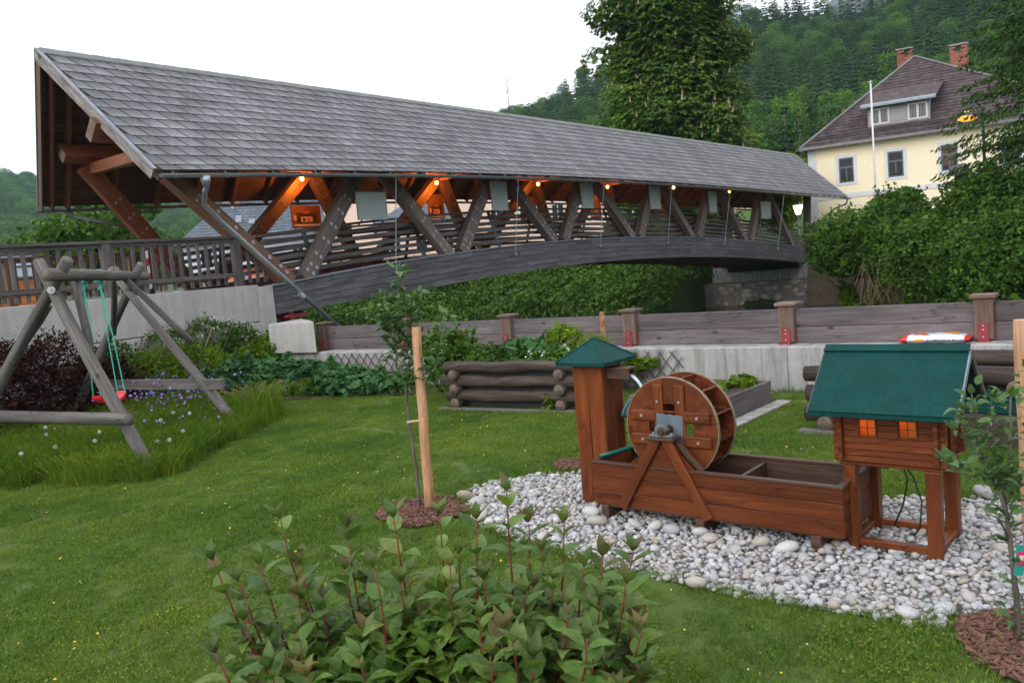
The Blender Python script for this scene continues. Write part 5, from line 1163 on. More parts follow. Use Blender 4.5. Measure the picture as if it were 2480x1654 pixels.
MB().tube([(0, 0, 0), (0, 0, 1.75)], .035, 8).build('lamp_pole', M['galv'], WL); MB().tube([(0, 0, 1.75), (0, 0, 2.2)], [.12, .25], 8).build('lantern', M['white_lamp'], WL); MB().tube([(0, 0, 2.2), (0, 0, 2.32), (0, 0, 2.45)], [.3, .12, .03], 8).build('lantern_roof', M['galv'], WL)
# shrine
SH = thing('wooden_shrine', 'small dark wooden wayside shrine with shingled gable roof above the bushes', 'shrine', (18.35, 33.4, .85), R(20))
MB().box(-.13, .13, -.12, .12, 0, 2.75).build('shrine_post', M['black_wood'] if 'black_wood' in M else M['soffit'], SH); MB().prism([(-.22, 2.72), (.22, 2.72), (0, 3.0)], (0, -.2, 0), (1, 0, 0), (0, 0, 1), (0, 1, 0), .4).build('gable', M['soffit'], SH)
for s in (-1, 1):
    for k in range(5):
        a = k/5; MB().hex8([Vector((s*(.34-.34*q), y, 2.62+.43*q)) for q, y in ((a, -.32), (a, .32), (min(a+.24, 1.0), .32), (min(a+.24, 1.0), -.32))] + [Vector((s*(.34-.34*q), y, 2.65+.43*q+(.02 if q == a else 0))) for q, y in ((a, -.32), (a, .32), (min(a+.24, 1.0), .32), (min(a+.24, 1.0), -.32))]).build('roof_course', M['beam_clad'], SH)

# ---------------------------------------------------------------- houses seen through the bridge
def at(az, dist, z=0): a = R(az); return Vector((math.sin(a)*dist, math.cos(a)*dist, z))
def simple_window(a, b, z0, z1, y, parent, frame, m='glass'):
    f = MB(); e = .06; f.box(a, b, y-.04, y, z1-e, z1).box(a, b, y-.04, y, z0, z0+e).box(a, a+e, y-.04, y, z0+e, z1-e).box(b-e, b, y-.04, y, z0+e, z1-e).box((a+b)/2-.03, (a+b)/2+.03, y-.03, y, z0+e, z1-e)
    o = f.build('window', frame, parent); MB().box(a+e, b-e, y-.02, y-.003, z0+e, z1-e).build('pane', m if not isinstance(m, str) else M[m], o); MB().box(a-.06, b+.06, y-.09, y, z0-.08, z0-.002).build('sill', M['white'], o)
p0 = at(-21.2, 70, 0); 
WHs = thing('white_house', 'bluish white house with blue grey shingle roof and two chimneys behind the bridge', 'house', (-24.9, 65.2, 0), R(16))
MB().box(0, 11.0, 0, 9, .5, 5.2).build('walls', M['bluewhite'], WHs)
ra, rb, rc, rd = Vector((-.6, -.7, 5.1)), Vector((11.3, -.7, 5.1)), Vector((11.3, 4.5, 9.6)), Vector((4.4, 4.5, 9.6))
def rplane(a, b, c, d, nrow, parent, m, sz=.5):
    nrm = (b-a).cross(d-a).normalized(); mb = MB()
    for r_ in range(nrow):
        t0, t1 = r_/nrow, min((r_+1.15)/nrow, 1); l0_, r0_, l1_, r1_ = a.lerp(d, t0), b.lerp(c, t0), a.lerp(d, t1), b.lerp(c, t1); n = max(1, int((r0_-l0_).length/sz))
        for k in range(n):
            x, y = k/n, (k+1)/n-.04/n; p = [l0_.lerp(r0_, x), l0_.lerp(r0_, y), l1_.lerp(r1_, y), l1_.lerp(r1_, x)]; mb.hex8([q - nrm*.04 for q in p] + [p[0]+nrm*.045, p[1]+nrm*.045, p[2]+nrm*.01, p[3]+nrm*.01])
    return mb.build('roof_shingles', m, parent, kind='stuff')
rplane(ra, rb, rc, rd, 18, WHs, M['grey_i']); MB().quad(Vector((11.3, 9.7, 5.1)), Vector((-.6, 9.7, 5.1)), rd, rc).quad(Vector((-.6, 9.7, 5.1)), ra, rd, rd+Vector((0, .01, 0))).build('rear_roof', M['grey_roof'], WHs)
MB().prism([(0, 5.1), (9, 5.1), (4.5, 9.4)], (10.95, 0, 0), (0, 1, 0), (0, 0, 1), (1, 0, 0), .06).build('gable_wall', M['white'], WHs)
for x, y, h in ((3.9, 2.6, 1.5), (6.2, 3.2, 1.6)):
    z = 5.1+4.5*(y+.7)/5.2; c = MB().box(x, x+.7, y, y+.5, z-.6, z+h).build('chimney', M['zinc_dark'], WHs); MB().box(x-.04, x+.12, y-.03, y+.53, z-.4, z+h).build('chimney_flashing', M['galv'], c)
for x, y, w in ((4.3, 1.0, .7), (5.3, .8, .45)): z = 5.1+4.5*(y+.7)/5.2; MB().beam((x, y, z+.12), (x+.1, y+w, z+.12+.86*w), .45, .05, (0, -.86, 1)).build('roof_window', M['flash'], WHs)
for x in (1.2, 3.4, 5.8, 8.2, 9.6): 
    simple_window(x, x+.9, 3.2, 4.5, -.002, WHs, M['frame_white']); simple_window(x, x+.9, 1.2, 2.3, -.002, WHs, M['frame_white'])
PH = thing('apricot_building', 'long pale apricot apartment building behind the middle of the bridge', 'building', (-14.6, 69.5, 0), R(-5))
MB().box(0, 30, 0, 10, 0, 10.5).build('walls', M['pink'], PH); MB().box(-.4, 30.4, -.5, 10.4, 10.5, 10.8).build('roof', M['grey_roof'], PH)
MB().box(0.3, 12, -.05, 0, .6, 1.95).build('plinth_paint', M['apricot'], PH)
for i, x in enumerate((1.3, 4.0, 7.6, 10.2, 13.8, 16.2, 18.8, 21.4, 24, 26.6)):
    for z0_ in (1.9, 4.7, 7.4): 
        if z0_ > 3 or i % 2: simple_window(x, x+1.0, z0_, z0_+1.25, -.002, PH, M['frame_white'])
for x in (.6, 2.2, 3.7): MB().box(x, x+1.2, -.09, -.052, .9, 1.8).build('shutter', M['apricot'], PH)
PH2 = thing('low_annex', 'low apricot annex with dark hipped roof beside the long building', 'building', (-9.3, 62.5, 0), R(-5))
MB().box(0, 6.5, 0, 5, 0, 5.2).build('walls', M['pink'], PH2)
rplane(Vector((-.5, -.5, 5.1)), Vector((7, -.5, 5.1)), Vector((4.5, 2.5, 6.9)), Vector((2, 2.5, 6.9)), 8, PH2, M['grey_i']); MB().quad(Vector((7, -.5, 5.1)), Vector((7, 5.5, 5.1)), Vector((4.5, 2.5, 6.9)), Vector((4.5, 2.49, 6.9))).quad(Vector((7, 5.5, 5.1)), Vector((-.5, 5.5, 5.1)), Vector((2, 2.5, 6.9)), Vector((4.5, 2.5, 6.9))).quad(Vector((-.5, 5.5, 5.1)), Vector((-.5, -.5, 5.1)), Vector((2, 2.5, 6.9)), Vector((2, 2.51, 6.9))).build('roof_sides', M['grey_roof'], PH2)
for x in (.8, 2.8, 4.8): simple_window(x, x+.9, 3.0, 4.2, -.002, PH2, M['frame_white'])
CH = thing('coral_house', 'coral red low building behind the left bridge end', 'building', (-17.2, 48.5, 0), R(-20))
MB().box(0, 3.2, 0, 4, .3, 2.6).build('walls', M['coral'], CH); MB().box(-.2, 3.4, -.2, 4.2, 2.6, 2.75).build('roof', M['grey_roof'], CH); simple_window(.4, 1.1, 1.3, 2.2, -.002, CH, M['frame_white']); simple_window(1.9, 2.6, 1.3, 2.2, -.002, CH, M['frame_white'])
UH = thing('upper_house', 'pale cream house on the meadow beyond the right bridge end', 'house', (16.5, 62, 1.5), R(-24))
MB().box(0, 6, 0, 6, 0, 3.6).build('walls', M['pink'], UH); MB().box(-.3, 6.3, -.3, 6.3, 3.6, 3.8).build('roof', M['brown_tile'], UH)
# orange timber building with glass front at the left
OH = thing('orange_kiosk', 'orange timber kiosk with blue letters and pale glass band behind the left railing', 'kiosk', (-14.75, 18.0, 1.55), R(38))
M['orange_wood'] = wood('bright orange glazed boards', [(.34, .1, .025), (.45, .15, .04), (.52, .2, .06)], .6); M['sky_glass'] = solid('pale bluish glass', (.42, .5, .6), .15, 0, .7)
for k in range(9): MB().box(0, 4.2, -.02+.004*(k % 2), .02, .02+k*.075, .092+k*.075).build('board', M['orange_wood'], OH)
for k in range(7): MB().box(k*.6+.03, k*.6+.57, -.01, .01, .78, 1.3).build('glass_pane', M['sky_glass'], OH)
MB().box(0, 4.2, -.03, .03, .71, .77).box(0, 4.2, -.03, .03, 1.01, 1.05).box(-.05, 4.25, -.05, 1.5, 1.31, 1.37).build('frame_band', M['steel_dark'], OH)
MB().box(0, 4.2, 1.4, 1.5, 0, 1.3).box(0, .08, .03, 1.4, 0, 1.3).box(4.12, 4.2, .03, 1.4, 0, 1.3).build('back_walls', M['white'], OH)
bl = solid('blue painted letters', (.01, .17, .42), .6)
text('t', .3, (2.9, -.03, .33), (R(90), 0, 0), bl, OH, 'letter'); text('u', .3, (3.1, -.03, .3), (R(90), 0, 0), bl, OH, 'letter'); text('f', .32, (3.45, -.03, .32), (R(90), 0, 0), bl, OH, 'letter'); text('r', .3, (3.78, -.03, .32), (R(90), 0, 0), bl, OH, 'letter'); text('v', .26, (2.45, -.03, .42), (R(90), 0, 0), bl, OH, 'letter')
# blue round sign, red thing beyond the right end
SG = thing('road_sign', 'round blue road sign on a pole beyond the right bridge end', 'sign', at(16.63, 44, 1.0))
MB().tube([(0, 0, 0), (0, 0, .95)], .03, 8).build('sign_pole', M['galv'], SG); MB().tube([(0, -.03, 1.0), (0, -.05, 1.0)], .26, 20).build('sign_disc', M['blue_plastic'], SG); MB().box(-.12, .12, -.05, -.03, .25, .6).build('sign_plate', M['white_fl'], SG)
# ---------------------------------------------------------------- leaves as single parts
def leaf_mesh(name, L, w, m, curl=.25, fold=.25, n=5):
    mb = MB(); rowsL = []
    for i in range(n+1):
        t = i/n; ww_ = w*math.sin(math.pi*min(t*1.02, 1)**.8)*.5*(1 if i not in (0, n) else .05); y = L*t*(1-.08*curl*t); z = L*curl*(t*.5-t*t)*1.0; rowsL.append((y, ww_, z))
    for y, q, z in rowsL: mb.v += [(-q, y, z+q*fold), (0, y, z), (q, y, z+q*fold)]
    for i in range(n):
        a = i*3; b = a+3; mb.face((a, b, b+1, a+1), [(0, 0)]*4); mb.face((a+1, b+1, b+2, a+2), [(0, 0)]*4)
    me = mb.mesh(name, m, True); return me
def frame(d, up):
    d = Vector(d).normalized(); up = Vector(up); x = d.cross(up)
    if x.length < 1e-3: x = Vector((1, 0, 0))
    x.normalize(); z = x.cross(d); return Matrix((x, d, z)).transposed()
def put_leaf(me, p, d, up, s, parent, store=None):
    o = bpy.data.objects.new('leaf', me); COL.objects.link(o); o.parent = parent; mt = frame(d, up).to_4x4() @ Matrix.Diagonal((s, s, s, 1)); mt.translation = Vector(p); o.matrix_local = mt; return o
def join_leaves(items, parent, name='small_leaves'):    # items (mesh, p, d, up, s)
    by = {}
    for me, p, d, up, s in items: by.setdefault(me.name, (me, []))[1].append((p, d, up, s))
    for me, lst in by.values():
        co = np.empty(len(me.vertices)*3); me.vertices.foreach_get('co', co); co = co.reshape(-1, 3); fs = [tuple(p.vertices) for p in me.polygons]; V = []
        for p, d, up, s in lst:
            mt = np.array(frame(d, up)); c = (co*s) @ mt.T + np.array(p); V += [c[list(f)] for f in fs]
        ob = npobj(name, np.array(V), me.materials[0], parent, kind='stuff')
        weld(ob.data); ob.data.polygons.foreach_set('use_smooth', [True]*len(ob.data.polygons))
def rv(a=1): return Vector((random.uniform(-a, a), random.uniform(-a, a), random.uniform(-a, a)))
# ---------------------------------------------------------------- foreground shrub
FSb = thing('dogwood_shrub', 'leafy green shrub with red upright stems in the near foreground', 'shrub', (-.3, 2.5, 0))
M['shrub_leaf'] = M['shrub']
def ribbed(m):  # raised veins
    nt = m.node_tree; b = nt.nodes['Principled BSDF']; w = node(nt, 'ShaderNodeTexWave', bands_direction='DIAGONAL'); w.inputs['Scale'].default_value = 60
    nt.links.new(coords(nt, 'Object', (1, 1, 1)), w.inputs['Vector']); bump(nt, b, w.outputs['Fac'], .25, .003)
ribbed(M['shrub'])
LM = [leaf_mesh('leaf', 1, .52, M['shrub'], .3, .3), leaf_mesh('leaf', 1, .47, M['shrub'], .55, .25), leaf_mesh('leaf', 1, .58, M['shrub'], .1, .3)]
LT = [leaf_mesh('leaf', 1, .46, M['shrub_tip'], .1, .35), leaf_mesh('leaf', 1, .4, M['shrub_tip'], .35, .4)]
tips = [(-.95, 2.42, .84), (-.89, 2.44, .76), (-.78, 2.56, .91), (-.84, 2.5, .79), (-.58, 2.6, .85), (-.41, 2.49, .9), (-.46, 2.35, .8), (-.29, 2.68, .84), (-.06, 2.6, .92), (-.16, 2.53, .86), (0, 2.7, .78), (.11, 2.57, .81), (.04, 2.59, .72), (.22, 2.49, .72), (.32, 2.54, .71), (.27, 2.34, .69), (.16, 2.5, .69), (-.65, 2.44, .65), (-.71, 2.4, .72), (-.87, 2.39, .66), (-.72, 2.51, .77), (-.24, 2.36, .78), (-.35, 2.43, .64), (-.15, 2.46, .69), (-.03, 2.35, .68), (.09, 2.25, .68), (-.59, 2.55, .73), (-.4, 2.42, .72), (.22, 2.39, .57), (-.51, 2.39, .59), (-.22, 2.36, .59), (-.8, 2.39, .6), (-.1, 2.27, .61), (.3, 2.36, .46), (.2, 2.15, .47)]
base = Vector((-.3, 2.5, 0)); items = []
for i in range(70): tips.append((random.uniform(-.92, .32), random.uniform(2.1, 2.75), random.uniform(.4, .7)))
for i, t in enumerate(tips):
    tip = Vector(t)-base; low = Vector((tip.x*.45+random.uniform(-.1, .1), tip.y*.4, 0)); ctl = Vector((tip.x*.9, tip.y*.9, tip.z*.45)) + rv(.03); pts = []
    for q in range(9): s = q/8; pts.append(low*(1-s)**2 + ctl*2*s*(1-s) + tip*s*s + rv(.004))
    MB().tube(pts, [.0075-.0052*q/8 for q in range(9)], 6).build('stem', M['red_stem'], FSb, smooth=True)
    L = 0; nodes = [1.0, .95, .88, .8, .7, .59, .47]
    for k, s in enumerate(nodes):
        p = low*(1-s)**2 + ctl*2*s*(1-s) + tip*s*s; d = ((ctl-low)*(1-s) + (tip-ctl)*s).normalized(); a0 = random.uniform(0, 3.14) + k*1.57
        for q in range(2 if k else 4):
            a = a0 + q*math.pi/(1 if k else 2); sd = Vector((math.cos(a), math.sin(a), 0)); spread = [.6, .9, 1.1, 1.3, 1.4, 1.5, 1.6][k]*random.uniform(.8, 1.2)
            dd = (d*math.cos(spread) + sd*math.sin(spread)).normalized(); sz = [.072, .092, .105, .11, .105, .1, .09][k]*random.uniform(.75, 1.15)
            me = random.choice(LT if k == 0 or (k == 1 and random.random() < .35) else LM); items.append((me, p, dd, Vector((0, 0, 1))+sd*-.2+rv(.2) if k else -sd+rv(.2), sz))
for i in range(2000):   # inner leaves
    d = rnd_dirs(1, .2)[0]; p = Vector((-.02+d[0]*.62*random.random()**.4, d[1]*.34, .3+d[2]*.28)) + Vector((0, 0, 0))
    if p.z < .05: continue
    dd = Vector((d[0]*.6+random.uniform(-.9, .9), d[1]*.5+random.uniform(-.9, .9), random.uniform(-.2, 1.1))); items.append((random.choice(LM), p, dd, Vector((0, 0, 1))+rv(.4), random.uniform(.065, .115)))
camd = lambda it: (Vector(it[1])+base-EYE).length/it[4] - (6 if it[1][2] > .5 else 0)
items.sort(key=camd)
for it in items[:295]: put_leaf(it[0], it[1], it[2], it[3], it[4], FSb)
join_leaves(items[295:], FSb, 'inner_leaves')
# ---------------------------------------------------------------- saplings
AL = [leaf_mesh('leaf', 1, .5, M['apple'], .5, .3), leaf_mesh('leaf', 1, .45, M['apple'], .9, .4), leaf_mesh('leaf', 1, .55, M['apple'], -.2, .3)]
def sapling(name, lab, base, br, leafsz, dens, cat='tree', keep=290):
    T = thing(name, lab, cat, base); base = Vector(base); items = []
    for bi, (pts, r0, r1, leafy) in enumerate(br):
        P = [Vector(p)-base for p in pts]; Q = []
        for i in range(len(P)-1):
            for q in range(4): Q.append(P[i].lerp(P[i+1], q/4)+rv(.0035))
        Q.append(P[-1]); n = len(Q)
        MB().tube(Q, [r0+(r1-r0)*i/(n-1) for i in range(n)], 8, rough=.1).build('trunk' if bi == 0 else 'branch', M['bark'], T, smooth=True)
        if leafy:
            for i in range(1, n):
                for q in range(dens):
                    p = Q[i-1].lerp(Q[i], random.random()); a = random.uniform(0, 6.28); sd = Vector((math.cos(a), math.sin(a), random.uniform(-.1, .9))).normalized()
                    tw = random.uniform(0, .06); 
                    items.append((random.choice(AL), p+sd*tw, sd+Vector((0, 0, .1)), Vector((0, 0, 1))+rv(.5), leafsz*random.uniform(.6, 1.2)))
            for q in range(4): items.append((random.choice(AL), Q[-1], Vector((random.uniform(-.5, .5), random.uniform(-.5, .5), 1)), rv(1), leafsz*.7))
    random.shuffle(items); items.sort(key=lambda it: -it[4])
    for it in items[:keep]: put_leaf(it[0], it[1], it[2], it[3], it[4], T)
    if items[keep:]: join_leaves(items[keep:], T)
    return T
Y_ = 5.6
sapling('fruit_sapling', 'slender young tree tied to a pale stake in the middle of the lawn', (-.735, Y_+.02, 0), [
 ([(-.735, Y_, 0), (-.735, Y_, .3), (-.75, Y_, .65), (-.745, Y_, .89)], .013, .009, 0),
 ([(-.745, Y_, .89), (-.80, Y_, 1.0), (-.79, Y_+.02, 1.15), (-.76, Y_, 1.3), (-.72, Y_, 1.5), (-.715, Y_, 1.66)], .008, .002, 1),
 ([(-.745, Y_, .89), (-.68, Y_+.02, 1.0), (-.665, Y_+.05, 1.15), (-.67, Y_+.08, 1.35)], .006, .002, 1),
 ([(-.745, Y_, .84), (-.64, Y_-.05, .92), (-.52, Y_-.1, 1.02), (-.47, Y_-.12, 1.15), (-.42, Y_-.1, 1.33)], .005, .0015, 1),
 ([(-.79, Y_+.02, 1.12), (-.83, Y_+.08, 1.25), (-.80, Y_+.1, 1.45)], .004, .0015, 1), ([(-.77, Y_, 1.25), (-.88, Y_-.05, 1.36), (-.93, Y_, 1.40)], .003, .001, 1),
 ([(-.76, Y_, 1.3), (-.66, Y_-.04, 1.4), (-.6, Y_, 1.5)], .003, .001, 1), ([(-.79, Y_, 1.05), (-.72, Y_+.1, 1.2), (-.7, Y_+.12, 1.42)], .003, .001, 1), ([(-.8, Y_, 1.2), (-.86, Y_+.05, 1.3), (-.84, Y_, 1.5)], .003, .001, 1)], .075, 6)
sapling('apple_sapling', 'young apple tree with broad leaves and a colourful plant tag at the right edge', (1.86, 3.1, 0), [
 ([(1.87, 3.1, 0), (1.865, 3.1, .2), (1.85, 3.1, .43), (1.84, 3.12, .58), (1.86, 3.1, .75), (1.87, 3.1, .98)], .013, .004, 1),
 ([(1.845, 3.1, .42), (1.78, 3.05, .52), (1.72, 3.0, .56)], .005, .002, 0), ([(1.845, 3.1, .5), (1.8, 3.1, .66), (1.74, 3.1, .8), (1.72, 3.1, 1.0)], .008, .002, 1),
 ([(1.8, 3.1, .66), (1.7, 3.05, .69), (1.6, 3.0, .73), (1.57, 3.0, .78)], .005, .0015, 1), ([(1.85, 3.1, .58), (1.93, 3.1, .7), (1.95, 3.1, .9), (1.93, 3.1, 1.08)], .006, .002, 1),
 ([(1.76, 3.1, .76), (1.68, 3.1, .85), (1.69, 3.12, .94)], .004, .0015, 1), ([(1.85, 3.1, .6), (1.98, 3.0, .72), (2.02, 3.0, .85)], .004, .0015, 1), ([(1.84, 3.1, .62), (1.8, 3.15, .8), (1.83, 3.15, .97)], .004, .0015, 1)], .058, 5)
bpy.data.objects['apple_sapling']
tg = MB().box(-.018, .02, -.003, .003, -.06, .06).build('plant_tag', solid('teal tag print', (.02, .25, .2), .4), bpy.data.objects['apple_sapling']); tg.location = (.012, -.02, .34); tg.rotation_euler = (0, R(8), R(10))
MB().box(-.016, .018, -.005, -.0031, -.02, .035).build('tag_print', solid('pink tag print', (.55, .02, .12), .4), tg); MB().box(-.008, .01, -.0065, -.0051, -.0, .02).build('tag_flower', M['fluff'], tg)

# ---------------------------------------------------------------- bushes and beds
def bush(name, lab, blobs, n, size, m, cat='shrub', group=None, shell=.7, up=.8, aspect=.6, stems=0, kind=None, extra=None):
    B = np.array(blobs, float); c = B[:, :2].mean(0); zb = (B[:, 2]-B[:, 5]).min(); zb = max(zb, -2)
    T = thing(name, lab, cat, (c[0], c[1], zb), 0, group); P, d = blob_points(blobs, n, shell); P = P - np.array([c[0], c[1], zb]); P[:, 2] = np.maximum(P[:, 2], .01)
    m_ = max(1, n//110); ii = np.random.choice(len(P), m_); dd = d[ii] + np.array([0, 0, .55]) + np.random.normal(0, .35, (m_, 3)); dd /= np.linalg.norm(dd, axis=1, keepdims=True)
    ln = np.minimum(size*np.random.uniform(1.5, 5.0, m_), .13 if size < .12 else 9); tt = np.random.rand(m_, 14); SP = (P[ii][:, None] + dd[:, None]*(ln[:, None]*tt)[..., None]).reshape(-1, 3) + np.random.normal(0, size*.22, (m_*14, 3)); SP[:, 2] = np.maximum(SP[:, 2], .01)
    npobj('foliage', np.concatenate([leaf_quads(P, size*np.random.lognormal(-.08, .3, len(P)), up=up, aspect=aspect, out=d*.6), leaf_quads(SP, size*.9, up=up, aspect=aspect)]), M[m], T)
    mb = MB()
    for i in range(stems or 5):
        b_ = B[random.randrange(len(B))]; mb.tube([(b_[0]-c[0], b_[1]-c[1], 0), (b_[0]-c[0]+random.uniform(-.3, .3)*b_[3], b_[1]-c[1], b_[2]-zb+b_[5]*.3)], [.012*max(1, b_[5]*2), .005*max(1, b_[5])], 5)
    mb.build('stems', M['twig'], T)
    if extra: extra(T, c, zb)
    return T
def flowers_on(m, n, size, blobs):
    def f(T, c, zb):
        P, d = blob_points(blobs, n, .97); P = P[(P[:, 2] > zb)] - np.array([c[0], c[1], zb]); Q = np.repeat(P, 5, 0) + np.random.normal(0, size*1.1, (len(P)*5, 3)); npobj('blossoms', leaf_quads(Q, size, up=1.5, aspect=1), M[m], T)
    return f
def b3(s, o, z, rs, ro, rz_): p = bw(s, o, z); return (p.x, p.y, p.z, rs, ro, rz_)
pb_ = [b3(-2.9, -.55, .5, .8, .8, .72), b3(-2.1, -.5, .55, .7, .7, .7), b3(-3.9, -.6, .55, .9, .8, .8), b3(-1.4, -.35, .4, .5, .5, .5)]
bush('copper_shrub', 'dark purple-leaved shrub behind the swing at the left', pb_, 24000, .05, 'purple_leaf')
hb = [b3(.4, .25, .5, .45, .35, .45), b3(1.1, .3, .6, .4, .3, .4), b3(-.4, .2, .45, .5, .4, .45)]
bush('white_flowered_climber', 'dark green climber with white flower heads on a lattice before the approach wall', [b3(-.9, .2, .55, .5, .3, .35), b3(0.0, .3, .72, .5, .25, .35), b3(.8, .35, .8, .5, .22, .33), b3(1.35, .3, .6, .3, .22, .4)], 9500, .045, 'bush', extra=flowers_on('white_fl', 75, .028, [b3(-.9, .15, .55, .5, .3, .37), b3(0, .25, .75, .5, .3, .36), b3(.9, .3, .84, .5, .27, .33), b3(1.3, .25, .6, .3, .22, .4)]))
LTr = thing('climber_lattice', 'slanting pale lattice sticks carrying the white-flowered climber', 'trellis', BP, R(52))
for i in range(7): MB().beam((-.9+i*.38, .1, .25), (-.45+i*.38, .12, 1.02), .022, .012, (0, 1, 0)).build('lath', M['rim_wood'], LTr)
bush('light_green_shrub', 'bright green feathery shrub behind the swing, left of the stone wall', [b3(-.55, -.35, .38, .45, .4, .42), b3(.1, -.3, .42, .45, .35, .4), b3(.6, -.4, .3, .35, .35, .3)], 9000, .05, 'bush_light', aspect=.3)
bush('golden_shrub', 'yellow green shrub under the concrete bearing block', [b3(1.6, -.3, .4, .45, .35, .42), b3(2.15, -.75, .33, .5, .4, .35), b3(1.2, -.25, .3, .4, .35, .35)], 8500, .055, 'bush_light', aspect=.6)
def mant(cx_, cy_, r, h): return (cx_, cy_, h*.45, r, r*.8, h*.6)
bush('hellebore_clump', 'large blue green leafed perennial clump in the middle of the flower bed', [mant(-4.0, 12.55, .48, .5), mant(-3.5, 12.35, .4, .45), mant(-4.4, 12.75, .4, .42)], 3600, .11, 'mantle', 'perennial', up=1.6, aspect=.95)
bush('hellebore_clump', 'long blue green perennial mound before the diamond lattice', [mant(-3.0, 12.2, .42, .42), mant(-2.55, 11.85, .42, .34), mant(-2.15, 11.6, .38, .3), mant(-1.8, 11.35, .3, .25)], 5200, .1, 'mantle', 'perennial', up=1.6, aspect=.95)
bush('low_perennial', 'round grey green perennial under the far swing board', [mant(-5.2, 11.95, .42, .4)], 2200, .06, 'mantle', 'perennial', up=1.0, aspect=.5)
bush('low_perennial', 'small fern-like perennial behind the red swing seat', [mant(-6.0, 11.6, .4, .38)], 1800, .06, 'bush', 'perennial', up=.6, aspect=.35)
bush('low_perennial', 'leafy green perennial at the left picture edge behind the swing rail', [mant(-7.2, 10.6, .45, .4), mant(-6.6, 11.0, .3, .3)], 2400, .06, 'mantle', 'perennial', up=.6, aspect=.4)
bush('grass_cushion', 'tight bright green grassy cushion between the two perennial mounds', [mant(-2.85, 11.75, .28, .25)], 2500, .05, 'tall', 'perennial', up=.1, aspect=.12)
bush('low_filler', 'low green filler plants along the flower bed edge', [mant(-4.9, 12.3, .4, .3), mant(-1.5, 11.3, .3, .2), mant(-3.3, 12.0, .3, .2), mant(-4.4, 12.3, .3, .25)], 2600, .045, 'bush', 'perennial', up=.8, aspect=.5)
fl = sheet('flower_bed', [(-9, 11.5), (-6.2, 11.6), (-5, 11.75), (-4.1, 11.9), (-3.2, 11.5), (-2.2, 11.2), (-1.2, 10.9), (-.9, 11.2), (-3.6, 13.4), (-4.6, 14.3), (-9, 12.5)], .02, M['soil'])
P = np.random.normal(0, 1, (300, 3))*np.array([.38, .3, .09]) + np.array([-4.45, 10.7, .38]); npm = leaf_quads(P, .034, up=1, aspect=1)
tag(npobj('columbines', npm, M['purple_fl']), 'violet columbine flowers scattered under the far swing board', 'flowers', kind='stuff')
P2 = np.random.normal(0, 1, (45, 3))*np.array([.5, .9, .05]) + np.array([-3.9, 9.7, .27]); tag(npobj('bluebells', leaf_quads(P2, .03, up=1, aspect=1), M['purple_fl']), 'few pale violet flowers in the meadow right of the swing', 'flowers', kind='stuff')
tag(npobj('tall_grass_clump', np.concatenate([blades(420, .5, .25, .5, .006, .22)])+np.array([-3.12, 9.95, 0]), M['tall']), 'tall grass clump at the far right foot of the swing', 'grass', kind='stuff')
tag(npobj('pale_sedge', np.concatenate([blades(260, .36, .15, .32, .006, .6)])+np.array([-3.5, 11.2, 0]), M['grass_dry']), 'pale straw-coloured sedge tuft behind the swing foot', 'grass', kind='stuff')
# dandelion clocks
dp = [(-4.6, 8.1), (-4.25, 8.3), (-3.75, 8.6), (-3.55, 8.0), (-3.3, 7.7), (-4.1, 7.9), (-4.9, 8.5), (-3.9, 9.3), (-4.7, 7.7), (-3.6, 9.0), (-5.3, 9.2), (-3.45, 8.4)]
for i, (x, y) in enumerate(dp):
    h = random.uniform(.2, .34); t = thing('dandelion_clock', 'white dandelion seed head standing in the tall meadow grass', 'flower', (x, y, 0), 0, 'dandelion clocks in the meadow grass'); MB().tube([(0, 0, 0), (.01, 0, h)], .002, 4).build('stalk', M['bush_light'], t)
    d = rnd_dirs(90, 0)*.016; npobj('seed_head', leaf_quads(d+np.array([.01, 0, h+.01]), .012, up=0, aspect=.8), M['fluff'], t)
# planting on the log beds, climbers
def plq(u_, v_, z, r, h, ang=R(-33), o=(-.72, 9.62)): return (o[0]+u_*math.cos(ang)-v_*math.sin(ang), o[1]+u_*math.sin(ang)+v_*math.cos(ang), z, r, r, h)
bush('strawberry_plants', 'dense low green leaves growing along the top of the dark log planter', [plq(.25, .4, .5, .3, .17), plq(.7, .45, .5, .3, .15), plq(1.15, .4, .5, .3, .14), plq(1.5, .5, .48, .25, .14)], 4200, .05, 'bush', 'plants', up=1.2, aspect=.7, extra=flowers_on('white_fl', 12, .02, [plq(1.2, .4, .52, .4, .14)]))
bush('rhubarb', 'broad pale green leaves in the middle of the log planter', [plq(.65, .55, .6, .25, .12)], 150, .2, 'mantle', 'plants', up=1.3, aspect=.5)
bush('lovage', 'leafy herb against the fence post above the log planter', [plq(1.0, .9, .68, .22, .16)], 700, .07, 'bush_light', 'plants', up=.9, aspect=.5)
bush('currant_bush', 'green bush left of the log planter behind the staked sapling', [(-.75, 10.5, .45, .35, .35, .4), (-.5, 10.35, .3, .3, .3, .35), (-.9, 10.7, .6, .3, .3, .25)], 3200, .065, 'bush', 'shrub', aspect=.85)
bush('chives', 'tuft of thin dark green chives at the right end of the log planter', [plq(1.55, .6, .6, .18, .14)], 900, .12, 'tall', 'plants', up=.05, aspect=.05)
bush('climbing_plant', 'green climbing plant on the small lattice behind the water spout', [(1.4, 9.75, .28, .12, .1, .14), (1.55, 9.68, .32, .15, .08, .06)], 420, .055, 'bush_light', 'plants', aspect=.9)
bush('bed_plants', 'few pale green vegetable leaves in the small raised bed', [(2.25, 8.25, .24, .15, .12, .06), (1.95, 8.1, .24, .12, .1, .06)], 130, .09, 'bush_light', 'plants', up=1.5, aspect=.8)
bush('small_weed', 'small leafy weed at the foot of the log planter', [(.32, 8.85, .07, .06, .06, .07)], 60, .06, 'bush_light', 'plants', up=1, aspect=.4)
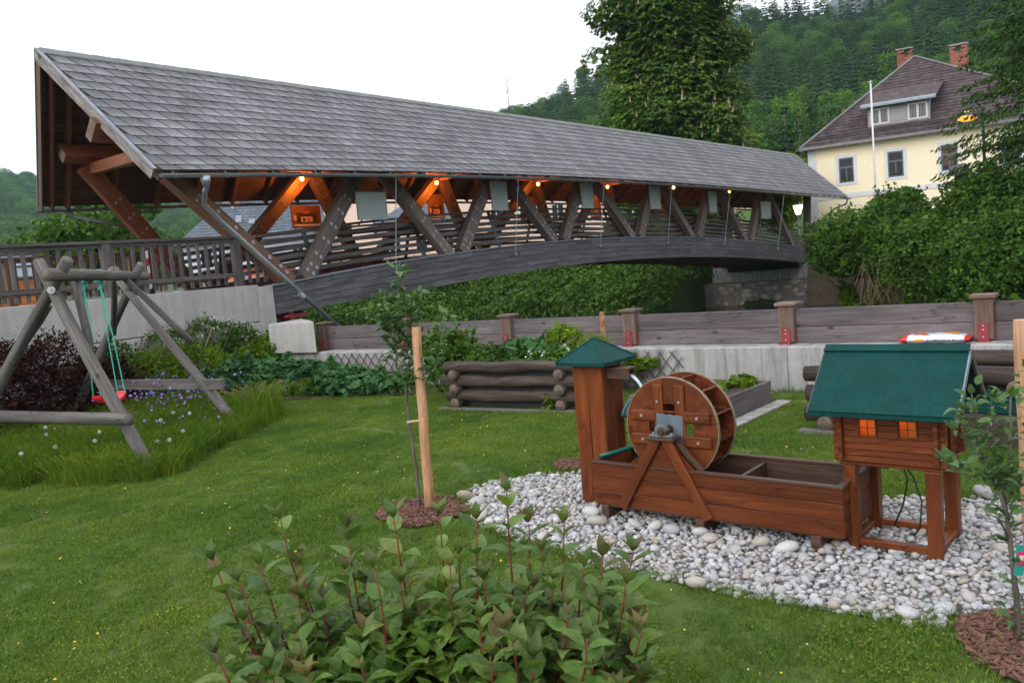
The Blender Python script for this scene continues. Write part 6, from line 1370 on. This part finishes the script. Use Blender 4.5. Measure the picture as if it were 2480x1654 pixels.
bush('vine', 'thin green vine hanging over the wall at the right picture edge', [tuple(ww(2.5, .2, .62)) + (.14, .12, .16), tuple(ww(2.35, .1, .56)) + (.1, .08, .08)], 150, .06, 'bush_light', 'plants', aspect=.5)
# far river bank
def wb3(u_, o, z, r1_, rz_): p = ww(u_, o, z); return (p.x, p.y, p.z, r1_, r1_*.8, rz_)
bank = []
for u_ in np.arange(-46, -13.9, 1.0):
    for o in (24.8, 26.6, 28.6, 30.2):
        zz = float(height(ww(u_, o).x, ww(u_, o).y)); bank.append(wb3(u_+random.uniform(-.5, .5), o, zz+.45, random.uniform(.9, 1.4), random.uniform(.55, 1.1)))
T = bush('bank_shrubbery', 'continuous dark green shrubbery on the far river bank seen under the bridge', bank, 80000, .17, 'bush', aspect=.75, up=1.0, shell=.8); T['kind'] = 'stuff'
for c in T.children: c['kind'] = 'stuff'
def right_bush(lab, az, dist, z, r1_, rz_, n, m='bush', size=.125, group='bushes on the bank right of the bridge', nb=11):
    p = at(az, dist); bl_ = []
    for i in range(nb): bl_.append((p.x+random.uniform(-.6, .6)*r1_, p.y+random.uniform(-.5, .5)*r1_, z+random.uniform(-.35, .35)*rz_, r1_*random.uniform(.5, .75), r1_*random.uniform(.5, .75), rz_*random.uniform(.5, .8)))
    return bush('bank_bush', lab, bl_, int(n*2.3), size, m, 'bush', group, aspect=.75, up=.9, shell=.75)
right_bush('rounded green bush directly right of the far bridge end', 23.2, 35.0, .95, 2.0, 1.3, 13000)
right_bush('tall light-topped bush in front of the flagpole', 25.3, 34.0, 1.25, 2.1, 1.45, 14000)
right_bush('dark bush below the wooden shrine', 27.8, 32.8, .8, 2.2, 1.4, 14000)
right_bush('large bush at the right edge beneath the spruce', 30.3, 30.5, .4, 2.4, 1.9, 17000)
right_bush('bush at the right picture edge above the fence corner', 32.8, 29.5, .2, 2.4, 2.4, 15000)
right_bush('low hanging bush over the dry bank right of the abutment', 26.6, 32.6, .1, .9, .5, 2500)
right_bush('low hanging bush over the bank beneath the shrine', 30.0, 31.0, -.4, 1.3, .8, 4500)
right_bush('small fresh bush on the rubble wall beside the abutment', 22.4, 35.4, -.9, .3, .55, 800, 'bush_light', .14)
right_bush('slender bush covering the right end of the arched beam', 21.8, 36.6, 1.0, .55, 1.0, 3000, 'bush', .15)
right_bush('narrow upright crown rising behind the bush in front of the flagpole', 25.6, 34.6, 2.3, 1.0, .95, 4500, nb=6)
right_bush('tall loose bush rising under the spruce boughs at the right', 30.6, 31.5, 1.9, 1.5, 1.4, 7000, nb=7)
right_bush('small leafy crown between shrine and street lamp', 28.9, 32.4, 1.8, .9, .8, 3500, nb=5)
# dry stalks on the bank
mb = MB()
for i in range(320):
    az = random.uniform(22.3, 32.5); p = at(az, random.uniform(31.5, 34.5)); z = random.uniform(-1.6, .3); L = random.uniform(.5, 1.3); a = random.gauss(0, .35); mb.beam((p.x, p.y-1.2, z+L*.5), (p.x+math.sin(a)*L, p.y-1.3, z-L*.5), .009, .009)
tag(mb.build('dry_stalks', M['grass_dry']), 'dry brown stalks hanging on the bank right of the bridge', 'dry stalks', kind='stuff')
bk = MB(); 
# bank face behind them
bp_ = [ww(u_, 28.9+.3*math.sin(u_)) for u_ in np.linspace(-8.2, 14, 23)]
for a, b in zip(bp_[:-1], bp_[1:]): bk.quad((a.x, a.y, -2.3), (b.x, b.y, -2.3), (b.x+.5, b.y+.6, .9), (a.x+.5, a.y+.6, .9))
bush('bank_weeds', 'sparse green weeds growing on the brown bank right of the abutment', [tuple(at(az, 32.6, z)) + (.5, .4, .3) for az, z in ((23, -1.2), (24.2, -.7), (25.1, -1.3), (26.2, -.8), (27.1, -1.3), (28.3, -.9), (24.6, -.2))], 1500, .1, 'bush', 'weeds', aspect=.6)
M['bank'] = plain('brown earth bank', [(.05, .035, .02), (.11, .085, .055), (.06, .07, .025)], 1.3, .95, .9, .08, fine=8); q = bk.build('river_bank', M['bank']); q['kind'] = 'structure'
# meadow up the slope beyond the right bridge end
sl = MB(); a, b, c, d = at(17.2, 46, .95), at(22.5, 44, .95), at(22.5, 62, 3.9), at(15.5, 66, 4.2); sl.quad(a, b, c, d); o = sl.build('far_meadow', M['far_lawn']); o['kind'] = 'structure'
EOF_ = 1
# ---------------------------------------------------------------- trees
def trunk_tree(T, h, r, m='bark', lean=0, branches=6, cr=1):
    MB().tube([(0, 0, -.3), (lean*.3, 0, h*.35), (lean, 0, h)], [r, r*.8, r*.35], 8, rough=.12).build('trunk', M[m], T, smooth=True)
# horse chestnut
CT = thing('horse_chestnut', 'big flowering horse chestnut tree rising behind the bridge roof', 'tree', (10.2, 47.3, 1.0))
MB().tube([(0, 0, -.3), (0, 0, 3), (.1, 0, 7), (0, 0, 10)], [.45, .38, .25, .1], 10, rough=.15).build('trunk', M['bark'], CT, smooth=True)
blobs = []; rs = random.Random(4)
for i in range(130):
    z = rs.uniform(2.5, 18); t = (z-2.5)/15; rad = 4.0*(.72+.28*math.sin(min(t*2.4, 1.57))); a = rs.uniform(0, 6.28); q = rad*rs.uniform(.35, .82)
    blobs.append((q*math.cos(a)*1.05, q*math.sin(a), z, rs.uniform(.9, 1.45), rs.uniform(.9, 1.45), rs.uniform(.7, 1.1)))
for x, y, z in ((-3.7, -1, 13.5), (-3.9, 0, 11.3), (-3.6, -.5, 15.5), (3.2, -1, 14.5), (3.4, -.5, 11.5), (-2.6, -1, 16.8), (-3.2, -1, 9), (3.0, -1, 8.6), (3.1, -.8, 5.5), (-2.7, -.8, 6)): blobs.append((x, y, z, 1.0, 1.0, .85))
P, d = blob_points(blobs, 44000, .85)
def palmate(P, d, size):   # drooping hand shaped leaves: five leaflets each
    n = len(P); out = d.copy(); out[:, 2] = 0; out /= np.linalg.norm(out, axis=1, keepdims=True)+1e-6; V = []
    for k in (-2, -1, 0, 1, 2):
        a = k*.62 + np.random.normal(0, .1, n); ca, sa = np.cos(a)[:, None], np.sin(a)[:, None]; side = np.stack([-out[:, 1], out[:, 0], np.zeros(n)], 1)
        h = out*ca + side*sa; dr = np.random.uniform(.35, 1.1, n)[:, None]; t = h - np.array([0, 0, 1])*dr; t /= np.linalg.norm(t, axis=1, keepdims=True); s = size*np.random.uniform(.75, 1.15, n)[:, None]*(1-.14*abs(k))
        w = np.cross(t, np.array([0, 0, 1.])); w /= np.linalg.norm(w, axis=1, keepdims=True)+1e-6
        V.append(np.stack([P, P+t*s*.65+w*s*.17, P+t*s, P+t*s*.65-w*s*.17], 1))
    return np.concatenate(V)
npobj('crown', palmate(P, d, .31), M['chestnut'], CT)
P2, d2 = blob_points([(0, 0, z, 3.1, 3.1, 1.6) for z in np.arange(4, 17.5, 1.5)], 15000, .55); npobj('inner_foliage', palmate(P2, d2, .4), M['chestnut'], CT)
cm = MB(); 
for k in range(7): cm.tube([(0, 0, .05*k), (0, 0, .05*k+.045)], [.062-.008*k, .052-.008*k], 5)
cme = cm.mesh('blossom', M['blossom'])
Pb, db = blob_points(blobs, 6000, 1.05); q_ = Pb[:, 1]; ok_ = (q_ < -1.5) & (db[:, 1] < -.2) & (db[:, 2] > -.3); Pb = Pb[ok_]; key = {}
for p in Pb:
    k = (int(p[0]/.75), int(p[2]/.62))
    if k not in key or p[1] < key[k][1]: key[k] = p
front = [p+np.array([0, -.12, .1]) for p in key.values() if random.random() < .8][:150]
for p in front:
    o = bpy.data.objects.new('blossom', cme); COL.objects.link(o); o.parent = CT; o.location = p; o.rotation_euler = (random.gauss(0, .25), random.gauss(0, .25), 0); s = random.uniform(.8, 1.2); o.scale = (s, s, s)
# spruce on the right, near
def spruce_mesh(h, r, levels, nb, seed, droop=.35, seg=3, fine=1, cut=0.0, mat='spruce'):
    rg = np.random.RandomState(seed); V = []
    for L in range(levels):
        t = (L+rg.uniform(-.3, .3))/levels; t = min(max(t, 0), .985); z = h*(cut + (1-cut)*t); rad = r*(1-t)**.82*(1+.12*rg.randn()); n = max(4, int(nb*(1-.55*t)))
        for k in range(n):
            a = 2*math.pi*(k+rg.rand())/n; ln = rad*rg.uniform(.7, 1.12); dirx = np.array([math.cos(a), math.sin(a), 0]); sd = np.array([-dirx[1], dirx[0], 0]); p = np.array([0, 0, z]); q0 = 0
            for s in range(seg):
                t0, t1 = s/seg, (s+1)/seg; zz = lambda t_: -droop*ln*t_**1.3 + .12*ln*t_**3
                A = p + dirx*ln*t0 + np.array([0, 0, zz(t0)]); B = p + dirx*ln*t1 + np.array([0, 0, zz(t1)]); w0 = ln*.2*(math.sin(math.pi*min(t0+.12, .9))+.15); w1 = ln*.2*(math.sin(math.pi*min(t1+.1, .97))+.1)*(.15 if s == seg-1 else 1); dz = np.array([0, 0, -.16*ln])
                V += [[A, A+sd*w0*rg.uniform(.7, 1.3)+dz*.5, B+sd*w1+dz*.6, B], [A, B, B-sd*w1+dz*.6, A-sd*w0*rg.uniform(.7, 1.3)+dz*.5]]
                for f_ in range(fine):   # hanging sprays
                    u = rg.rand(); c = A+(B-A)*u; s_ = sd*rg.uniform(-1, 1)*w0*1.2; hh = ln*rg.uniform(.1, .24); V.append([c+s_*.3, c+s_+dirx*.06*ln-np.array([0, 0, hh*.5]), c+s_*1.1-np.array([0, 0, hh]), c+s_*.5-dirx*.06*ln-np.array([0, 0, hh*.4])])
    return np.array(V)
ST = thing('spruce_tree', 'large dark spruce filling the upper right corner beside the yellow house', 'tree', (20.2, 27.0, .6))
MB().tube([(0, 0, -.2), (0, 0, 9), (0, 0, 19)], [.32, .22, .06], 9).build('trunk', M['bark'], ST, smooth=True)
def spruce_boughs(h, r, levels, nb, seed, z0):
    rg = np.random.RandomState(seed); P = []; D = []
    for L in range(levels):
        t = L/levels; z = z0+(h-z0)*t; rad = r*(1-t)**.8; n = int(nb*(1-.5*t))
        for k in range(n):
            a = rg.uniform(0, 6.28); ln = rad*rg.uniform(.65, 1.1); dx = np.array([math.cos(a), math.sin(a), 0]); sd = np.array([-dx[1], dx[0], 0])
            for q in range(int(190*ln/ r)+30):
                u = rg.rand()**.7; wd = .24*ln*math.sin(math.pi*min(u+.08, .95)); off = rg.uniform(-1, 1); c = np.array([0, 0, z]) + dx*ln*u + sd*wd*off + np.array([0, 0, -.32*ln*u**1.4 + .1*ln*u**3 - abs(off)*.12 - rg.rand()*.12]); P.append(c); D.append(dx*.8+sd*off*.6+np.array([0, 0, -.75]))
    P = np.array(P); D = np.array(D)+rg.normal(0, .25, (len(P), 3)); D /= np.linalg.norm(D, axis=1, keepdims=True); n = len(P); s = rg.uniform(.1, .2, n)[:, None]; w = np.cross(D, rg.normal(size=(n, 3))); w /= np.linalg.norm(w, axis=1, keepdims=True)
    return np.stack([P, P+D*s*.5+w*s*.2, P+D*s, P+D*s*.5-w*s*.2], 1)
npobj('crown', spruce_boughs(22, 6.0, 50, 34, 5, 1.2), M['spruce_near'], ST)
# broadleaf protos / cloud trees
def cloud_tree(h, r, seed, n, size, z0=.25):
    rg = random.Random(seed); bl_ = []
    for i in range(9):
        z = h*(z0+.08+(.9-z0)*rg.random()); q = r*.5*rg.random()**.5; a = rg.uniform(0, 6.28); bl_.append((q*math.cos(a), q*math.sin(a), z, r*rg.uniform(.4, .62), r*rg.uniform(.4, .62), h*rg.uniform(.12, .2)))
    P, d = blob_points(bl_, n, .8); return leaf_quads(P, size, up=.8, aspect=.8, out=d*.5)
def place_tree(lab, p, h, r, seed, n, size, m, group=None, name='broadleaf_tree'):
    T = thing(name, lab, 'tree', p, 0, group); MB().tube([(0, 0, -.4), (0, 0, h*.7)], [h*.018+.05, .04], 7).build('trunk', M['bark'], T, smooth=True); npobj('crown', cloud_tree(h, r, seed, n, size), M[m], T); return T
place_tree('green maple tree seen under the left end of the bridge roof', at(-24.0, 40, 1.2), 4.9, 2.3, 3, 9000, .24, 'bush')
place_tree('low pale green tree at the left edge above the approach railing', at(-28.9, 62, 1.0), 3.2, 3.0, 8, 7000, .2, 'broad')
place_tree('small roundish tree left of the blue grey roof', at(-19.5, 80, 1), 5.5, 3.0, 9, 6000, .25, 'broad')
place_tree('bushy tree behind the railing left of the barrier post', at(-25.6, 30, 1.2), 2.9, 2.6, 19, 6000, .2, 'bush')
place_tree('fresh green tree between bridge end and yellow house', at(18.3, 47, 1), 4.4, 1.6, 11, 4500, .22, 'bush_light')
place_tree('green tree seen through the right third of the bridge', at(13.6, 52, 1), 4.2, 3.2, 12, 6500, .26, 'bush')
place_tree('tree behind the railing right of the long apricot building', at(9.2, 56, 1), 4.6, 2.8, 13, 5500, .28, 'bush')
place_tree('light green young tree at the forest foot behind the bridge roof', at(16.7, 84, 2), 9.0, 3.0, 14, 4500, .45, 'bush_light')
bush('town_bush', 'small green shrub in front of the apricot building seen between the truss posts', [(-6.2, 50, 1.5, .9, .8, .6), (-4.9, 50.5, 1.4, .7, .6, .5)], 1800, .16, 'bush', 'shrub')
bush('town_bush', 'low green hedge in front of the apricot building at mid bridge', [(-.5, 52, 1.4, 1.5, .8, .5), (2.2, 53, 1.5, 1.6, .8, .6), (5, 54, 1.5, 1.6, .8, .6)], 3500, .16, 'bush', 'shrub')
# forest prototypes
def proto_tree(V, h, m, r=.12):
    me = npmesh('tree', V, [M[m]]); mb = MB().tube([(0, 0, -.5), (0, 0, h*.8)], [r, r*.3], 5)
    o = proto('forest_tree', me); return me
PT = [npmesh('spruce', spruce_mesh(15, 2.5, 17, 9, s, .38, 3, 1), M['spruce']) for s in (1, 2, 3, 4)]
PBd = [npmesh('broadleaf', cloud_tree(11, 3.6, s, 2600, .4, .12), M['broad']) for s in (21, 22, 23)]
def forest_pts(n, a0, a1, r0, r1, seed):
    rg = np.random.RandomState(seed); az = rg.uniform(a0, a1, n); r = np.sqrt(rg.uniform(r0*r0, r1*r1, n)); x, y = r*np.sin(np.radians(az)), r*np.cos(np.radians(az)); return np.stack([x, y, height(x, y)-.4], 1), az, r
P, az, r = forest_pts(4200, -9, 37, 84, 318, 5)
ok = np.ones(len(P), bool)
cell = {}
for i in np.argsort(r):      # keep a minimum spacing
    k = (int(P[i, 0]/3.6), int(P[i, 1]/3.6))
    if k in cell: ok[i] = False
    cell[k] = 1
P, az, r = P[ok], az[ok], r[ok]
patchn = np.array([noise.noise(Vector((p[0]*.02, p[1]*.02, 7))) for p in P]); isb = (patchn + np.random.normal(0, .16, len(P)) + np.where(r < 125, .12, 0)) > .1
pick = np.where(isb, 4+np.random.randint(0, 3, len(P)), np.random.randint(0, 4, len(P))); scl = np.random.uniform(.62, 1.12, len(P))*np.where(isb, .85, 1)
order = np.argsort(r); ind = []; cnt = 0
for i in order:
    if cnt >= 110: break
    if -3 < az[i] < 34: ind.append(i); cnt += 1
names = {0: ('spruce_tree', 'dark green spruce standing in the front rows of the hillside forest'), 1: ('broadleaf_tree', 'round green broadleaf tree standing in the front rows of the hillside forest')}
tmpl = {}
for i in ind:
    k = int(pick[i]); nm, lab = names[1 if k >= 4 else 0]
    T = thing(nm, lab, 'tree', P[i], random.uniform(0, 6.28), 'spruces at the forest front' if k < 4 else 'broadleaf trees at the forest front'); T.scale = (scl[i],)*3
    if k not in tmpl:
        tm = MB().tube([(0, 0, -1), (0, 0, 12 if k < 4 else 7)], [.16, .04], 6).mesh('trunk', M['bark']); tmpl[k] = ((PT+PBd)[k], tm)
    for nm2, me in (('crown', tmpl[k][0]), ('trunk', tmpl[k][1])): o = bpy.data.objects.new(nm2, me); COL.objects.link(o); o.parent = T
rest = np.setdiff1d(np.arange(len(P)), ind); PR = [proto('t', m) for m in PT+PBd]
rot = np.zeros((len(rest), 3)); rot[:, 2] = np.random.uniform(0, 6.28, len(rest)); rot[:, :2] = np.random.normal(0, .03, (len(rest), 2))
# Join order inside the instance list is unimportant as long as pick values stay within range
tag(scatter('hillside_forest', P[rest], rot, scl[rest], PR, pick=pick[rest]), 'mixed spruce and broadleaf forest covering the hillside behind the yellow house', 'forest', kind='stuff')
P, az, r = forest_pts(9000, -36, -8, 235, 640, 6); n = len(P); rot = np.zeros((n, 3)); rot[:, 2] = np.random.uniform(0, 6.28, n); pn = np.array([noise.noise(Vector((p[0]*.012, p[1]*.012, 3))) for p in P])
tag(scatter('far_hill_forest', P, rot, np.random.uniform(.7, 1.1, n)*1.15, PR, pick=np.where(pn+np.random.normal(0, .15, n) > -.02, 4+np.random.randint(0, 3, n), np.random.randint(0, 4, n))), 'hazy forest on the distant hill at the left', 'forest', kind='stuff')
# skyline single trees right of the roof ridge
for az_, d_, h_, k in ((1.2, 255, .8, 'thin'), (5.9, 150, 1.0, 's'), (6.8, 140, 1.05, 's'), (-.9, 120, .5, 'b'), (0.2, 125, .5, 'b'), (3.6, 120, .55, 'b')):
    p = at(az_, d_); z = float(height(p.x, p.y))
    if k == 'thin':
        T = thing('birch_tree', 'thin nearly bare tree standing out against the sky above the roof ridge', 'tree', (p.x, p.y, z+6)); mb = MB().tube([(0, 0, -3), (0, 0, 16)], [.18, .03], 5)
        for q in range(60): zz = random.uniform(5, 15.5); a = random.uniform(0, 6.28); l = random.uniform(.6, 2.0); mb.tube([(0, 0, zz), (l*math.cos(a), l*math.sin(a), zz+l*.9)], [.05, .02], 3)
        mb.build('trunk', M['twig'], T); P_, d__ = blob_points([(0, 0, 11, 1.8, 1.8, 4.5)], 260, .5); npobj('crown', leaf_quads(P_, .3), M['broad'], T)
# distant rock mountain
mt = MB(); pk = [(20.5, .2), (21.8, .245), (22.6, .268), (23.3, .283), (24, .275), (24.8, .25), (26, .2)]
M['rock'] = plain('pale limestone cliff', [(.05, .06, .06), (.11, .115, .12), (.17, .17, .175)], .03, .95, 1.0, 5, detail=10)
cols_ = []
for a, e in np.array([(a, np.interp(a, [q[0] for q in pk], [q[1] for q in pk])) for a in np.linspace(20.5, 26, 60)]):
    e += .012*noise.noise(Vector((a*2.1, 0, 0))) + .006*noise.noise(Vector((a*7.1, 0, 0))); cols_.append([at(a, 560+200*t+20*noise.noise(Vector((a*3, t*5, 1))), 40+(760*e-40)*t**1.1) for t in np.linspace(0, 1, 16)])
for A_, B__ in zip(cols_[:-1], cols_[1:]):
    for i in range(15): mt.quad(A_[i], B__[i], B__[i+1], A_[i+1])
o = mt.build('mountain', M['rock']); o['kind'] = 'structure'
HAZE = True
if HAZE:
    hb_ = MB().box(-800, 800, -800, 800, -9, 285); m, nt, b = new_mat('valley air'); nt.nodes.remove(b); pv = node(nt, 'ShaderNodeVolumePrincipled'); pv.inputs['Color'].default_value = (.55, .8, 1, 1); pv.inputs['Density'].default_value = .00018; pv.inputs['Anisotropy'].default_value = 0
    nt.links.new(pv.outputs[0], nt.nodes['Material Output'].inputs['Volume']); o = hb_.build('haze', m); o['kind'] = 'stuff'
